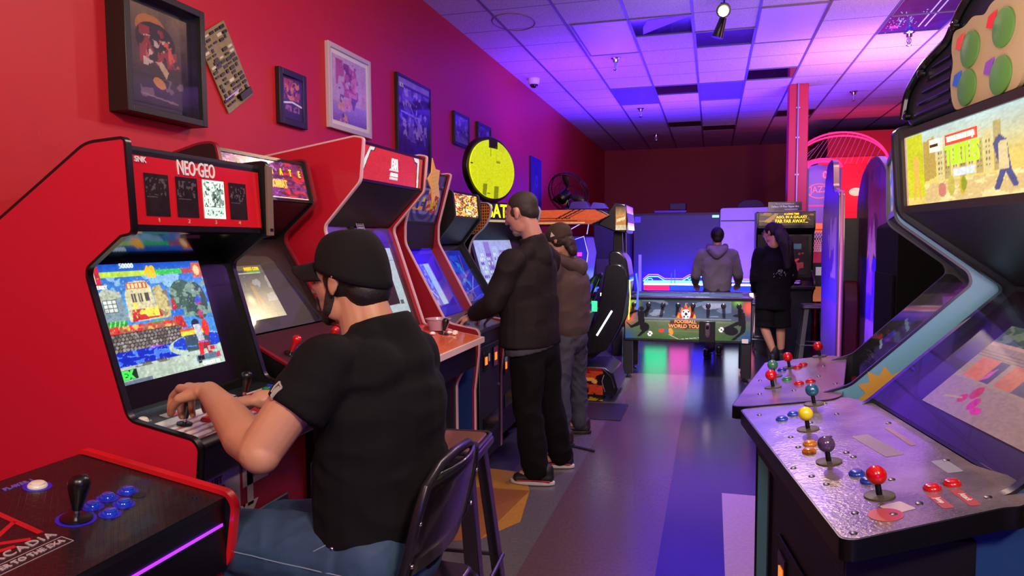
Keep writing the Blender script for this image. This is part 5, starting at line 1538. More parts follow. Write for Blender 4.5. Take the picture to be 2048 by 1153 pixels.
# ================================================================ four-player cabinets on the right
def four_player(name, label, loc, rotz, W, prof, panel_poly, zf, zb, msides, mold, mq_ab, mq, mqm, hood, bez, scrn, scr_s, panel_mat, front_x, tail=None, bez_m=None):
    """prof x is negative going into the cabinet; panel_poly: outline (x,y) of the control panel, front at x=0"""
    t = thing(name, label, 'arcade cabinet', loc, rotz)
    y0, y1 = W
    side_panels(t, prof, y0, y1, 0.02, msides, mold, None, rads=[0.02, 0.02, 0.02, 0.03, 0.06, 0.06, 0.02, 0.02, 0.02, 0.02, 0.02][:len(prof)], mt=0.008)
    a0, a1 = y0 + 0.02, y1 - 0.02
    # control panel board, sloping up towards the monitor
    xb = min(p[0] for p in panel_poly)

    def zz(x):
        return zf + (zb - zf) * (x / xb)
    pr = rounded(panel_poly, 0.03)
    g = G()
    n = len(pr)
    vs = [(p[0], p[1], zz(p[0]) - 0.045) for p in pr] + [(p[0], p[1], zz(p[0])) for p in pr]
    g.add(vs, [tuple(range(n))[::-1], tuple(range(n, 2 * n))] + [(i, (i + 1) % n, (i + 1) % n + n, i + n) for i in range(n)])
    cp = g.build('control_panel', M_blackplastic, t, smooth=30)
    g = G()
    cx = sum(p[0] for p in pr) / n; cy = sum(p[1] for p in pr) / n
    pr2 = [(cx + (p[0] - cx) * 0.985, cy + (p[1] - cy) * 0.99) for p in pr]
    g.add([(p[0], p[1], zz(p[0]) + 0.0008) for p in pr2], [tuple(range(n))])
    g.build('panel_overlay', panel_mat, cp, smooth=0)
    ex = G(); ex.box(-0.30, -0.04, y0 - 0.02, y1 + 0.02, 0.80, zf - 0.03); ex.build('panel_box', M_black, t, bevel=0.004)
    g = G(); g.box(front_x - 0.02, front_x, a0, a1, 0.06, 0.80); fr_ = g.build('front_panel', M_black, t, smooth=0)
    g = G(); g.box(prof[-1][0] + 0.03, front_x - 0.02, a0, a1, 0.06, 0.09); g.build('base_board', M_black, t, smooth=0)
    for x_ in (prof[-1][0] + 0.08, front_x - 0.08):
        for y_ in (y0 + 0.06, y1 - 0.06):
            g = G(); g.cyl((x_, y_, 0), (x_, y_, 0.06), 0.02); g.build('foot', M_darkgrey, t)
    ma, mb_ = mq_ab
    e, n_ = seg_frame(ma, mb_)
    Lm = (Vector(mb_) - Vector(ma)).length
    panel_slab('marquee_box', along(ma, mb_, 0, -0.006), along(ma, mb_, Lm, -0.006), a0, a1, 0.03, M_blackplastic, t)
    fw = 0.022
    mh = Lm - 2 * fw
    # seen from the player the picture runs from the far end (y=0) to the near end
    mo = mq.build('marquee', on_seg(ma, mb_, Lm - fw, a0 + fw, 0.0), (0, a1 - a0 - 2 * fw, 0), (-e.x * mh, 0, -e.y * mh), mqm, t)
    g = G()
    for s0, s1 in ((0, fw), (Lm - fw, Lm)):
        p0, p1 = along(ma, mb_, s0, -0.004), along(ma, mb_, s1, -0.004)
        g.slab(P3(p0, a0), (p1[0] - p0[0], 0, p1[1] - p0[1]), (0, a1 - a0, 0), (n_.x * 0.014, 0, n_.y * 0.014))
    for q in (a0, a1 - fw):
        p0, p1 = along(ma, mb_, fw, -0.004), along(ma, mb_, Lm - fw, -0.004)
        g.slab(P3(p0, q), (p1[0] - p0[0], 0, p1[1] - p0[1]), (0, fw, 0), (n_.x * 0.014, 0, n_.y * 0.014))
    g.build('marquee_frame', mat('brown_black_frame', '#1c1410', 0.35), t, smooth=0)
    g = G()
    for i in range(len(hood) - 1):
        sg = seg_frame(hood[i], hood[i + 1])
        g.slab(P3(hood[i], a0), (hood[i + 1][0] - hood[i][0], 0, hood[i + 1][1] - hood[i][1]), (0, a1 - a0, 0), (-sg[1].x * 0.012, 0, -sg[1].y * 0.012))
    g.build('hood', M_black, t, smooth=0)
    ba, bb_ = bez
    panel_slab('bezel', ba, bb_, a0, a1, 0.02, bez_m or mat('plum_black_bezel', '#1a1018', 0.3), t)
    e, n_ = seg_frame(ba, bb_)
    s0, s1, yl, yr = scr_s
    scrn.build('screen', on_seg(ba, bb_, s1, yl, 0.004), (0, yr - yl, 0), (-e.x * (s1 - s0), 0, -e.y * (s1 - s0)), M_lit1, t)
    Lb = (Vector(bb_) - Vector(ba)).length
    panel_slab('screen_glass', along(ba, bb_, 0, 0.035), along(ba, bb_, Lb, 0.035), a0, a1, 0.004, M_glass, t)
    g = G(); g.box(prof[0][0] + 0.01, ma[0] - 0.04, a0, a1, prof[0][1] - 0.03, prof[0][1] - 0.015); g.build('top_panel', M_black, t, smooth=0)
    g = G(); g.box(prof[0][0] + 0.002, prof[0][0] + 0.015, a0, a1, 0.06, prof[0][1] - 0.02); g.build('back_panel', M_black, t, smooth=0)
    return t, mo, cp, fr_, zz


# overlay material of the worn metal control panels
m = bpy.data.materials.new('worn_metal_overlay')
m.use_nodes = True
nt = m.node_tree
b = nt.nodes['Principled BSDF']
b.inputs['Metallic'].default_value = 0.35
b.inputs['Roughness'].default_value = 0.24
b.inputs['Coat Weight'].default_value = 0.5
b.inputs['Coat Roughness'].default_value = 0.12
tc = nt.nodes.new('ShaderNodeTexCoord')
n1 = nt.nodes.new('ShaderNodeTexNoise'); n1.inputs['Scale'].default_value = 7; n1.inputs['Detail'].default_value = 8
n2_ = nt.nodes.new('ShaderNodeTexNoise'); n2_.inputs['Scale'].default_value = 120; n2_.inputs['Detail'].default_value = 3
cr = nt.nodes.new('ShaderNodeValToRGB')
cr.color_ramp.elements[0].position = 0.32; cr.color_ramp.elements[0].color = lin('#5c5258')
cr.color_ramp.elements[1].position = 0.68; cr.color_ramp.elements[1].color = lin('#988890')
e_ = cr.color_ramp.elements.new(0.5); e_.color = lin('#7c6e76')
nt.links.new(tc.outputs['Object'], n1.inputs['Vector']); nt.links.new(tc.outputs['Object'], n2_.inputs['Vector'])
nt.links.new(n1.outputs['Fac'], cr.inputs[0]); nt.links.new(cr.outputs[0], b.inputs['Base Color'])
bp_ = nt.nodes.new('ShaderNodeBump'); bp_.inputs['Strength'].default_value = 0.35; bp_.inputs['Distance'].default_value = 0.003
nt.links.new(n2_.outputs['Fac'], bp_.inputs['Height']); nt.links.new(bp_.outputs[0], b.inputs['Normal'])
M_over = m

# ---- the near cabinet (four joysticks)
mq = Pic(0.8, 0.19, '#e8c868', 230)
mq.vgrad(0.5, 1, '#d8c068', '#b8d0d0').mottle(5, 160, 0.85, 1.15)
mq.rect(0.0, 0, 0.015, 1, '#c89878').poly([(0.02, 0.1), (0.02, 1.0), (0.16, 1.0), (0.17, 0.1)], '#c8c818').mottle(6, 168, 0.8, 1.15, 0.02, 0, 0.17, 1).poly([(0.065, 0.06), (0.08, 0.40), (0.07, 0.62), (0.10, 0.72), (0.13, 0.6), (0.12, 0.40), (0.14, 0.06), (0.12, 0.06), (0.105, 0.36), (0.085, 0.06)], '#e8b050').poly([(0.17, 0.3), (0.17, 0.85), (0.26, 0.90), (0.27, 0.35)], '#b89848')
for k in range(8):
    x_ = 0.28 + 0.055 * k
    h_ = 0.62 + 0.08 * ((k * 5) % 4)
    mq.rect(x_, 0.30, x_ + 0.045, h_, '#b8a068' if k % 2 else '#d8c488')
    for r_ in range(5):
        mq.rect(x_ + 0.008, 0.36 + 0.07 * r_, x_ + 0.018, 0.39 + 0.07 * r_, '#7a6848').rect(x_ + 0.026, 0.36 + 0.07 * r_, x_ + 0.036, 0.39 + 0.07 * r_, '#8a7850')
mq.rect(0.17, 0, 1, 0.28, '#d8b878').blotch(16, 162, 0.62, '#f0dc98', 0.9, 0.17, 0, 1, 0.28).ell(0.46, 0.18, 0.02, 0.12, '#c8b018').ell(0.31, 0.16, 0.03, 0.10, '#c87868').ell(0.38, 0.2, 0.025, 0.14, '#c0b048').ell(0.47, 0.2, 0.02, 0.09, '#90941c').rect(0.40, 0.32, 0.55, 0.40, '#d8e0e0')
mq.poly([(0.66, 0.08), (0.70, 0.30), (0.66, 0.60), (0.70, 0.70), (0.74, 0.62), (0.76, 0.30), (0.80, 0.10), (0.77, 0.08), (0.73, 0.26), (0.69, 0.06)], '#4a4c80').poly([(0.69, 0.3), (0.69, 0.60), (0.74, 0.62), (0.75, 0.3)], '#e0c890').rect(0.86, 0.05, 0.90, 1, '#5a8a38').ell(0.96, 0.75, 0.05, 0.2, '#c86a28').ell(0.97, 0.5, 0.03, 0.14, '#b83020')
s_t = Pic(0.62, 0.50, '#a88868', 170)
s_t.mottle(5, 170, 0.85, 1.1).rect(0, 0.80, 1, 1, '#6a7858').blotch(12, 171, 0.5, '#405040', 0.9, 0, 0.8, 1, 1).rect(0, 0.76, 1, 0.80, '#c89878')
for k in range(4):
    s_t.line((0.0, 0.60 + 0.03 * k), (1, 0.60 + 0.03 * k), 0.0012, '#806050')
s_t.rect(0.06, 0.38, 0.22, 0.62, '#d87030').rect(0.22, 0.38, 0.30, 0.62, '#4a4048').rect(0.34, 0.38, 0.48, 0.62, '#c86a2a').rect(0.48, 0.38, 0.60, 0.60, '#5a4a50').ell(0.50, 0.60, 0.05, 0.05, '#a08a38').poly([(0.22, 0.38), (0.26, 0.44), (0.26, 0.56), (0.23, 0.5)], '#d050a0')
s_t.rect(0, 0.0, 1, 0.36, '#a07c68').mottle(4, 172, 0.9, 1.1, 0, 0, 1, 0.36).ell(0.30, 0.27, 0.035, 0.07, '#c02828').ell(0.25, 0.18, 0.03, 0.05, '#c82c2c').ell(0.36, 0.17, 0.03, 0.07, '#c82878').ell(0.42, 0.12, 0.04, 0.04, '#d8308a').line((0.12, 0.14), (0.24, 0.18), 0.004, '#b8a020')
prof = [(-0.86, 1.86), (-0.455, 1.865), (-0.435, 1.85), (-0.455, 1.60), (-0.765, 1.375), (-0.770, 1.35), (-0.375, 0.985), (-0.12, 0.89), (-0.08, 0.86), (-0.08, 0.06), (-0.86, 0.06)]
prof = [(-0.86, 1.86)] + prof[1:11]
panel = [(0, 0), (0, 1.095), (-0.02, 1.11), (-0.33, 1.04), (-0.36, 1.045), (-0.43, 0.98), (-0.43, 0.90), (-0.39, 0.80), (-0.39, 0.14), (-0.34, 0.02)]
A8 = math.radians(188)
t, mo, cp, fr_, zz = four_player('arcade_cabinet', 'large four player arcade cabinet with TURTLES marquee, nearest on the right', (0.100, 2.585, 0), A8, (0.13, 0.98), prof, panel, 0.925, 0.998,
    [mat('dark_teal_side', '#0b1115', 0.4), mat('near_side_blue', '#1c3a6a', 0.4)], M_blackplastic, ((-0.450, 1.852), (-0.468, 1.60)), mq, M_lit2, [(-0.468, 1.60), (-0.80, 1.37)], ((-0.800, 1.355), (-0.405, 0.985)), s_t, (0.135, 0.46, 0.33, 0.92), M_over, -0.08)
ma, mb_ = (-0.450, 1.852), (-0.468, 1.60)
e, n = seg_frame(ma, mb_); upv = (-e.x, 0, -e.y)
Mtr = mat('turtle_red', '#d83a28', 0.4, es=0.9)
g = G(); p0 = on_seg(ma, mb_, 0.080, 0.445, 0.003); g.slab(p0, (0, 0.17, 0.0), (-e.x * 0.028, 0, -e.y * 0.028), (0.001, 0, 0)); g.build('title_strip', Mtr, mo, smooth=0)
text('lettering', 'TEENAGE MUTANT NINJA', 0.021, on_seg(ma, mb_, 0.066, 0.53, 0.0045), (0, 1, 0), upv, mat('title_cream', '#f8f0b0', 0.4, es=1.0), mo, sx=0.60)
text('lettering', 'TURTLES', 0.072, on_seg(ma, mb_, 0.112, 0.535, 0.0045), (0, 1, 0), upv, mat('title_lime', '#88d020', 0.4, es=1.0), mo, sx=0.62, bold=0.002)
g = G(); g.slab(on_seg(ma, mb_, 0.088, 0.350, 0.003), (0, 0.062, 0.0), (-e.x * 0.035, 0, -e.y * 0.035), (0.001, 0, 0)); g.build('maker_plate', mat('maker_cream', '#f8f0c0', 0.4, es=0.9), mo, smooth=0)
text('lettering', 'KONAMI', 0.012, on_seg(ma, mb_, 0.071, 0.381, 0.005), (0, 1, 0), upv, mat('dark_print', '#2a1c10', 0.5), mo)
# joysticks and buttons; local position from world
Rl = Matrix.Rotation(-A8, 4, 'Z')


def tl(x, y, o=(0.100, 2.585)):
    q = Rl @ Vector((x - o[0], y - o[1], 0))
    return q.x, q.y


nrm = Vector((0.17, 0, 1)).normalized()


def balls(parent, lst, o, RR, zz, r=0.0215, sh=0.048, disc=0.032):
    for (x, y, c_, dm_) in lst:
        q = RR @ Vector((x - o[0], y - o[1], 0))
        joystick(parent, (q.x, q.y, zz(q.x) + 0.001), nrm, mat('ball_' + c_, {'teal': '#12506e', 'yellow': '#d8c81c', 'purple': '#4c3a66', 'red': '#c80c18', 'green': '#3c8060'}[c_], 0.2, coat=0.8), sh, disc, r, shaft=mat('dark_shaft', '#2a282c', 0.3, metal=0.8), discm=mat('ring_disc', '#4a4438', 0.5))


balls(cp, [(0.338, 2.548, 'teal', 0), (0.285, 2.262, 'yellow', 0), (0.298, 1.955, 'purple', 0), (0.365, 1.705, 'red', 0)], (0.100, 2.585), Rl, zz)
M_or = mat('button_orange', '#c87810', 0.2, coat=0.5)
for (x, y, m_) in [(0.223, 2.395, M_bb), (0.262, 2.440, M_bb), (0.262, 2.050, M_or), (0.272, 2.115, M_or), (0.345, 1.850, M_bb), (0.360, 1.795, M_bb), (0.474, 1.725, M_br), (0.518, 1.745, M_br)]:
    qx, qy = tl(x, y)
    button(cp, (qx, qy, zz(qx) + 0.001), nrm, m_, 0.0185)
rnd = random.Random(9)
for (x, y) in [(0.16, 2.48), (0.30, 2.33), (0.385, 2.40), (0.37, 2.54), (0.23, 2.20), (0.33, 2.17), (0.24, 2.10), (0.21, 1.93), (0.36, 1.98), (0.27, 1.80), (0.41, 1.80), (0.30, 1.62), (0.37, 1.60), (0.43, 1.65), (0.28, 1.52), (0.55, 1.90), (0.50, 2.25), (0.56, 1.66), (0.245, 1.86), (0.35, 2.02)]:
    qx, qy = tl(x, y)
    g = G(); g.lathe((qx, qy, zz(qx) + 0.0005), nrm, [(0.008, 0), (0.0075, 0.002), (0.004, 0.0035), (0.0005, 0.0036)], 12); g.build('bolt', M_steel, cp)


def decal(parent, x, y, w, h, m_, rot=0.0, name='decal', lab=None, ts=0.02):
    qx, qy = tl(x, y)
    g = G()
    c_, s_ = math.cos(rot), math.sin(rot)
    pts = [(qx + a * c_ - b_ * s_, qy + a * s_ + b_ * c_) for a, b_ in rounded([(-h / 2, -w / 2), (h / 2, -w / 2), (h / 2, w / 2), (-h / 2, w / 2)], 0.006)]
    g.add([(p[0], p[1], zz(p[0]) + 0.0014) for p in pts], [tuple(range(len(pts)))])
    o = g.build(name, m_, parent, smooth=0)
    if lab:
        text('lettering', lab, ts, (qx, qy, zz(qx) + 0.0022), (-s_, c_, 0), (-c_, -s_, 0.17), M_letterwhite, o, sx=0.7, depth=0.0004)


Mred_d = mat('faded_red_decal', '#a84048', 0.35)
decal(cp, 0.470, 1.655, 0.080, 0.022, Mred_d, 0.0)
decal(cp, 0.520, 1.665, 0.090, 0.022, Mred_d, 0.0)
for (x, y, w_) in ((0.470, 1.655, 'Jump'), (0.520, 1.665, 'Attack')):
    qx, qy = tl(x, y)
    text('lettering', w_, 0.018, (qx, qy, zz(qx) + 0.0028), (0, 1, 0), (-1, 0, 0.17), M_letterwhite, cp, sx=0.85, depth=0.0003)
qx, qy = tl(0.355, 1.600)
g = G(); g.lathe((qx, qy, zz(qx) + 0.001), nrm, [(0.034, 0.0), (0.034, 0.001)], 24); g.build('decal', Mred_d, cp)
decal(cp, 0.385, 1.635, 0.05, 0.05, mat('pale_decal', '#b8a4ac', 0.35), 0.3)
decal(cp, 0.43, 2.06, 0.20, 0.045, mat('grey_green_decal', '#857a80', 0.35), 0.1)
decal(cp, 0.50, 2.12, 0.18, 0.016, mat('pink_decal', '#94747e', 0.35), 0.0)
decal(cp, 0.54, 1.86, 0.09, 0.035, mat('blue_grey_decal', '#8a8c9c', 0.35), 0.0)
# coin door on its front, warning plate
g = G(); g.box(-0.08, -0.075, 0.72, 0.82, 0.28, 0.60); g.build('warning_plate', mat('yellow_plate', '#b88a20', 0.4), fr_, bevel=0.002)
coin_door(t, -0.08, 0.28, 0.66, 0.15, 0.6)
# black dome topper on the near cabinet
out = [(0.140, 1.87), (0.115, 1.90), (0.14, 1.975), (0.25, 2.035), (0.40, 2.065), (0.43, 2.09), (0.47, 2.125), (0.56, 2.17), (0.66, 2.175), (0.76, 2.14), (0.85, 2.06), (0.93, 2.0), (0.975, 1.87)]
tpo = thing('cabinet_topper', 'black ribbed dome shaped topper above the TURTLES marquee', 'topper', (0.100, 2.585, 0), A8)
g = G(); g.prism(rounded(out, 0.04), -0.60, -0.475, 'x'); tb = g.build('dome', mat('dark_teal_plastic', '#10181a', 0.35), tpo, bevel=0.012)
g = G(); g.tube([(-0.468, p[0], p[1]) for p in rounded(out[1:-1], 0.05, closed=False)], 0.012, 8); g.build('rim', M_blackgloss, tpo)
for z in (1.895, 1.925, 1.955, 1.985, 2.015):
    g = G(); g.tube([(-0.472, 0.19 + (z - 1.9) * 1.0, z), (-0.472, 0.42, z + 0.004)], 0.005, 6); g.build('rib', M_blackgloss, tpo)
for (y_, z_) in ((0.155, 1.90), (0.25, 2.01), (0.45, 2.09)):
    g = G(); g.lathe((-0.46, y_, z_), (1, 0, 0), [(0.012, -0.01), (0.012, 0.004), (0.006, 0.008)], 12); g.build('bolt', M_blackgloss, tpo)
# cream cut-out board: plain coloured shapes stand in for its cartoon art
board = [(0.47, 1.862), (0.447, 1.895), (0.435, 1.95), (0.452, 1.99), (0.435, 2.03), (0.445, 2.078), (0.508, 2.072), (0.546, 2.088), (0.607, 2.072), (0.63, 2.09), (0.685, 2.098), (0.76, 2.075), (0.81, 2.02), (0.80, 1.93), (0.77, 1.862)]
tb2 = thing('cut_out_board', 'cream cloud shaped cut out board with plain green and coloured shapes', 'sign', (0.100, 2.585, 0), A8)
g = G(); g.prism(rounded(board, 0.02), -0.473, -0.463, 'x'); g.build('board', mat('cream_board', '#8a7c52', 0.5), tb2)
Mgr2 = mat('plain_green', '#3e6a26', 0.5)
for k, (y_, z_, c_) in enumerate([(0.545, 2.005, '#b83c28'), (0.70, 2.015, '#b02020'), (0.535, 1.91, '#2050a0'), (0.695, 1.905, '#6a3a88')]):
    g = G(); g.lathe((-0.462, y_, z_), (1, 0, 0), [(0.046, 0.0), (0.046, 0.004), (0.043, 0.005)], 28); g.build('green_disc', Mgr2, tb2, smooth=30)
    g = G(); g.prism([(y_ - 0.075, z_ + 0.02), (y_ - 0.065, z_ + 0.045), (y_ - 0.03, z_ + 0.05), (y_ - 0.05, z_ + 0.012)], -0.461, -0.458, 'x'); g.build('coloured_patch', mat('patch' + c_, c_, 0.5), tb2, smooth=0)

# ---- the cabinet behind it
prof = [(-0.84, 1.86), (-0.53, 1.865), (-0.50, 1.85), (-0.508, 1.585), (-0.725, 1.412), (-0.735, 1.37), (-0.385, 1.005), (-0.12, 0.89), (-0.08, 0.86), (-0.08, 0.06), (-0.84, 0.06)]
panel = [(0, -0.02), (0, 0.99), (-0.05, 1.02), (-0.33, 0.99), (-0.36, 0.94), (-0.36, 0.80), (-0.36, 0.12), (-0.30, -0.05)]
mq = Pic(0.6, 0.18, '#4a80b0', 60); mq.mottle(6, 180, 0.7, 1.2).blotch(8, 181, 0.55, '#e0c030', 0.9)
s_s = Pic(0.6, 0.45, '#10121c', 90); s_s.mottle(5, 182, 0.6, 1.4).rect(0.1, 0.15, 0.35, 0.32, '#2818a0').rect(0.25, 0.42, 0.5, 0.58, '#2a2078').line((0.1, 0.5), (0.6, 0.46), 0.01, '#7088a0').line((0.05, 0.12), (0.4, 0.10), 0.008, '#90a8c0')  # reflections in the dark screen glass are painted in as blocks and lines
AS = math.radians(180 - 10.4)
M_sky = mat('sky_blue_side', '#5f9aa8', 0.38, var=0.06, scale=6)
So = (0.252 + 0.0, 3.60)
uS = Vector((-0.1805, -0.9836))
t, mo, cp, fr_, zz = four_player('arcade_cabinet', 'four player arcade cabinet with pale blue side panel, behind the TURTLES cabinet', (So[0], So[1], 0), AS, (0.10, 0.86), prof, panel, 0.925, 0.985,
    [M_black, M_sky], M_blackplastic, ((-0.505, 1.852), (-0.515, 1.60)), mq, M_lit0, [(-0.515, 1.60), (-0.75, 1.40)], ((-0.775, 1.375), (-0.41, 0.99)), s_s, (0.10, 0.45, 0.1, 0.75), M_over, -0.08, bez_m=mat('dark_glass_bezel', '#0c0c12', 0.15))
# painted patch low on the side panel
g = G()
pts = []
for k in range(22):
    a = math.pi * 2 * k / 22
    r = 0.10 if k % 2 else 0.070
    pts.append((-0.50 + r * math.cos(a), 0.985 + r * math.sin(a)))
g.prism([p for p in pts], 0.861, 0.8625, 'y'); g.build('burst_patch', mat('mustard_patch', '#b89030', 0.45), t, smooth=0)
RS = Matrix.Rotation(-AS, 4, 'Z')
balls(cp, [(0.497, 3.60, 'red', 0), (0.340, 3.36, 'red', 0), (0.262, 3.17, 'green', 0), (0.236, 2.91, 'red', 0)], So, RS, zz, 0.0215, 0.048)
for (x, y, m_) in [(0.300, 3.05, M_bg), (0.332, 2.925, M_br), (0.376, 2.945, M_br), (0.303, 3.30, M_bb), (0.37, 3.33, M_br), (0.40, 3.39, M_br)]:
    q = RS @ Vector((x - So[0], y - So[1], 0)); button(cp, (q.x, q.y, zz(q.x) + 0.001), nrm, m_, 0.019)
for (x, y) in [(0.18, 2.80), (0.45, 2.85), (0.30, 2.80), (0.47, 3.3), (0.42, 3.05), (0.27, 3.45), (0.2, 3.1)]:
    q = RS @ Vector((x - So[0], y - So[1], 0))
    g = G(); g.lathe((q.x, q.y, zz(q.x) + 0.0005), nrm, [(0.008, 0), (0.0075, 0.002), (0.004, 0.0035), (0.0005, 0.0036)], 12); g.build('bolt', M_steel, cp)

M_flat = mat('flat_black', '#060607', 0.9, spec=0.1)
# black side of another cabinet further along
t = thing('arcade_cabinet', 'plain black upright cabinet behind the pale blue sided cabinet', 'arcade cabinet', (1.18, 4.75, 0), math.radians(0))
g = G(); g.prism(rounded([(-0.10, 0.08), (-0.10, 1.60), (-0.02, 1.64), (0.62, 1.64), (0.62, 0.08)], 0.02), 0.0, 0.6, 'y'); bo = g.build('body', M_flat, t, bevel=0.006)
g = G(); g.box(-0.115, -0.10, 0.05, 0.55, 0.85, 1.3); g.build('screen', M_flat, t, bevel=0.004)
g = G(); g.box(-0.16, -0.08, 0.02, 0.58, 0.74, 0.80); g.build('control_panel', M_flat, t, bevel=0.004)
for x_ in (0.0, 0.5):
    for y_ in (0.06, 0.54):
        g = G(); g.cyl((x_, y_, 0), (x_, y_, 0.08), 0.02); g.build('foot', M_darkgrey, t)

# small blue edged cabinet at the lower right corner with a black ball joystick
t = thing('arcade_cabinet', 'blue arcade cabinet mostly out of frame with a black ball joystick', 'arcade cabinet', (0.64, 1.10, 0), math.radians(8))
g = G(); g.prism(rounded([(0.0, 0.05), (0.0, 0.80), (0.42, 0.86), (0.42, 0.05)], 0.01), -0.35, 0.18, 'y'); g.build('body', mat('deep_blue_side', '#1a3c7c', 0.4), t, bevel=0.006)
g = G(); g.prism([(0.30, 0.86), (0.12, 0.88), (0.14, 1.04), (0.42, 1.08), (0.42, 0.86)], -0.35, 0.52, 'y')
g = G(); g.slab((0.0, -0.35, 0.805), (0.42, 0, 0.06), (0, 0.53, 0), (0, 0, 0.012)); cp = g.build('control_panel', M_blackplastic, t, smooth=0)
joystick(cp, (0.03, -0.02, 0.822), (0, 0, 1), M_blackgloss, 0.07, 0.02, 0.019)

# ================================================================ foosball table
t = thing('foosball_table', 'black foosball table whose front reads FOOSBALL WORLD TOUR', 'foosball table', (-0.92, 7.80, 0))
L_ = 1.335
g = G(); g.box(0.0, L_, 0.0, 0.72, 0.42, 0.90); g.build('cabinet', M_black, t, bevel=0.01)
g = G()
g.box(-0.0, L_, -0.02, 0.10, 0.895, 0.915); g.box(0.0, L_, 0.62, 0.74, 0.895, 0.915)
g.build('top_rail', mat('rail_metal', '#4a4260', 0.25, metal=0.4), t, bevel=0.004)
g = G(); g.box(0.08, L_ - 0.08, 0.10, 0.62, 0.9005, 0.903); g.build('playfield', mat('field_green', '#1c6a38', 0.5), t)
fp = Pic(1.30, 0.42, '#2c4a34', 260)
fp.vgrad(0.5, 1.0, '#3a4a58', '#16283c').vgrad(0.0, 0.5, '#2c4a20', '#4c5a40').mottle(5, 190, 0.75, 1.3)
fp.blotch(5, 191, 0.55, '#7a90a8', 0.3, 0.12, 0.6, 0.85, 1).blotch(7, 192, 0.62, '#a8b4c0', 0.3, 0.2, 0.6, 0.8, 0.95)
fp.glow(0.0, 0.62, 0.09, '#e06028', 1.1).glow(0.06, 0.95, 0.07, '#7aa030', 0.9).glow(1.0, 0.85, 0.07, '#e05030', 1.1).glow(0.90, 0.98, 0.05, '#60a030', 0.9).glow(1.0, 0.0, 0.12, '#204878', 1).glow(0.0, 0.0, 0.1, '#204878', 1)
fp.rect(0.15, 0.52, 0.85, 0.545, '#7a847c', 0.7).rect(0.15, 0.45, 0.85, 0.47, '#6a7868', 0.5).rect(0.33, 0.20, 0.64, 0.22, '#5a5a30').line((0.36, 0.12), (0.44, 0.0), 0.002, '#b0b8a8').line((0.44, 0.0), (0.60, 0.06), 0.002, '#b0b8a8')
# plain silhouettes of players
K = '#0c0e12'
fp.ell(0.135, 0.78, 0.020, 0.06, K).poly([(0.10, 0.72), (0.155, 0.72), (0.16, 0.42), (0.11, 0.40)], K).poly([(0.11, 0.70), (0.0, 0.58), (0.0, 0.62), (0.11, 0.78)], K).poly([(0.15, 0.72), (0.21, 0.82), (0.215, 0.79), (0.16, 0.64)], K).poly([(0.11, 0.45), (0.05, 0.33), (0.0, 0.45), (0.01, 0.40), (0.05, 0.26), (0.13, 0.36)], K).poly([(0.15, 0.44), (0.19, 0.24), (0.12, 0.05), (0.10, 0.06), (0.15, 0.24), (0.12, 0.40)], K)
fp.ell(0.925, 0.76, 0.02, 0.06, K).poly([(0.90, 0.72), (0.955, 0.72), (0.965, 0.40), (0.91, 0.38)], K).poly([(0.92, 0.70), (0.87, 0.66), (0.86, 0.62), (0.92, 0.60)], K).poly([(0.92, 0.42), (0.80, 0.28), (0.78, 0.30), (0.90, 0.50)], K).poly([(0.93, 0.40), (0.92, 0.22), (0.85, 0.02), (0.88, 0.02), (0.96, 0.24), (0.965, 0.42)], K).ell(0.85, 0.25, 0.055, 0.11, K).ell(0.16, 0.30, 0.04, 0.12, K)
for (cx, cy) in ((0.205, 0.13), (0.775, 0.28)):
    fp.ell(cx, cy, 0.020, 0.065, '#d8d8d0').ell(cx, cy, 0.007, 0.022, K).ell(cx - 0.013, cy + 0.03, 0.005, 0.016, K).ell(cx + 0.013, cy - 0.03, 0.005, 0.016, K)
fp.ell(0.30, 0.22, 0.025, 0.045, '#b83020').ell(0.345, 0.22, 0.03, 0.03, '#384878').ell(0.375, 0.20, 0.018, 0.09, '#b87820', 1, 0.3)
# flaming ball emblem
fp.poly([(0.42, 0.560), (0.43, 0.720), (0.45, 0.660), (0.46, 0.840), (0.48, 0.760), (0.49, 0.940), (0.51, 0.800), (0.53, 0.860), (0.54, 0.700), (0.555, 0.740), (0.57, 0.560)], '#d85a18').poly([(0.44, 0.560), (0.45, 0.660), (0.47, 0.720), (0.49, 0.860), (0.52, 0.720), (0.545, 0.660), (0.555, 0.560)], '#c02018').poly([(0.41, 0.560), (0.43, 0.660), (0.445, 0.560)], '#e89830').poly([(0.545, 0.560), (0.565, 0.660), (0.575, 0.560)], '#e89830').ell(0.495, 0.660, 0.036, 0.12, '#e8e4dc').ell(0.495, 0.660, 0.012, 0.04, K).ell(0.475, 0.720, 0.008, 0.026, K).ell(0.515, 0.720, 0.008, 0.026, K).ell(0.48, 0.590, 0.008, 0.026, K).ell(0.51, 0.590, 0.008, 0.026, K).rect(0.465, 0.545, 0.525, 0.56, '#e8c8b0')
fp.poly([(0.37, 0.49), (0.62, 0.47), (0.63, 0.30), (0.51, 0.28), (0.495, 0.24), (0.48, 0.28), (0.36, 0.32)], '#3a2418', 0.95)
fo = fp.build('front_print', (0.015, -0.004, 0.45), (1.305, 0, 0), (0, 0, 0.42), mat('foos_print', rough=0.3, attr=True), t)
Mfo = mat('foos_letter', '#f08848', 0.4)
text('lettering', 'FOOSBALL', 0.048, (0.655, -0.006, 0.643), (1, 0, 0), (0, 0, 1), Mfo, fo, bold=0.001)
text('lettering', 'WORLD TOUR', 0.052, (0.655, -0.006, 0.594), (1, 0, 0), (0, 0, 1), Mfo, fo, bold=0.001)
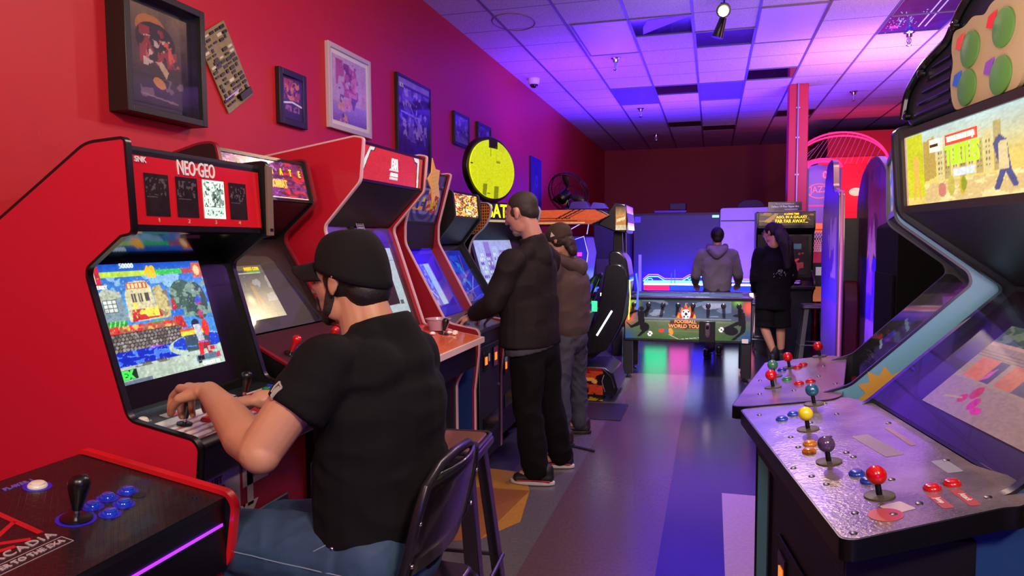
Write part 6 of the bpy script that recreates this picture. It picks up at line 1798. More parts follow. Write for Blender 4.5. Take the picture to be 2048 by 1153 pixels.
for k in range(8):
    x_ = 0.11 + 0.156 * k
    g = G(); g.cyl((x_, -0.055 if k % 2 == 0 else -0.03, 0.822), (x_, 0.80, 0.822), 0.008); rd = g.build('rod', M_chrome, t)
    g = G(); g.lathe((x_, 0.0, 0.822), (0, -1, 0), [(0.026, 0.0), (0.026, 0.012), (0.014, 0.02)], 14); g.build('bearing', M_blackplastic, rd)
    g = G(); g.tube([(x_, -0.02, 0.822), (x_, -0.05, 0.822), (x_, -0.11, 0.822)], [0.012, 0.018, 0.015], 12); g.build('handle', M_blackplastic, rd)
g = G(); g.box(0.80, 0.965, -0.022, 0.0, 0.43, 0.655); cd = g.build('coin_box', M_blackplastic, t, bevel=0.005)
g = G(); g.box(0.862, 0.908, -0.028, -0.022, 0.50, 0.63); g.build('coin_plate', M_chrome, cd, bevel=0.002)
g = G(); g.box(0.87, 0.90, -0.030, -0.028, 0.57, 0.61); g.build('coin_slot', M_blackgloss, cd)
g = G(); g.box(0.872, 0.898, -0.026, -0.022, 0.485, 0.495); g.build('lock', M_chrome, cd)
g = G(); g.box(1.235, 1.30, -0.006, -0.003, 0.43, 0.475); g.build('serial_label', mat('pale_label', '#a8a098', 0.5), t)
for (x_, y_) in ((0.04, 0.06), (1.28, 0.06), (0.04, 0.66), (1.28, 0.66)):
    g = G(); g.box(x_ - 0.05, x_ + 0.05, y_ - 0.05, y_ + 0.05, 0.05, 0.45); lg = g.build('leg', M_black, t, bevel=0.006)
    g = G(); g.box(x_ + 0.05, x_ + 0.054, y_ - 0.052, y_ - 0.046, 0.05, 0.45); g.build('corner_trim', M_steel, lg)
    g = G(); g.lathe((x_, y_, 0), (0, 0, 1), [(0.035, 0), (0.035, 0.01), (0.012, 0.02), (0.012, 0.05)]); g.build('foot', M_steel, lg)

# ================================================================ neon game table and boards at the back
t = thing('air_hockey_table', 'neon lit game table glowing blue, red and white below the dark backboard', 'game table', (-1.02, 10.9, 0))
g = G(); g.box(0, 1.75, 0, 1.5, 0.12, 0.70); g.build('cabinet', M_black, t, bevel=0.01)
g = G(); g.box(0.03, 1.72, 0.05, 1.45, 0.70, 0.72); g.build('playfield', mat('blue_playfield', '#1030d0', 0.2, emit='#1828ff', es=0.9), t)
for k, (x0, c_) in enumerate(((0.03, '#ff2868'), (0.42, '#2848ff'))):
    g = G(); g.box(x0, x0 + (0.38 if k == 0 else 1.28), -0.005, 0.0, 0.765, 0.845); g.build('lit_front', mat('front' + c_, c_, 0.4, es=1.2), t)
for k, (x0_, x1_, c_) in enumerate(((0.05, 0.38, '#30ffa0'), (0.42, 0.70, '#ff60c8'), (0.74, 1.05, '#3a30ff'), (1.22, 1.42, '#e0f0ff'), (1.45, 1.68, '#ff4070'))):
    g = G(); g.box(x0_, x1_, -0.008, 0, 0.16, 0.60); g.build('added_glow_panel', mat('glowp' + c_, c_, 0.4, es=2.4), t)  # added glowing panels, hidden behind the foosball table, to colour the floor reflections
g = G(); g.box(0.03, 1.72, -0.01, 0.04, 0.845, 0.865); g.build('white_tube', mat('white_tube', '#f0f8ff', 0.4, es=5), t)
hl = G()
g = G(); g.box(0.03, 1.72, -0.01, 0.0, 0.66, 0.755); g.build('letter_strip', M_darkgrey, t)
M_pw = mat('pink_white_glow', '#ffd8f0', 0.4, es=3.0)
for k in range(14):
    if k % 5 != 4:
        g = G(); g.box(0.06 + 0.115 * k, 0.15 + 0.115 * k, -0.016, -0.01, 0.672, 0.74); g.build('glow_block', M_pw, t, bevel=0.012)
for (a, m_) in ((0.0, '#a060ff'), (-0.03, '#60e8ff')):
    g = G(); pts = [(0.02, 0.02, 0.93 + a), (0.10, 0.02, 1.0 + a), (0.24, 0.02, 1.0 + a), (0.34, 0.02, 0.94 + a), (0.48, 0.02, 0.94 + a), (0.60, 0.02, 0.94 + a), (0.70, 0.02, 1.0 + a), (0.86, 0.02, 1.0 + a), (0.96, 0.02, 1.0 + a), (1.06, 0.02, 0.94 + a), (1.7, 0.02, 0.94 + a)]
    g.tube(pts, 0.007, 6); g.build('neon_outline', mat('neon' + m_, m_, 0.4, es=3.0), t)
for x_ in (0.12, 0.66, 0.74):
    g = G(); g.tube([(x_ + 0.04 * math.cos(q), 0.02, 0.92 + 0.022 * math.sin(q)) for q in [2 * math.pi * i / 14 for i in range(14)]], 0.005, 6, closed=True); g.build('neon_ring', mat('neon#60e8ff'), t)
g = G(); g.box(0.03, 1.0, 0.03, 0.05, 0.86, 0.91); g.build('lit_wall', mat('teal_glow', '#60c8e8', 0.4, es=1.8), t)
for x_ in (0.44, 0.49):
    g = G(); g.tube([(x_, 0.0, 0.86), (x_, 0.0, 1.02 if x_ < 0.46 else 1.08)], 0.006, 6); g.build('divider_post', M_ledb, t)
g = G(); g.box(-0.05, -0.01, 0, 0.05, 0.66, 1.30); g.build('corner_post', mat('violet_edge', '#8a70ff', 0.4, es=0.7), t)
for x_ in (0.15, 1.6):
    for y_ in (0.15, 1.35):
        g = G(); g.box(x_ - 0.05, x_ + 0.05, y_ - 0.05, y_ + 0.05, 0, 0.12); g.build('leg', M_black, t)
t = thing('backboard', 'big dark grey backboard washed in blue light behind the neon game table', 'board', (-1.33, 12.66, 0))
g = G(); g.box(0, 1.46, 0, 0.06, 0.0, 1.97); g.build('panel', mat('grey_panel', '#4a4852', 0.5, var=0.08, scale=5), t, bevel=0.006)
g = G(); g.box(0.0, 1.47, -0.01, 0.07, 1.955, 1.985); g.build('top_edge', M_black, t)
g = G(); g.box(0.02, 0.12, -0.006, 0, 1.83, 1.93); g.build('label', mat('violet_label', '#5038d8', 0.4, es=0.6), t)
g = G(); g.box(1.33, 1.44, -0.006, 0, 1.90, 1.94); g.build('green_tag', mat('green_tag', '#90ffd0', 0.4, es=1.2), t)
t = thing('white_board', 'tall white panel lit violet right of the dark backboard', 'board', (0.13, 12.6, 0))
g = G(); g.prism(rounded([(0.0, 0.0), (0.0, 2.055), (0.86, 2.06), (0.86, 0.0)], 0.05), 0, 0.05, 'y'); g.build('panel', mat('white_laminate', '#c8c0cc', 0.45), t, bevel=0.008)
g = G(); g.box(0.01, 0.85, -0.006, 0, 1.83, 1.845); g.build('seam', M_darkgrey, t)
t = thing('photo_booth', 'tall dark violet booth between the simulator and the dark backboard', 'booth', (-1.98, 12.3, 0))
g = G(); g.box(0, 0.62, 0, 0.4, 0, 2.0); g.build('body', mat('violet_laminate', '#342c58', 0.5), t, bevel=0.01)
g = G(); g.box(0.05, 0.5, -0.012, 0, 0.6, 1.2); g.build('panel', mat('grey_violet', '#58506a', 0.5), t)
# dark swivel seat in front of the booth
t = thing('bucket_seat', 'dark high backed seat between the simulator and the neon table', 'seat', (-1.16, 9.6, 0))
g = G(); g.prism(rounded([(-0.14, 0.95), (-0.16, 1.20), (-0.10, 1.26), (0.0, 1.30), (0.03, 1.12), (0.0, 0.92)], 0.03), 0, 0.3, 'y'); g.build('headrest', mat('dark_maroon_vinyl', '#2a1424', 0.4), t, bevel=0.02)
g = G(); g.box(-0.10, 0.04, 0.0, 0.3, 0.35, 0.96); g.build('backrest', mat('dark_violet_vinyl', '#1c1830', 0.4), t, bevel=0.02)
g = G(); g.box(-0.10, 0.04, -0.3, 0.3, 0.0, 0.36); g.build('base', M_black, t, bevel=0.02)
# boxes on top of the boards
for (x0, x1, y_, z0, z1, c_, lb, nm) in [(-0.98, -0.43, 12.70, 1.99, 2.035, '#6a3c80', 'flat purple box lying on top of the dark backboard', 'flat_box'), (-0.72, -0.44, 12.72, 2.037, 2.16, '#1a1018', 'small black case stacked on the flat purple box', 'case')]:
    g = G(); g.box(x0, x1, y_ - 0.05, y_ + 0.3, z0, z1); o = g.build(nm, mat(nm + '_m', c_, 0.5), bevel=0.01); tag(o, lb, 'box')
g = G(); g.box(-1.02, -0.4, 12.73, 13.1, 0, 1.985); o = g.build('storage_cupboard', M_black, bevel=0.01); tag(o, 'dark cupboard standing behind the backboard under the flat box', 'cupboard')
g = G(); g.prism(rounded([(0.40, 2.065), (0.85, 2.065), (0.80, 2.15), (0.70, 2.19), (0.50, 2.18), (0.42, 2.12)], 0.03), 12.6, 12.66, 'y'); o = g.build('bag', mat('dark_maroon_bag', '#2a0c18', 0.6), bevel=0.01); tag(o, 'dark slumped bag on top of the tall violet lit panel', 'bag')

# ================================================================ space game cabinet behind the woman
t = thing('arcade_cabinet', 'black arcade cabinet with a yellow FAR FAR AWAY marquee and a starry screen', 'arcade cabinet', (0.56, 9.80, 0))
W_ = 0.71
for (a, nm) in ((0.0, 'l'), (W_ - 0.02, 'r')):
    g = G(); g.prism(rounded([(0.0, 1.66), (0.0, 1.88), (0.55, 1.88), (0.60, 0.05), (0.10, 0.05), (0.10, 0.80), (-0.10, 0.92), (-0.08, 1.0), (0.18, 1.10), (0.10, 1.60)], 0.02), a, a + 0.02, 'x')
    g.build('side_panel', M_blackplastic, t)
mq = Pic(0.66, 0.17, '#3a3028', 120)
mq.mottle(4, 200, 0.7, 1.3).blotch(6, 201, 0.56, '#a87028', 0.8, 0, 0.3, 0.4, 1).blotch(6, 202, 0.6, '#c07820', 0.8, 0.8, 0.4, 1, 1).poly([(0.08, 0.3), (0.30, 0.95), (0.36, 0.9), (0.2, 0.2)], '#d89838', 0.7)
mo = mq.build('marquee', (0.025, -0.012, 1.70), (0.66, 0, 0), (0, 0.0, 0.165), M_lit1, t)
M_sw_ = mat('crawl_yellow', '#ffd020', 0.4, es=1.6)
for (s_, z_, h_, sx_) in (('A LONG TIME', 1.845, 0.032, 0.9), ('AGO, IN A GALAXY', 1.805, 0.044, 0.95), ('FAR FAR AWAY...', 1.752, 0.060, 0.86)):
    text('lettering', s_, h_, (0.42, -0.015, z_), (1, 0, 0), (0, 0, 1), M_sw_, mo, sx=sx_, bold=0.001)
g = G(); g.box(0.02, W_ - 0.02, -0.01, 0.02, 1.665, 1.875); g.build('marquee_box', M_black, t)
g = G(); g.slab((0.02, 0.02, 1.665), (W_ - 0.04, 0, 0), (0, 0.14, -0.08), (0, 0, 0.01)); g.build('hood', M_black, t)
sw = Pic(0.62, 0.5, '#1c1418', 100)
sw.mottle(5, 205, 0.6, 1.4).rect(0.18, 0.08, 0.42, 0.98, '#3a78e0').mottle(6, 206, 0.7, 1.3, 0.18, 0, 0.42, 1).rect(0.2, 0.5, 0.34, 0.9, '#c8e0ff', 0.7).rect(0.22, 0.05, 0.40, 0.12, '#e8f0ff').blotch(8, 207, 0.5, '#7a2838', 0.8, 0.5, 0.05, 0.9, 0.6).line((0.3, 0.12), (0.8, 0.4), 0.01, '#b02830').rect(0.55, 0.66, 0.85, 0.8, '#3a4858')
so = sw.build('screen', (0.05, 0.16, 1.06), (0.60, 0, 0), (0, -0.03, 0.50), M_lit2, t)
g = G(); g.box(0.02, W_ - 0.02, 0.17, 0.20, 1.0, 1.6); g.build('bezel', M_black, t)
g = G(); g.prism([(-0.12, 0.88), (-0.12, 0.92), (0.20, 1.03), (0.20, 0.90)], 0.0, W_, 'x'); cp = g.build('control_panel', M_blackplastic, t, bevel=0.006)
g = G(); g.lathe((0.5, 0.0, 0.965), (0, -0.2, 1), [(0.06, 0), (0.05, 0.012), (0.02, 0.02)]); g.tube([(0.46, 0.0, 0.98), (0.54, 0.0, 0.985)], 0.008); g.build('yoke', M_chrome, cp)
g = G(); g.box(0.02, W_ - 0.02, 0.10, 0.14, 0.05, 0.90); g.build('front_panel', mat('dark_blue_front', '#101c34', 0.4), t)
g = G(); g.box(0.02, W_ - 0.02, 0.10, 0.58, 0.0, 0.05); g.build('base', M_black, t)
t = thing('acrylic_sign', 'dark clear-edged Gallery sign standing on the space game cabinet', 'sign', (0.70, 9.86, 1.88))
g = G(); g.box(0, 0.41, 0, 0.006, 0.0, 0.125); g.build('plate', mat('sign_black', '#141018', 0.25, coat=0.4), t)
g = G(); g.box(-0.004, 0.414, -0.02, 0.03, 0.0, 0.006); g.build('stand', mat('clear_plastic_edge', '#a8a0b8', 0.2), t)
Msg = mat('sign_white', '#d8d0e0', 0.5, es=0.3)
text('lettering', 'This land represented by the', 0.022, (0.20, -0.002, 0.100), (1, 0, 0), (0, 0, 1), Msg, t, sx=0.9)
text('lettering', 'Gallery Of Fine Hyper-Art', 0.034, (0.205, -0.002, 0.065), (1, 0, 0), (0, 0, 1), Msg, t, sx=0.92, bold=0.0005)
g = G(); g.box(0.20, 0.36, -0.003, -0.001, 0.026, 0.031); g.build('underline', Msg, t, smooth=0)


# ================================================================ stools and chair
def metal_stool(label, loc, rotz, h, seat_m, frame_m, group=None, half=0.15, foot=0.215):
    t = thing('metal_stool', label, 'stool', loc, rotz, group)
    g = G(); g.prism(rounded([(-half, -half), (half, -half), (half, half), (-half, half)], 0.04), h - 0.045, h - 0.012, 'z'); st_ = g.build('seat', frame_m, t, bevel=0.012, seg=3)
    g = G(); g.prism(rounded([(-half + 0.025, -half + 0.025), (half - 0.025, -half + 0.025), (half - 0.025, half - 0.025), (-half + 0.025, half - 0.025)], 0.03), h - 0.012, h, 'z'); g.build('seat_pad', seat_m, st_, bevel=0.004)
    g = G(); pr = rounded([(-half + 0.012, -half + 0.012), (half - 0.012, -half + 0.012), (half - 0.012, half - 0.012), (-half + 0.012, half - 0.012)], 0.035)
    g.tube([(p[0], p[1], h - 0.006) for p in pr], 0.008, 8, closed=True); g.build('rim', frame_m, st_)
    for sx in (-1, 1):
        for sy in (-1, 1):
            g = G()
            a0 = Vector((sx * (half - 0.03), sy * (half - 0.03), h - 0.04)); b0 = Vector((sx * foot, sy * foot, 0.0))
            wx, wy = Vector((-sx * 0.045, 0, 0)), Vector((0, -sy * 0.045, 0))
            g.slab(a0, b0 - a0, wx * 1.2, wy * 0.12); g.slab(a0, b0 - a0, wy * 1.2, wx * 0.12)
            g.build('leg', frame_m, t, bevel=0.003)
    for (z, k) in ((0.25, 1), ):
        f_ = foot + (half - 0.03 - foot) * (z / h)
        for (p, q) in (((-1, -1), (1, -1)), ((1, -1), (1, 1)), ((1, 1), (-1, 1)), ((-1, 1), (-1, -1))):
            g = G(); g.tube([(p[0] * f_, p[1] * f_, z), (q[0] * f_, q[1] * f_, z)], 0.009, 8); g.build('stretcher', frame_m, t)
    return t


M_bronze = mat('bronze_vinyl', '#6a3c2c', 0.28, coat=0.4)
M_gun = mat('gunmetal', '#5c5662', 0.28, metal=0.9)
metal_stool('gunmetal stool with brown padded seat beside the folding chair', (-0.965, 2.50, 0), math.radians(4), 0.765, M_bronze, M_gun, half=0.155, foot=0.20)
metal_stool('grey metal stool right of the long haired person, by the space game', (1.20, 9.25, 0), 0, 0.73, mat('grey_seat', '#4c4a52', 0.4), mat('dull_grey_metal', '#5e5c62', 0.4, metal=0.7), half=0.15, foot=0.20)
metal_stool('grey metal stool mostly hidden behind the long haired person', (0.60, 9.62, 0), 0, 0.73, mat('grey_seat'), mat('dull_grey_metal'), half=0.14, foot=0.16)

# folding chair under the seated man: facing -X
t = thing('folding_chair', 'tall black folding chair with tubular frame under the seated man', 'chair', (-0.81, 1.655, 0), math.radians(180))
# local +X is where it faces (world -X)
M_tube = mat('black_tube_metal', '#2c2a30', 0.3, metal=0.6)
seat_z = 0.60
g = G(); g.prism(rounded([(-0.18, -0.19), (0.20, -0.21), (0.20, 0.21), (-0.18, 0.19)], 0.04), seat_z - 0.03, seat_z + 0.012, 'z'); sc_ = g.build('seat', mat('black_seat_vinyl', '#0c0b0e', 0.3, coat=0.3), t, bevel=0.012)
g = G(); pr = rounded([(-0.19, -0.20), (0.21, -0.22), (0.21, 0.22), (-0.19, 0.20)], 0.05); g.tube([(p[0], p[1], seat_z - 0.025) for p in pr], 0.011, 8, closed=True); g.build('seat_frame', M_tube, t)
# main back frame: inverted U running down to the front feet
fr = [(0.34, -0.215, 0.0), (0.0, -0.21, 0.53), (-0.14, -0.205, 0.76), (-0.175, -0.20, 0.90), (-0.185, -0.175, 0.955), (-0.19, -0.10, 0.985), (-0.19, 0.0, 0.99), (-0.19, 0.10, 0.985), (-0.185, 0.175, 0.955), (-0.175, 0.20, 0.90), (-0.14, 0.205, 0.76), (0.0, 0.21, 0.53), (0.34, 0.215, 0.0)]
g = G(); g.tube(fr, 0.0125, 12); g.build('back_frame', M_tube, t)
for s_ in (-1, 1):
    g = G(); g.tube([(-0.30, s_ * 0.19, 0.0), (-0.16, s_ * 0.19, 0.45), (0.02, s_ * 0.19, 0.66)], 0.011, 10); lg = g.build('leg', M_tube, t)
    g = G(); g.cyl((-0.305, s_ * 0.19, 0), (-0.298, s_ * 0.19, 0.03), 0.015); g.build('rubber_foot', M_blackplastic, lg)
    g = G(); g.tube([(-0.26, s_ * 0.17, 0.25), (0.10, s_ * 0.185, 0.56)], 0.007, 8); g.build('brace', M_tube, t)
for (x_, z_) in ((-0.27, 0.12), (0.24, 0.16)):
    g = G(); g.tube([(x_, -0.19, z_), (x_, 0.19, z_)], 0.009, 8); g.build('stretcher', M_tube, t)
g = G()
vs = []
n_ = 9
for j, z in enumerate((0.74, 0.80, 0.88, 0.94, 0.975)):
    w = (0.200, 0.200, 0.198, 0.188, 0.15)[j]
    for i in range(n_):
        u = -1 + 2 * i / (n_ - 1)
        x = -0.135 - (z - 0.74) * 0.24 - 0.035 * (1 - u * u)
        vs.append((x, w * u, z))
g.add(vs, [(j * n_ + i, j * n_ + i + 1, (j + 1) * n_ + i + 1, (j + 1) * n_ + i) for j in range(4) for i in range(n_ - 1)])
o = g.build('backrest', mat('black_seat_vinyl'), t, smooth=60); md = o.modifiers.new('thick', 'SOLIDIFY'); md.thickness = 0.012
for (y_, z_) in ((-0.205, 0.78), (-0.20, 0.88), (0.205, 0.78), (0.20, 0.88)):
    g = G(); g.ell((-0.165 - (z_ - 0.8) * 0.2, y_, z_), 0.006, nu=8, nv=6); g.build('rivet', M_chrome, t)

# ================================================================ curved simulator booth
t = thing('simulator_booth', 'simulator booth with two tall curved side panels lit purple', 'arcade booth', (0, 0, 0))
p = Pic(1.3, 2.25, '#6a1c5a', 150)
p.vgrad(0.0, 0.35, '#8a8098', '#9a58d8').vgrad(0.35, 0.6, '#7038e8', '#8a3ab8').vgrad(0.6, 1.0, '#8a2c78', '#7a1c30').mottle(4, 210, 0.7, 1.3).blotch(6, 211, 0.55, '#2a0c30', 0.7, 0.2, 0.55, 0.8, 0.95).blotch(4, 212, 0.5, '#2818e8', 0.7, 0.25, 0.35, 0.75, 0.6).poly([(0.3, 0.60), (0.38, 0.76), (0.45, 0.66), (0.5, 0.74), (0.55, 0.66), (0.6, 0.58), (0.52, 0.62), (0.45, 0.54), (0.38, 0.62)], '#b07898')
out = rounded([(7.66, 0.0), (7.60, 0.8), (7.66, 1.5), (7.64, 1.92), (7.45, 2.13), (7.10, 2.24), (6.80, 2.24), (6.50, 2.12), (6.36, 1.95), (6.36, 0.0)], 0.12)
g = G(); g.prism(out, 1.365, 1.42, 'x'); o = g.build('side_panel', mat('booth_edge_silver', '#8a8088', 0.3, metal=0.5), t)


def inside(poly):
    def f(a, b_, poly=poly):
        X = 6.36 + a * 1.30
        Z = b_ * 2.25
        ins = np.zeros(X.shape, bool)
        n = len(poly)
        for i in range(n):
            x0, y0 = poly[i]; x1, y1 = poly[(i + 1) % n]
            if y0 == y1:
                continue
            c_ = (Z >= min(y0, y1)) & (Z < max(y0, y1))
            ins ^= c_ & (X < x0 + (Z - y0) * (x1 - x0) / (y1 - y0))
        return ins
    return f


p.build('side_art', (1.362, 6.36, 0), (0, 1.30, 0), (0, 0, 2.25), mat('booth_print', rough=0.42, attr=True), o, shape=inside([(q[0] * 0.98 + 0.14, q[1] * 0.99) for q in out]))
out2 = rounded([(8.05, 0.0), (8.10, 0.9), (8.15, 1.5), (8.0, 2.1), (7.86, 2.27), (7.60, 2.30), (7.50, 2.26), (7.46, 2.0), (7.14, 1.96), (7.10, 1.5), (7.14, 0.0)], 0.06)
g = G(); g.prism(out2, 1.12, 1.17, 'x'); o = g.build('side_panel', mat('booth_edge_silver'), t)
p2 = Pic(1.0, 2.3, '#5a1c60', 130); p2.vgrad(0, 0.4, '#58506a', '#6a30c0').vgrad(0.4, 0.7, '#4a28d0', '#4a1c70').vgrad(0.7, 1.0, '#501848', '#400f18').mottle(4, 214, 0.7, 1.3).blotch(6, 215, 0.55, '#a08098', 0.6, 0.1, 0.5, 0.6, 0.75)


def inside2(a, b_):
    X = 7.13 + a * 1.0; Z = b_ * 2.3
    ins = np.zeros(X.shape, bool); poly = [(q[0] * 0.99 + 0.07, q[1] * 0.99) for q in out2]; n = len(poly)
    for i in range(n):
        x0, y0 = poly[i]; x1, y1 = poly[(i + 1) % n]
        if y0 == y1:
            continue
        c_ = (Z >= min(y0, y1)) & (Z < max(y0, y1))
        ins ^= c_ & (X < x0 + (Z - y0) * (x1 - x0) / (y1 - y0))
    return ins


p2.build('side_art', (1.117, 7.13, 0), (0, 1.0, 0), (0, 0, 2.3), mat('booth_print'), o, shape=inside2)
g = G(); g.tube([(1.145, 7.115, 0.05), (1.145, 7.09, 1.5), (1.145, 7.125, 1.95), (1.145, 7.44, 2.0)], 0.012, 8); g.build('edge_glow', mat('pink_edge_glow', '#d88098', 0.4, es=0.12), t)  # silver panel edge; its pinkish gleam is put in as a weak glow
g = G(); g.tube([(1.392, 6.345, 0.4), (1.392, 6.345, 1.8)], 0.009, 8); g.build('edge_glow', mat('white_violet_led', '#c0b0ff', 0.4, es=1.2), t)
g = G(); g.box(1.17, 1.36, 7.5, 8.0, 0, 1.72); g.build('inner_body', M_black, t)
g = G(); g.prism(rounded([(7.30, 0.0), (7.30, 0.95), (7.36, 1.12), (7.46, 1.12), (7.50, 0.0)], 0.04), 1.20, 1.345, 'x'); g.build('seat', mat('dark_red_seat', '#5c0c1c', 0.4), t, bevel=0.02)

# ================================================================ basketball hoop game
t = thing('basketball_game', 'hoop shooting game with pink arched top, JAZZ backboard and wire dome', 'basketball game', (1.30, 11.3, 0))
g = G(); g.box(0, 0.06, 0, 2.0, 0, 2.55); g.build('side_frame', mat('hoop_frame_violet', '#3a2048', 0.4), t)
g = G(); g.box(0.46, 0.50, 0, 2.0, 0, 2.55); g.build('side_frame', mat('hoop_frame_violet'), t)
M_pinkglow = mat('hot_pink_glow', '#ff2860', 0.4, es=1.6)
for (r_, w_, m_) in ((0.25, 0.030, M_pinkglow), (0.20, 0.02, mat('pink_plate', '#e04890', 0.4, es=0.5))):
    g = G(); g.tube([(0.24 + r_ * 1.0 * math.cos(a), 0.0, 2.56 + r_ * 0.45 * math.sin(a)) for a in [math.pi * i / 20 for i in range(21)]], w_, 8); g.build('arch_light', m_, t)
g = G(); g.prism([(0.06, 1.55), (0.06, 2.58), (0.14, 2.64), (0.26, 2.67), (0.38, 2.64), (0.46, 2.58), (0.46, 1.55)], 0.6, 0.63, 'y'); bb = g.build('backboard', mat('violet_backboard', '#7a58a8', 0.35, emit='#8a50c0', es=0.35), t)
g = G(); g.box(0.06, 0.46, 0.585, 0.60, 2.02, 2.05); g.build('crossbar', mat('pink_plate'), bb)
text('lettering', '0', 0.15, (0.36, 0.58, 2.50), (1, 0, 0), (0, 0, 1), mat('digit_red', '#ff4050', 0.4, es=3), bb, bold=0.002)
text('lettering', 'JAZZ', 0.14, (0.28, 0.58, 2.28), (1, 0, 0.06), (0, 0, 1), mat('logo_pink', '#e06888', 0.4, es=0.8), bb, sx=0.85, bold=0.002)
g = G(); g.tube([(0.28 + 0.17 * math.cos(a), 0.585, 2.26 + 0.11 * math.sin(a)) for a in [2 * math.pi * i / 24 for i in range(24)]], 0.010, 6, closed=True); g.build('logo_ring', mat('logo_pink'), bb)
g = G(); g.box(0.06, 0.40, 0.3, 0.34, 1.62, 1.76); g.build('orange_plate', mat('orange_plate', '#e86a28', 0.4, es=0.8), t)
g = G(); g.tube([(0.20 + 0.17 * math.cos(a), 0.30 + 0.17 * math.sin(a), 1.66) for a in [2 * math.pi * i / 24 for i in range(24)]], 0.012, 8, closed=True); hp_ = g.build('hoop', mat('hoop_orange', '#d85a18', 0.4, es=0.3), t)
g = G()
for k in range(12):
    for s_ in (-1, 1):
        pts = []
        for j in range(6):
            a = 2 * math.pi * k / 12 + s_ * j * 0.26
            r_ = 0.165 - 0.014 * j
            pts.append((0.20 + r_ * math.cos(a), 0.30 + r_ * math.sin(a), 1.655 - 0.065 * j))
        g.tube(pts, 0.004, 4)
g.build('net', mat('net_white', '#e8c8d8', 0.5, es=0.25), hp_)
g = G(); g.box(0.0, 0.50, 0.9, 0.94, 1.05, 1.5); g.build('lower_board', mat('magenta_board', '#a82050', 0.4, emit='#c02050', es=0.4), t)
g = G(); g.box(0.03, 0.42, -0.30, -0.26, 0.84, 1.18); cn = g.build('console', mat('console_dark', '#182428', 0.4), t)
g = G(); g.box(0.14, 0.30, -0.306, -0.30, 1.0, 1.12); g.build('notice', mat('notice_white', '#c8c8c0', 0.5, es=0.3), cn)
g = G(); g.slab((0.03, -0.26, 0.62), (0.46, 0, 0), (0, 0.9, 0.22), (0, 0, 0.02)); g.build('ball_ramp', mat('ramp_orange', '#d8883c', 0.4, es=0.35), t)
g = G(); g.tube([(-0.02, -0.1, 0.0), (-0.02, -0.1, 2.45)], 0.02, 8); g.build('front_post', M_black, t)
g = G()
Dm = []
for k in range(17):
    x_ = -0.10 + 0.078 * k
    q = (x_ - 0.52) / 0.66
    z0 = 2.62
    z1 = 2.62 + 0.46 * math.sqrt(max(0, 1 - q * q))
    g.tube([(x_ - 0.10, 0.3, z0 + (0.02 if k % 2 else 0)), (x_ + 0.10 * (1 - q), 0.3, z1)], 0.0035, 4)
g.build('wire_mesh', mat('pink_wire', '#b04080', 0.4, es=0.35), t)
for dz in (0.0, -0.05):
    g = G(); g.tube([(0.52 + 0.66 * math.cos(a), 0.28, 2.60 + (0.50 + dz) * math.sin(a)) for a in [math.pi * i / 28 for i in range(29)]], 0.014, 8); g.build('arch_tube', M_pinkglow, t)
g = G(); g.tube([(1.19, 0.2, 2.62), (1.46, 0.2, 2.90)], 0.014, 6); g.build('diagonal_bar', mat('pale_bar', '#b8a8b0', 0.4), t)
t = thing('red_lamp', 'glowing red lamp on the bright red wall behind the curved booth', 'lamp', (2.35, 13.30, 2.32))
g = G(); g.ell((0, 0, 0), (0.11, 0.05, 0.07)); g.build('globe', mat('red_globe', '#ff5a50', 0.4, es=6), t)
g = G(); g.box(-0.03, 0.03, 0.04, 0.1, -0.03, 0.03); g.build('bracket', M_black, t)
g = G(); g.box(1.75, XR, 13.4, 13.5, 0, 2.9)
o = structure('wall_partition', g, M_wallred)
g = G(); g.box(1.75, XR, 13.37, 13.42, 2.80, 2.92); structure('trim_5', g, mat('red_glow_trim', '#c01020', 0.4, emit='#ff1020', es=0.35))

# ================================================================ people


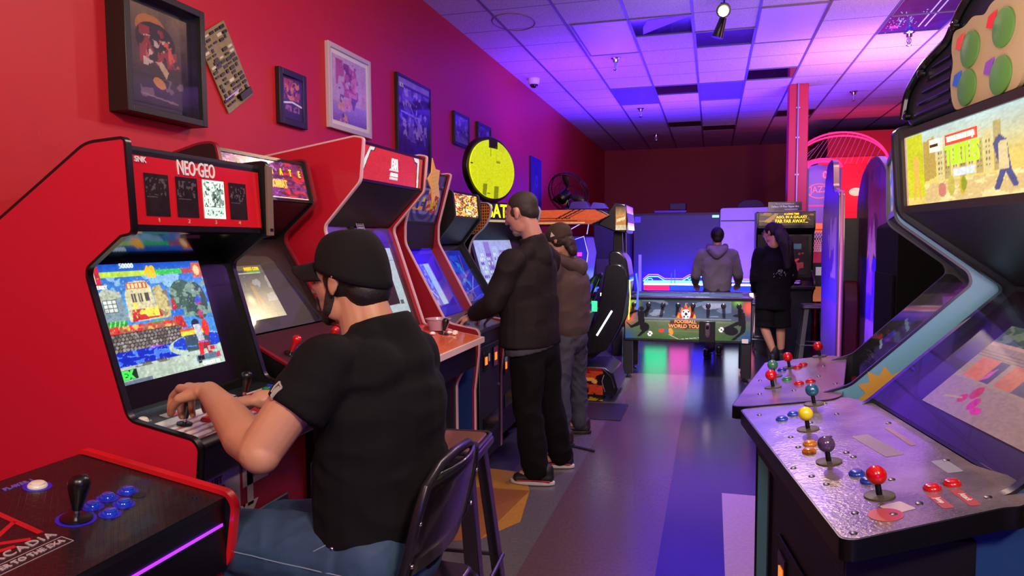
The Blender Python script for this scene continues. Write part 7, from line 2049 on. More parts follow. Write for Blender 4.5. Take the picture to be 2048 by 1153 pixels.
class Blob:
    """overlapping rounded solids, merged into one continuous skin by a voxel remesh"""

    def __init__(s):
        s.g = G()

    def cap(s, p0, r0, p1, r1, side=None, flat=1.0, open0=False, open1=False):
        # tapered capsule; cross-section is widened along 'side' with flat = other/side ratio
        p0, p1 = Vector(p0), Vector(p1)
        d = (p1 - p0).normalized()
        if side is not None:
            a = Vector(side); a = (a - d * a.dot(d)).normalized()
        else:
            a = d.orthogonal().normalized()
        b = d.cross(a)
        n = 18
        rings = []
        if not open0:
            for k in range(4):
                t = math.pi / 2 * (1 - k / 4)
                rings.append((p0 - d * r0 * min(1, flat * 1.0) * math.sin(t), r0 * max(math.cos(t), 0.02)))
        rings += [(p0, r0), (p1, r1)]
        if not open1:
            for k in range(1, 5):
                t = math.pi / 2 * k / 4
                rings.append((p1 + d * r1 * min(1, flat * 1.0) * math.sin(t), r1 * max(math.cos(t), 0.02)))
        vs = []
        for c, r in rings:
            for i in range(n):
                t = 2 * math.pi * i / n
                vs.append(c + a * math.cos(t) * r + b * math.sin(t) * r * flat)
        m = len(rings)
        fs = [(j * n + i, j * n + (i + 1) % n, (j + 1) * n + (i + 1) % n, (j + 1) * n + i) for j in range(m - 1) for i in range(n)]
        fs += [tuple(range(n))[::-1], tuple(range((m - 1) * n, m * n))]
        s.g.add(vs, fs)
        return s

    def chain(s, pts, side=None, flat=1.0):
        for i in range(len(pts) - 1):
            s.cap(pts[i][0], pts[i][1], pts[i + 1][0], pts[i + 1][1], side, flat)
        return s

    def ell(s, c, r, R=None):
        s.g.ell(c, r, R, 22, 14)
        return s

    def build(s, name, m, parent=None, base=None, voxel=0.01, smooth=5, folds=0.0, fscale=9.0, fz=1.0, fseed=0.0):
        me = bpy.data.meshes.new(name)
        base = Vector(base) if base is not None else Vector()
        me.from_pydata([tuple(Vector(p) - base) for p in s.g.v], [], s.g.f)
        bm = bmesh.new(); bm.from_mesh(me); bmesh.ops.recalc_face_normals(bm, faces=bm.faces); bm.to_mesh(me); bm.free()
        o = bpy.data.objects.new(name, me)
        COL.objects.link(o)
        md = o.modifiers.new('r', 'REMESH'); md.mode = 'VOXEL'; md.voxel_size = voxel; md.use_smooth_shade = True
        if smooth:
            sm = o.modifiers.new('s', 'SMOOTH'); sm.iterations = smooth; sm.factor = 0.6
        dg = bpy.context.evaluated_depsgraph_get()
        dg.update()
        me2 = bpy.data.meshes.new_from_object(o.evaluated_get(dg))
        bpy.data.objects.remove(o)
        me2.name = name
        if folds > 0:
            nrm_ = [v.normal.copy() for v in me2.vertices]
            for v, nn_ in zip(me2.vertices, nrm_):
                q = Vector((v.co.x * fscale, v.co.y * fscale, v.co.z * fscale * fz + fseed))
                q += mnoise.noise_vector(q * 0.5) * 0.8
                f = 1 - abs(mnoise.noise(q)) * 2.6
                v.co += nn_ * (max(-0.6, f) * folds)
        me2.materials.clear()
        me2.materials.append(m)
        for p in me2.polygons:
            p.use_smooth = True
        ob = bpy.data.objects.new(name, me2)
        return link(ob, parent)


def head_frame(c, fwd, up=(0, 0, 1)):
    f = Vector(fwd).normalized()
    u = Vector(up)
    u = (u - f * u.dot(f)).normalized()
    l = u.cross(f)
    R = Matrix((f, l, u)).transposed()
    c = Vector(c)
    return R, (lambda x, y, z: c + R @ Vector((x, y, z)))


def add_head(b, c, fwd, up=(0, 0, 1), k=1.0):
    R, T = head_frame(c, fwd, up)

    def e(x, y, z, rx, ry, rz, rot=None):
        b.ell(T(x * k, y * k, z * k), (rx * k, ry * k, rz * k), R @ rot if rot is not None else R)
    e(-0.010, 0, 0.030, 0.093, 0.076, 0.084)
    e(0.035, 0, -0.005, 0.062, 0.066, 0.080)
    e(0.030, 0, -0.055, 0.060, 0.056, 0.055)
    e(0.062, 0, -0.092, 0.030, 0.032, 0.022)
    e(0.020, 0.042, -0.065, 0.040, 0.016, 0.035)
    e(0.020, -0.042, -0.065, 0.040, 0.016, 0.035)
    e(0.078, 0, 0.038, 0.018, 0.048, 0.012)
    for s_ in (-1, 1):
        e(0.070, 0.036 * s_, -0.008, 0.022, 0.020, 0.018)
        Re = Matrix.Rotation(math.radians(-14), 3, 'Y')
        e(-0.004, 0.079 * s_, 0.000, 0.017, 0.007, 0.031, Re)
        e(-0.010, 0.084 * s_, 0.014, 0.013, 0.006, 0.015, Re)
        e(0.002, 0.077 * s_, -0.022, 0.009, 0.007, 0.012)
    b.cap(T(0.092 * k, 0, 0.020 * k), 0.009 * k, T(0.113 * k, 0, -0.020 * k), 0.013 * k)
    e(0.098, 0.012, -0.024, 0.012, 0.009, 0.008); e(0.098, -0.012, -0.024, 0.012, 0.009, 0.008)
    e(0.090, 0, -0.052, 0.012, 0.026, 0.007); e(0.087, 0, -0.064, 0.012, 0.022, 0.008)
    return R, T


def add_eyes(parent, base, T, k=1.0):
    mw, mi = mat('eye_white', '#e8e4e0', 0.2), mat('eye_dark', '#20140e', 0.15)
    for s_ in (-1, 1):
        g = G(); g.ell(T(0.078 * k, 0.031 * s_ * k, 0.012 * k), 0.0125 * k, nu=12, nv=8); o = g.build('eye', mw, parent, base=base)
        g = G(); g.ell(T(0.087 * k, 0.031 * s_ * k, 0.012 * k), 0.0058 * k, nu=10, nv=6); g.build('iris', mi, o, base=base)


def add_hand(b, w, d, n, side, curl=(0.5, 0.5, 0.5, 0.5), thumb=0.5, k=1.0, spread=0.06):
    """w wrist, d towards knuckles, n back-of-hand normal, side=+1 thumb lies towards cross(d,n)"""
    w, d, n = Vector(w), Vector(d).normalized(), Vector(n)
    n = (n - d * n.dot(d)).normalized()
    s_ = d.cross(n) * side
    kn = []
    for i in range(4):
        off = (1.5 - i) * 0.0205 * k
        a = w + s_ * off * 0.55 + d * 0.008
        q = w + s_ * off + d * (0.088, 0.092, 0.087, 0.078)[i] * k - n * (0.002 if i in (1, 2) else 0.006)
        b.cap(a, 0.0155 * k, q, 0.0115 * k)
        kn.append(q)
    b.cap(w - d * 0.02, 0.026 * k, w + d * 0.05 * k, 0.030 * k, s_, 0.5)
    lens = [(0.040, 0.025, 0.020), (0.045, 0.028, 0.021), (0.042, 0.026, 0.021), (0.033, 0.020, 0.018)]
    for i in range(4):
        ang = 0.0
        p = kn[i]
        dd = (d + s_ * spread * (1.5 - i)).normalized()
        r = 0.0098 * k if i < 3 else 0.0085 * k
        for j in range(3):
            ang += curl[i] * (0.9, 1.0, 0.6)[j]
            v = dd * math.cos(ang) - n * math.sin(ang)
            q = p + v * lens[i][j] * k
            b.cap(p, r, q, r * 0.92)
            p, r = q, r * 0.92
    p = w + s_ * 0.020 * k + d * 0.018 * k - n * 0.006
    v = (d * 0.75 + s_ * 0.75 - n * 0.35 * thumb).normalized()
    q = p + v * 0.042 * k
    b.cap(p, 0.016 * k, q, 0.0125 * k)
    v2 = (d * 0.95 + s_ * 0.15 - n * 0.7 * thumb).normalized()
    q2 = q + v2 * 0.032 * k
    b.cap(q, 0.0118 * k, q2, 0.0105 * k)
    v3 = (d * 0.9 - s_ * 0.2 - n * 0.9 * thumb).normalized()
    b.cap(q2, 0.0105 * k, q2 + v3 * 0.026 * k, 0.0088 * k)
    return kn


def shoe(parent, base, heel, toe, m, sole_m, accent=None, h=0.075, w=0.047, name='shoe'):
    heel, toe = Vector(heel), Vector(toe)
    d = (toe - heel).normalized(); L_ = (toe - heel).length
    s_ = Vector((-d.y, d.x, 0))
    b = Blob()
    up = Vector((0, 0, 1))
    b.cap(heel + d * 0.04 + up * 0.050, 0.040, heel + d * L_ * 0.45 + up * 0.048, 0.040, s_, 0.95)
    b.cap(heel + d * L_ * 0.4 + up * 0.045, 0.040, toe - d * 0.045 + up * 0.036, w, s_, 0.62)
    b.cap(heel + d * 0.045 + up * 0.07, 0.038, heel + d * 0.05 + up * (h + 0.02), 0.042, s_, 1.1)
    o = b.build(name, m, parent, base, 0.006, 4)
    g = G()
    prof = []
    for i in range(28):
        t = 2 * math.pi * i / 28
        x = math.cos(t); y = math.sin(t)
        wx = L_ / 2 + 0.004
        wy = w * (1.0 + 0.12 * x) * (0.95 if abs(x) < 0.5 else 1.0)
        c = heel + d * (L_ / 2 + x * wx) + s_ * y * wy
        prof.append((c.x, c.y))
    g.prism(prof, 0.002, 0.026, 'z')
    g.build('sole', sole_m, o, bevel=0.005, base=base)
    if accent:
        g = G()
        for sd in (-1, 1):
            g.tube([heel + d * 0.02 + s_ * sd * 0.043 + up * 0.034, heel + d * L_ * 0.5 + s_ * sd * 0.047 + up * 0.034, toe - d * 0.05 + s_ * sd * 0.048 + up * 0.03], 0.004, 6)
        g.build('accent_line', accent, o, base=base)
        g = G()
        for k in range(4):
            c = heel + d * (L_ * 0.50 + 0.018 * k) + up * (0.087 - 0.005 * k)
            g.tube([c - s_ * 0.026 - up * 0.010, c + up * 0.003, c + s_ * 0.026 - up * 0.010], 0.0028, 5)
        g.build('laces', sole_m, o, base=base)
    return o


M_skin1 = mat('skin_warm', '#b88468', 0.48, var=0.10, scale=22, bump=0.06, coat=0.05)
M_skin2 = mat('skin_pink', '#c08878', 0.48, var=0.10, scale=22, bump=0.06)
M_hair = mat('dark_hair', '#120e0e', 0.6, var=0.4, scale=90, bump=0.5)
M_hairbr = mat('brown_hair', '#2c1c16', 0.65, var=0.4, scale=110, bump=0.6)

# ---------------------------------------------------------------- seated man in black
base = (-0.85, 1.655, 0.0)
b = Blob()
HC = (-0.912, 1.675, 1.418)
FW = (-0.985, 0.12, -0.06)
R1, T1 = add_head(b, HC, FW)
# neck
b.cap((-0.862, 1.675, 1.26), 0.066, T1(-0.016, 0, -0.03), 0.058)
b.cap((-0.822, 1.675, 1.23), 0.066, T1(-0.042, 0, -0.03), 0.046)
b.cap((-0.83, 1.58, 1.225), 0.045, (-0.83, 1.77, 1.225), 0.045)
# torso under the shirt
b.cap((-0.82, 1.66, 0.80), 0.15, (-0.82, 1.665, 1.18), 0.16, (0, 1, 0), 0.8)
# left arm (near)
SL = Vector((-0.875, 1.475, 1.235)); EL = Vector((-0.985, 1.375, 1.045)); WL = Vector((-1.290, 1.585, 1.122))
b.chain([(SL, 0.062), ((-0.93, 1.42, 1.145), 0.056), (EL, 0.050)])
b.ell(EL + Vector((0.008, -0.008, -0.006)), (0.044, 0.044, 0.044))
b.chain([(EL, 0.047), (EL.lerp(WL, 0.25) + Vector((0, -0.004, -0.006)), 0.052), (EL.lerp(WL, 0.6), 0.042), (WL, 0.029)])
add_hand(b, WL, (-0.88, 0.47, 0.02), (0.05, 0.12, 1.0), -1, curl=(0.70, 0.86, 0.92, 0.98), thumb=1.3, k=1.14)
# right arm (far)
SR = Vector((-0.855, 1.865, 1.225)); ER = Vector((-1.03, 1.93, 1.015)); WR = Vector((-1.285, 1.80, 1.055))
b.chain([(SR, 0.062), (ER, 0.046)])
b.chain([(ER, 0.046), (ER.lerp(WR, 0.3), 0.047), (WR, 0.028)])
add_hand(b, WR, (-0.97, -0.05, -0.10), (0.05, 0.0, 1.0), 1, curl=(0.35, 0.4, 0.42, 0.45), thumb=0.7)
# legs inside the jeans
b.cap((-0.88, 1.57, 0.70), 0.08, (-1.22, 1.59, 0.69), 0.06)
b.cap((-0.88, 1.76, 0.70), 0.08, (-1.22, 1.80, 0.665), 0.055)
b.cap((-1.22, 1.59, 0.68), 0.055, (-1.20, 1.59, 0.28), 0.04)
b.cap((-1.22, 1.80, 0.65), 0.055, (-1.20, 1.80, 0.28), 0.04)
man = b.build('person', M_skin1, None, base, 0.0045, 3)
man.location = base
tag(man, 'seated man in a black cap, black t-shirt and jeans, left hand on the joystick of the NEO GEO cabinet', 'person')
man['label'] = 'seated man in black cap, black t-shirt and jeans playing the NEO GEO cabinet'
add_eyes(man, base, T1)
# fingernails
# hair below the cap and beard
b = Blob()
b.ell(T1(-0.014, 0, 0.010), (0.090, 0.079, 0.070), R1)
b.ell(T1(-0.054, 0, -0.026), (0.056, 0.068, 0.054), R1)
for s_ in (-1, 1):
    b.ell(T1(0.020, 0.067 * s_, 0.008), (0.014, 0.007, 0.034), R1)
b.build('hair', M_hair, man, base, 0.005, 3, folds=0.0006, fscale=80)
b = Blob()
for s_ in (-1, 1):
    b.chain([(T1(0.016, 0.063 * s_, 0.005), 0.008), (T1(0.022, 0.060 * s_, -0.030), 0.012), (T1(0.034, 0.050 * s_, -0.066), 0.016), (T1(0.058, 0.028 * s_, -0.090), 0.018), (T1(0.074, 0.0, -0.098), 0.019)])
    b.chain([(T1(0.084, 0.030 * s_, -0.070), 0.008), (T1(0.092, 0.022 * s_, -0.043), 0.006), (T1(0.098, 0.0, -0.040), 0.006)])
b.ell(T1(0.050, 0, -0.088), (0.040, 0.042, 0.020), R1)
b.build('beard', mat('short_beard', '#241815', 0.8, var=0.4, scale=160, bump=0.5), man, base, 0.005, 3, folds=0.0008, fscale=90)
# cap
M_cap = mat('black_cap_cloth', '#0f0d0f', 0.9, var=0.15, scale=300, spec=0.25)
UPc = Vector(R1 @ Vector((0.0, 0, 1)))
g = G()
vs = []
nu, nv = 40, 12
for j in range(nv + 1):
    ph = (math.pi / 2) * j / nv
    for i in range(nu):
        th = 2 * math.pi * i / nu
        x, y = math.cos(th), math.sin(th)
        rr = math.cos(ph) ** 0.56 if j < nv else 0.0005
        zz_ = math.sin(ph)
        px = -0.012 + x * 0.1035 * rr; py = y * 0.0895 * rr
        pz = 0.010 + zz_ * 0.124 + (-0.034 * (1 - zz_) * max(0, -x)) + 0.034 * (1 - zz_) * max(0, x)
        seam = 0.0010 * (1 - abs(math.sin(3 * th))) ** 6
        q = T1(px * (1 + seam * 8), py * (1 + seam * 8), pz)
        vs.append(q)
g.add(vs, [(j * nu + i, j * nu + (i + 1) % nu, (j + 1) * nu + (i + 1) % nu, (j + 1) * nu + i) for j in range(nv) for i in range(nu)] + [tuple(range(nv * nu, (nv + 1) * nu))])
capo = g.build('cap', M_cap, man, base=base, smooth=80)
md = capo.modifiers.new('thick', 'SOLIDIFY'); md.thickness = 0.003
g = G(); g.ell(T1(-0.016, 0, 0.134), 0.008, nu=12, nv=6); g.build('cap_button', M_cap, capo, base=base)
g = G()
vs = []
for j in range(9):
    r_ = j / 8
    for i in range(17):
        t = -1 + 2 * i / 16
        a = t * math.radians(62)
        x0, y0 = -0.010 + 0.100 * math.cos(a), 0.086 * math.sin(a) * 1.0
        ext = 0.085 * math.cos(a * 0.95) ** 0.6
        px = x0 + ext * r_
        py = y0 * (1 - 0.10 * r_)
        pz = 0.056 - 0.070 * (py / 0.09) ** 2 * 1.0 - 0.010 * r_
        vs.append(T1(px, py, pz))
g.add(vs, [(j * 17 + i, j * 17 + i + 1, (j + 1) * 17 + i + 1, (j + 1) * 17 + i) for j in range(8) for i in range(16)])
o = g.build('brim', M_cap, capo, base=base, smooth=80); md = o.modifiers.new('thick', 'SOLIDIFY'); md.thickness = 0.005; md.offset = 0
# t-shirt
M_tee = mat('black_tshirt', '#0a0a0d', 0.9, var=0.15, scale=220, spec=0.2)
b = Blob()
Y_ = (0, 1, 0)
b.cap((-0.825, 1.665, 0.80), 0.200, (-0.825, 1.665, 0.95), 0.200, Y_, 0.84)
b.cap((-0.825, 1.665, 0.95), 0.200, (-0.822, 1.668, 1.10), 0.208, Y_, 0.77)
b.cap((-0.822, 1.668, 1.10), 0.208, (-0.825, 1.67, 1.20), 0.170, Y_, 0.68)
b.cap((-0.875, 1.50, 1.205), 0.082, (-0.845, 1.84, 1.205), 0.082)
b.cap((-0.80, 1.56, 1.20), 0.085, (-0.795, 1.78, 1.20), 0.085)
b.cap((-0.835, 1.60, 1.262), 0.056, (-0.835, 1.75, 1.262), 0.056)
b.cap((-0.805, 1.672, 1.20), 0.125, (-0.832, 1.674, 1.322), 0.080, open1=True)
b.cap((-0.815, 1.60, 1.275), 0.045, (-0.815, 1.75, 1.275), 0.045)
b.cap((-0.85, 1.54, 1.235), 0.06, (-0.84, 1.80, 1.235), 0.06)
b.cap(SL + Vector((0, 0.01, -0.01)), 0.078, (-0.925, 1.418, 1.128), 0.073, open1=True)
b.cap(SR + Vector((0, -0.01, -0.01)), 0.078, (-0.95, 1.905, 1.11), 0.072, open1=True)
b.cap((-0.825, 1.66, 0.78), 0.185, (-0.825, 1.66, 0.69), 0.180, Y_, 0.84, open1=True)
tee = b.build('tshirt', M_tee, man, base, 0.007, 4, folds=0.0048, fscale=6, fz=1.9, fseed=3.0)
# small pale emblem on the near sleeve
em = G()


def snap(o, p, base, off=0.002):
    ok, loc, nn_, _ = o.closest_point_on_mesh(Vector(p) - Vector(base))
    return loc + nn_ * off + Vector(base)


for (p, q, w_) in (((-0.940, 1.372, 1.218), (-0.922, 1.368, 1.198), 0.0024), ((-0.922, 1.368, 1.198), (-0.955, 1.355, 1.158), 0.003), ((-0.940, 1.372, 1.218), (-0.952, 1.365, 1.188), 0.0024), ((-0.930, 1.368, 1.203), (-0.953, 1.358, 1.172), 0.003)):
    em.tube([snap(tee, Vector(p).lerp(Vector(q), k / 4), base) for k in range(5)], w_, 5)
em.build('sleeve_emblem', mat('silver_foil', '#c8c8b8', 0.3, metal=0.5), tee, base=base)
# jeans
M_jean = mat('blue_denim', '#26405e', 0.75, var=0.22, scale=45, bump=0.1)
b = Blob()
b.cap((-0.80, 1.56, 0.735), 0.115, (-0.80, 1.76, 0.735), 0.115)
b.cap((-0.78, 1.60, 0.70), 0.10, (-0.78, 1.72, 0.70), 0.10)
b.cap((-0.84, 1.66, 0.79), 0.165, (-0.84, 1.66, 0.72), 0.17, Y_, 0.8)
b.cap((-0.86, 1.565, 0.722), 0.110, (-1.225, 1.588, 0.720), 0.082)
b.cap((-0.86, 1.755, 0.705), 0.100, (-1.225, 1.80, 0.675), 0.075)
b.cap((-1.225, 1.588, 0.695), 0.075, (-1.20, 1.59, 0.30), 0.060)
b.cap((-1.225, 1.80, 0.670), 0.072, (-1.20, 1.80, 0.30), 0.060)
b.cap((-1.20, 1.59, 0.30), 0.060, (-1.20, 1.59, 0.16), 0.062, open1=True)
b.cap((-1.20, 1.80, 0.30), 0.060, (-1.20, 1.80, 0.16), 0.062, open1=True)
jn = b.build('jeans', M_jean, man, base, 0.007, 4, folds=0.004, fscale=10, fseed=8)
M_st = mat('denim_stitch', '#7888a0', 0.7)
g = G()


def thigh_surf(x, ang):
    # a point on the near thigh surface
    t = (-0.86 - x) / 0.41
    c = Vector((x, 1.565 + 0.022 * t, 0.722 - 0.002 * t)); r = 0.113 - 0.027 * t
    return snap(jn, c + Vector((0, -math.cos(ang), math.sin(ang))) * r, base, 0.0012)


g.tube([thigh_surf(-0.80 - 0.05 * i, 0.10 + 0.01 * i) for i in range(9)], 0.0016, 5)
g.tube([thigh_surf(-0.87 - 0.012 * i, 0.75 - 0.06 * i) for i in range(5)], 0.0016, 5)
for (p0, p1) in (((-0.79, 0.02), (-0.91, -0.45)), ((-0.91, -0.45), (-0.84, -0.75)), ((-0.79, 0.02), (-0.74, -0.45))):
    g.tube([thigh_surf(p0[0] + (p1[0] - p0[0]) * i / 5, p0[1] + (p1[1] - p0[1]) * i / 5) for i in range(6)], 0.0016, 5)
g.build('stitching', M_st, jn, base=base)
g = G(); g.ell(thigh_surf(-0.865, 0.62), 0.006, nu=10, nv=6); g.build('rivet', M_chrome, jn, base=base)
shoe(man, base, (-1.12, 1.59, 0.0), (-1.37, 1.59, 0.0), M_blackplastic, M_darkgrey)
shoe(man, base, (-1.12, 1.80, 0.0), (-1.37, 1.80, 0.0), M_blackplastic, M_darkgrey)


# ---------------------------------------------------------------- standing figures
def stand(label, base, HCc, fw, up, joints, skin, voxel, hk=1.0):
    b = Blob()
    R, T = add_head(b, HCc, fw, up, hk)
    b.cap(joints['neck'], 0.062 * hk, T(-0.018, 0, -0.05), 0.055 * hk)
    sd = (Vector(joints['SL']) - Vector(joints['SR'])).normalized()
    b.cap(joints['hip'], 0.09, joints['chest'], 0.15, sd, 0.65)
    b.cap(joints['SL'], 0.05, joints['SR'], 0.05)
    for s_ in 'LR':
        S, E_, W_ = (Vector(joints[q + s_]) for q in ('S', 'E', 'W'))
        b.chain([(S, 0.048), (E_, 0.038)]).chain([(E_, 0.038), (E_.lerp(W_, 0.3), 0.038), (W_, 0.026)])
        add_hand(b, W_, joints['hd' + s_], joints['hn' + s_], joints['hs' + s_], curl=joints.get('curl', (0.4, 0.45, 0.5, 0.55)), thumb=0.8)
        Hh, K_, A_ = (Vector(joints[q + s_]) for q in ('H', 'K', 'A'))
        b.chain([(Hh, 0.06), (K_, 0.05)]).chain([(K_, 0.052), (K_.lerp(A_, 0.3), 0.055), (A_, 0.038)])
        tdir = Vector(joints['toe' + s_]) - A_
        b.cap(A_, 0.038, A_ + Vector((tdir.x, tdir.y, 0)) * 0.5 - Vector((0, 0, 0.045)), 0.03)
    o = b.build('person', skin, None, base, voxel, 3)
    o.location = base
    tag(o, label, 'person')
    return o, R, T


# man in the black jacket
base = (-1.05, 4.28, 0.0)
J = dict(neck=(-1.035, 4.20, 1.50), SL=(-1.13, 4.03, 1.405), SR=(-0.985, 4.37, 1.405), hip=(-1.045, 4.25, 0.92), chest=(-1.045, 4.22, 1.30),
         EL=(-1.235, 3.99, 1.155), WL=(-1.415, 4.14, 1.065), ER=(-1.13, 4.47, 1.15), WR=(-1.345, 4.37, 1.055),
         hdL=(-0.85, 0.35, -0.25), hnL=(-0.2, -0.1, 1), hsL=-1, hdR=(-0.9, -0.15, -0.25), hnR=(-0.1, 0.1, 1), hsR=1,
         HL=(-1.055, 4.16, 0.90), KL=(-1.075, 4.19, 0.50), AL=(-1.035, 4.24, 0.10), HR=(-1.02, 4.33, 0.90), KR=(-1.00, 4.42, 0.50), AR=(-0.965, 4.58, 0.10), toeL=(-1.22, 4.24, 0.05), toeR=(-1.12, 4.56, 0.05))
man2, R2, T2 = stand('standing man with short grey-brown hair in a black jacket and black trousers', base, (-1.105, 4.16, 1.685), (-0.93, 0.22, -0.32), (-0.3, 0, 1), J, M_skin2, 0.007, 1.06)
add_eyes(man2, base, T2, 1.06)
b = Blob()
b.ell(T2(-0.022, 0, 0.045), (0.098, 0.083, 0.085), R2)
b.ell(T2(-0.060, 0, -0.005), (0.046, 0.068, 0.055), R2)
b.ell(T2(-0.040, 0, 0.015), (0.070, 0.081, 0.062), R2)
for s_ in (-1, 1):
    b.ell(T2(0.018, 0.074 * s_, 0.012), (0.020, 0.008, 0.026), R2)
b.build('hair', mat('short_greybrown_hair', '#2a201c', 0.7, var=0.5, scale=140, bump=0.6), man2, base, 0.006, 3)
b = Blob(); b.ell(T2(0.055, 0, -0.092), (0.045, 0.043, 0.026), R2); b.ell(T2(0.072, 0, -0.100), (0.026, 0.030, 0.022), R2)
b.build('beard', mat('grey_stubble', '#8a807c', 0.8), man2, base, 0.006, 3)
M_jack = mat('black_jacket', '#170e11', 0.8, var=0.15, scale=160, spec=0.3)
sd = Vector((-0.39, -0.92, 0)).normalized()
b = Blob()
b.cap((-1.075, 4.23, 0.96), 0.222, (-1.070, 4.22, 1.15), 0.218, sd, 0.66)
b.cap((-1.070, 4.22, 1.15), 0.218, (-1.055, 4.205, 1.33), 0.205, sd, 0.60)
b.cap((-1.130, 4.05, 1.375), 0.078, (-0.990, 4.36, 1.375), 0.078)
b.cap((-1.06, 4.14, 1.43), 0.06, (-1.01, 4.27, 1.43), 0.06)
b.cap((-1.03, 4.20, 1.42), 0.105, (-1.058, 4.19, 1.545), 0.078, open1=True)
b.cap((-1.07, 4.12, 1.44), 0.065, (-1.00, 4.28, 1.44), 0.065)
b.cap(J['SL'], 0.078, J['EL'], 0.064); b.cap(J['EL'], 0.064, Vector(J['EL']).lerp(Vector(J['WL']), 0.92), 0.048, open1=True)
b.cap(J['SR'], 0.078, J['ER'], 0.064); b.cap(J['ER'], 0.064, Vector(J['ER']).lerp(Vector(J['WR']), 0.92), 0.048, open1=True)
b.cap((-1.075, 4.23, 1.0), 0.225, (-1.075, 4.235, 0.885), 0.232, sd, 0.68, open1=True)
jk = b.build('jacket', M_jack, man2, base, 0.009, 4, folds=0.009, fscale=5.5, fz=0.8, fseed=1.5)
b = Blob(); b.cap((-1.07, 4.235, 0.90), 0.215, (-1.065, 4.24, 0.860), 0.217, sd, 0.67, open0=True, open1=True); b.build('shirt_hem', mat('grey_shirt', '#3c3a44', 0.8), man2, base, 0.009, 2)
M_trou = mat('black_trousers', '#0a090b', 0.9, var=0.15, scale=120, spec=0.2)
b = Blob()
b.cap((-1.055, 4.245, 0.96), 0.165, (-1.045, 4.25, 0.85), 0.175, sd, 0.72)
b.chain([((-1.075, 4.17, 0.84), 0.108), ((-1.085, 4.19, 0.50), 0.088), ((-1.045, 4.235, 0.10), 0.085)])
b.chain([((-1.015, 4.33, 0.84), 0.108), ((-1.00, 4.43, 0.50), 0.085), ((-0.96, 4.575, 0.10), 0.078)])
b.build('trousers', M_trou, man2, base, 0.009, 4, folds=0.008, fscale=8, fz=0.8, fseed=4)
M_sole = mat('white_sole', '#c8c0c0', 0.5)
shoe(man2, base, (-0.925, 4.235, 0), (-1.205, 4.225, 0), mat('black_trainer', '#141216', 0.6), M_sole, mat('red_trim', '#b82838', 0.4))
shoe(man2, base, (-0.87, 4.60, 0), (-1.145, 4.58, 0), mat('black_trainer'), M_sole, mat('red_trim'))

# third player in a brown hoodie and cap
base = (-0.98, 5.25, 0.0)
J = dict(neck=(-0.985, 5.22, 1.38), SL=(-1.06, 5.06, 1.30), SR=(-0.935, 5.38, 1.30), hip=(-0.965, 5.23, 0.86), chest=(-0.975, 5.23, 1.20),
         EL=(-1.15, 5.05, 1.06), WL=(-1.38, 5.17, 1.04), ER=(-1.10, 5.46, 1.06), WR=(-1.36, 5.38, 1.04),
         hdL=(-0.9, 0.2, -0.2), hnL=(0, 0, 1), hsL=-1, hdR=(-0.9, -0.1, -0.2), hnR=(0, 0, 1), hsR=1,
         HL=(-0.99, 5.15, 0.85), KL=(-1.02, 5.10, 0.48), AL=(-1.0, 5.08, 0.09), HR=(-0.945, 5.32, 0.85), KR=(-0.955, 5.40, 0.48), AR=(-0.945, 5.46, 0.09), toeL=(-1.2, 5.06, 0.05), toeR=(-1.15, 5.46, 0.05))
man3, R3, T3 = stand('person in a brown cap, brown hooded sweatshirt and grey jeans behind the black jacket', base, (-1.045, 5.16, 1.525), (-0.93, 0.1, -0.3), (-0.3, 0, 1), J, M_skin1, 0.009, 0.98)
M_brown = mat('brown_sweatshirt', '#4e3c38', 0.85, var=0.12, scale=120)
sd = Vector((-0.36, -0.93, 0)).normalized()
b = Blob()
b.cap((-0.965, 5.235, 0.88), 0.182, (-0.97, 5.23, 1.20), 0.195, sd, 0.68)
b.cap((-1.055, 5.08, 1.265), 0.072, (-0.94, 5.37, 1.265), 0.072)
b.cap((-0.97, 5.235, 0.86), 0.160, (-0.97, 5.235, 0.79), 0.158, sd, 0.70, open1=True)
b.cap(J['SL'], 0.07, J['EL'], 0.06); b.cap(J['EL'], 0.06, Vector(J['EL']).lerp(Vector(J['WL']), 0.9), 0.045, open1=True)
b.cap(J['SR'], 0.07, J['ER'], 0.06); b.cap(J['ER'], 0.06, Vector(J['ER']).lerp(Vector(J['WR']), 0.9), 0.045, open1=True)
hd = b.build('hooded_sweatshirt', M_brown, man3, base, 0.010, 4, folds=0.006, fscale=7)
b = Blob()
b.chain([((-1.02, 5.12, 1.375), 0.045), ((-0.95, 5.15, 1.35), 0.052), ((-0.895, 5.21, 1.315), 0.058), ((-0.90, 5.28, 1.33), 0.052), ((-0.98, 5.34, 1.37), 0.045)])
b.cap((-0.895, 5.20, 1.32), 0.05, (-0.90, 5.25, 1.26), 0.045)
b.build('hood', M_brown, hd, base, 0.009, 3, folds=0.006, fscale=14)
b = Blob()
b.ell(T3(-0.02, 0, 0.0), (0.088, 0.080, 0.070), R3); b.ell(T3(-0.075, 0, -0.05), (0.045, 0.065, 0.065), R3); b.ell(T3(-0.085, 0.01, -0.10), (0.032, 0.05, 0.05), R3)
b.build('hair', M_hairbr, man3, base, 0.008, 2, folds=0.004, fscale=40)
b = Blob(); b.ell(T3(-0.015, 0, 0.045), (0.104, 0.090, 0.082), R3); b.ell(T3(-0.015, 0, 0.02), (0.104, 0.090, 0.05), R3); b.cap(T3(0.07, 0.03, 0.035), 0.05, T3(0.145, 0, 0.02), 0.045, R3 @ Vector((0, 1, 0)), 0.18); b.cap(T3(0.07, -0.03, 0.035), 0.05, T3(0.145, 0, 0.02), 0.045, R3 @ Vector((0, 1, 0)), 0.18)
cp3 = b.build('cap', mat('brown_cap', '#3a281a', 0.8, var=0.15, scale=150), man3, base, 0.007, 3)
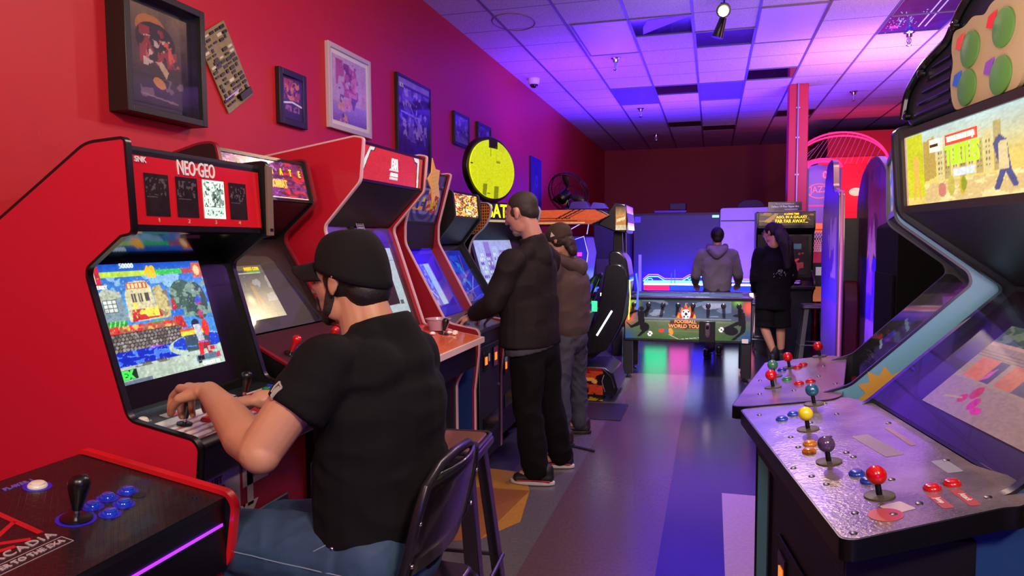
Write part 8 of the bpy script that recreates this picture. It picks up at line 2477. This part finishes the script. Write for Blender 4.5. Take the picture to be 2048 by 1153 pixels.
g = G(); q = T3(0.005, 0.0905, 0.045); e1 = R3 @ Vector((1, 0, 0)); e2_ = R3 @ Vector((0, 0, 1)); g.add([q - e1 * 0.018 - e2_ * 0.014, q + e1 * 0.018 - e2_ * 0.014, q + e2_ * 0.022], [(0, 1, 2)]); o = g.build('cap_badge', mat('pale_badge', '#c8b8a8', 0.5), cp3, base=base)
M_gj = mat('grey_jeans', '#3c3c4a', 0.8, var=0.2, scale=50)
b = Blob()
b.cap((-0.965, 5.235, 0.84), 0.145, (-0.965, 5.235, 0.78), 0.150, sd, 0.75)
b.chain([((-0.995, 5.16, 0.78), 0.088), ((-1.02, 5.10, 0.48), 0.072), ((-1.0, 5.08, 0.10), 0.068)])
b.chain([((-0.94, 5.32, 0.78), 0.088), ((-0.95, 5.40, 0.48), 0.072), ((-0.94, 5.46, 0.10), 0.068)])
b.build('jeans', M_gj, man3, base, 0.009, 3, folds=0.007, fscale=12, fseed=5)
M_bs = mat('brown_shoe', '#2c1c1a', 0.5)
shoe(man3, base, (-0.91, 5.08, 0), (-1.17, 5.06, 0), M_bs, mat('dark_sole', '#181214', 0.5))
shoe(man3, base, (-0.85, 5.47, 0), (-1.11, 5.45, 0), M_bs, mat('dark_sole'))

# person in the grey hoodie, back to us
base = (0.06, 9.6, 0.0)
J = dict(neck=(0.065, 9.6, 1.43), SL=(-0.125, 9.6, 1.33), SR=(0.255, 9.6, 1.33), hip=(0.065, 9.62, 0.90), chest=(0.065, 9.6, 1.24),
         EL=(-0.20, 9.66, 1.06), WL=(-0.21, 9.85, 0.93), ER=(0.33, 9.66, 1.08), WR=(0.345, 9.84, 0.94),
         hdL=(0.1, 0.9, -0.3), hnL=(0, 0.2, 1), hsL=1, hdR=(-0.1, 0.9, -0.3), hnR=(0, 0.2, 1), hsR=-1,
         HL=(-0.02, 9.62, 0.88), KL=(-0.03, 9.55, 0.48), AL=(-0.01, 9.42, 0.12), HR=(0.15, 9.62, 0.88), KR=(0.13, 9.68, 0.48), AR=(0.10, 9.72, 0.09), toeL=(-0.03, 9.6, 0.05), toeR=(0.10, 9.9, 0.05))
man4, R4, T4 = stand('person in a grey hooded sweatshirt seen from behind at the foosball table', base, (0.065, 9.62, 1.56), (-0.10, 1, -0.05), (0, 0, 1), J, M_skin1, 0.010, 1.0)
M_grey = mat('grey_sweatshirt', '#625c5e', 0.85, var=0.12, scale=90)
b = Blob(); X_ = (1, 0, 0)
b.cap((0.07, 9.62, 0.92), 0.180, (0.065, 9.60, 1.22), 0.200, X_, 0.68)
b.cap((-0.105, 9.6, 1.30), 0.074, (0.235, 9.6, 1.30), 0.074); b.cap((-0.04, 9.6, 1.36), 0.06, (0.17, 9.6, 1.36), 0.06)
b.cap((0.07, 9.62, 0.92), 0.168, (0.07, 9.62, 0.85), 0.163, X_, 0.70, open1=True)
b.cap(J['SL'], 0.075, J['EL'], 0.066); b.cap(J['EL'], 0.066, Vector(J['EL']).lerp(Vector(J['WL']), 0.9), 0.045, open1=True)
b.cap(J['SR'], 0.075, J['ER'], 0.066); b.cap(J['ER'], 0.066, Vector(J['ER']).lerp(Vector(J['WR']), 0.9), 0.045, open1=True)
hd = b.build('hooded_sweatshirt', M_grey, man4, base, 0.011, 4, folds=0.007, fscale=7)
b = Blob()
b.chain([((-0.035, 9.60, 1.43), 0.040), ((-0.02, 9.52, 1.40), 0.045), ((0.065, 9.475, 1.33), 0.060), ((0.15, 9.52, 1.40), 0.045), ((0.165, 9.60, 1.43), 0.040)])
b.cap((-0.01, 9.53, 1.42), 0.035, (0.14, 9.53, 1.42), 0.035)
b.build('hood', M_grey, hd, base, 0.009, 3, folds=0.005, fscale=16)
b = Blob(); b.ell(T4(-0.018, 0, 0.03), (0.098, 0.084, 0.096), R4); b.ell(T4(-0.055, 0, -0.025), (0.050, 0.066, 0.060), R4); b.build('hair', M_hair, man4, base, 0.009, 2, folds=0.002, fscale=40)
b = Blob(); b.cap((0.07, 9.62, 0.90), 0.155, (0.07, 9.62, 0.84), 0.158, X_, 0.7)
b.chain([((-0.02, 9.62, 0.84), 0.09), ((-0.03, 9.55, 0.48), 0.075), ((-0.01, 9.42, 0.13), 0.06)]); b.chain([((0.15, 9.62, 0.84), 0.09), ((0.13, 9.68, 0.48), 0.075), ((0.10, 9.72, 0.10), 0.06)])
b.build('trousers', mat('dark_trousers', '#1a161e', 0.8), man4, base, 0.010, 3, folds=0.006, fscale=10)
shoe(man4, base, (-0.06, 9.30, 0.0), (-0.02, 9.56, 0), M_blackplastic, M_darkgrey)
shoe(man4, base, (0.10, 9.62, 0.0), (0.11, 9.90, 0), M_blackplastic, M_darkgrey)

# person with long dark hair in black
base = (0.74, 9.25, 0.0)
J = dict(neck=(0.725, 9.25, 1.45), SL=(0.56, 9.22, 1.35), SR=(0.885, 9.30, 1.35), hip=(0.735, 9.27, 0.88), chest=(0.73, 9.26, 1.25),
         EL=(0.525, 9.24, 1.05), WL=(0.53, 9.42, 0.86), ER=(0.95, 9.34, 1.08), WR=(0.93, 9.52, 0.95),
         hdL=(0.1, 0.7, -0.7), hnL=(-0.8, 0, 0.3), hsL=1, hdR=(-0.1, 0.9, -0.4), hnR=(0, 0.3, 1), hsR=-1,
         HL=(0.66, 9.25, 0.86), KL=(0.62, 9.22, 0.47), AL=(0.755, 9.20, 0.12), HR=(0.81, 9.28, 0.86), KR=(0.83, 9.28, 0.47), AR=(0.84, 9.30, 0.10), toeL=(0.80, 9.40, 0.05), toeR=(0.84, 9.50, 0.05))
wom, R5, T5 = stand('person with long dark hair and glasses in a long black hooded top and shorts', base, (0.705, 9.26, 1.60), (-0.85, 0.50, -0.20), (0, 0, 1), J, M_skin1, 0.010, 1.02)
add_eyes(wom, base, T5, 1.02)
M_bh = mat('black_hoodie', '#060508', 0.9, spec=0.2)
sd = Vector((-0.97, -0.22, 0)).normalized()
b = Blob()
b.cap((0.735, 9.27, 0.75), 0.205, (0.73, 9.26, 1.20), 0.205, sd, 0.75)
b.cap((0.575, 9.23, 1.31), 0.082, (0.875, 9.29, 1.31), 0.082); b.cap((0.66, 9.25, 1.39), 0.06, (0.80, 9.27, 1.39), 0.06)
b.cap(J['SL'], 0.078, J['EL'], 0.072); b.cap(J['EL'], 0.072, Vector(J['EL']).lerp(Vector(J['WL']), 0.9), 0.05, open1=True)
b.cap(J['SR'], 0.078, J['ER'], 0.072); b.cap(J['ER'], 0.072, Vector(J['ER']).lerp(Vector(J['WR']), 0.9), 0.05, open1=True)
b.cap((0.735, 9.27, 0.80), 0.21, (0.735, 9.27, 0.66), 0.212, sd, 0.75, open1=True)
hd = b.build('hooded_top', M_bh, wom, base, 0.011, 4, folds=0.007, fscale=7)
b = Blob()
b.cap((0.66, 9.26, 0.75), 0.12, (0.645, 9.25, 0.44), 0.115, open1=True); b.cap((0.81, 9.28, 0.75), 0.12, (0.835, 9.28, 0.44), 0.115, open1=True)
b.build('shorts', mat('black_shorts', '#060507', 0.9, spec=0.2), wom, base, 0.011, 3, folds=0.006, fscale=9)
b = Blob()
b.ell(T5(-0.018, 0, 0.035), (0.100, 0.085, 0.090), R5); b.ell(T5(-0.070, 0, -0.01), (0.055, 0.072, 0.075), R5)
b.chain([(T5(-0.09, 0, 0.02), 0.072), ((0.80, 9.18, 1.57), 0.074), ((0.865, 9.15, 1.45), 0.078), ((0.885, 9.14, 1.30), 0.060), ((0.875, 9.13, 1.18), 0.035)])
b.build('hair', mat('long_dark_hair', '#12080b', 0.7, var=0.4, scale=80), wom, base, 0.009, 2, folds=0.007, fscale=16, fz=0.4)
g = G()
for s_ in (-1, 1):
    g.tube([T5(0.10, 0.032 * s_ + 0.022 * math.cos(a), 0.012 + 0.017 * math.sin(a)) for a in [2 * math.pi * i / 14 for i in range(14)]], 0.0022, 5, closed=True)
    g.tube([T5(0.10, 0.056 * s_, 0.016), T5(0.0, 0.083 * s_, 0.018)], 0.002, 5)
g.tube([T5(0.102, 0.010, 0.014), T5(0.102, -0.010, 0.014)], 0.002, 5)
g.build('glasses', mat('glasses_frame', '#8a88a0', 0.2, metal=0.5), wom, base=base)
# print on the back
g = G(); rnd = random.Random(4)
for k in range(26):
    a = rnd.uniform(0, 6.28); r_ = abs(rnd.gauss(0, 0.05))
    x_, z_ = 0.80 + r_ * 1.3 * math.cos(a), 1.12 + r_ * math.sin(a)
    dx, dz = rnd.uniform(-0.022, 0.022), rnd.uniform(-0.03, 0.03)
    yy = 9.27 - 0.155 * math.sqrt(max(0, 1 - ((x_ - 0.735) / 0.22) ** 2)) - 0.012
    g.tube([(x_, yy, z_), (x_ + dx, yy, z_ + dz)], 0.0035, 4)
g.build('back_print', mat('faint_print', '#8a8890', 0.6), hd, base=base)
M_ds = mat('dark_shoe', '#0c0a0e', 0.6)
shoe(wom, base, (0.72, 9.10, 0), (0.79, 9.36, 0), M_ds, M_ds); shoe(wom, base, (0.84, 9.20, 0), (0.85, 9.48, 0), M_ds, M_ds)
b = Blob(); b.cap((0.755, 9.20, 0.17), 0.046, (0.755, 9.20, 0.07), 0.050); b.cap((0.84, 9.30, 0.16), 0.046, (0.84, 9.30, 0.07), 0.050); b.build('socks', M_ds, wom, base, 0.008, 2)

man3.location.x -= 0.05
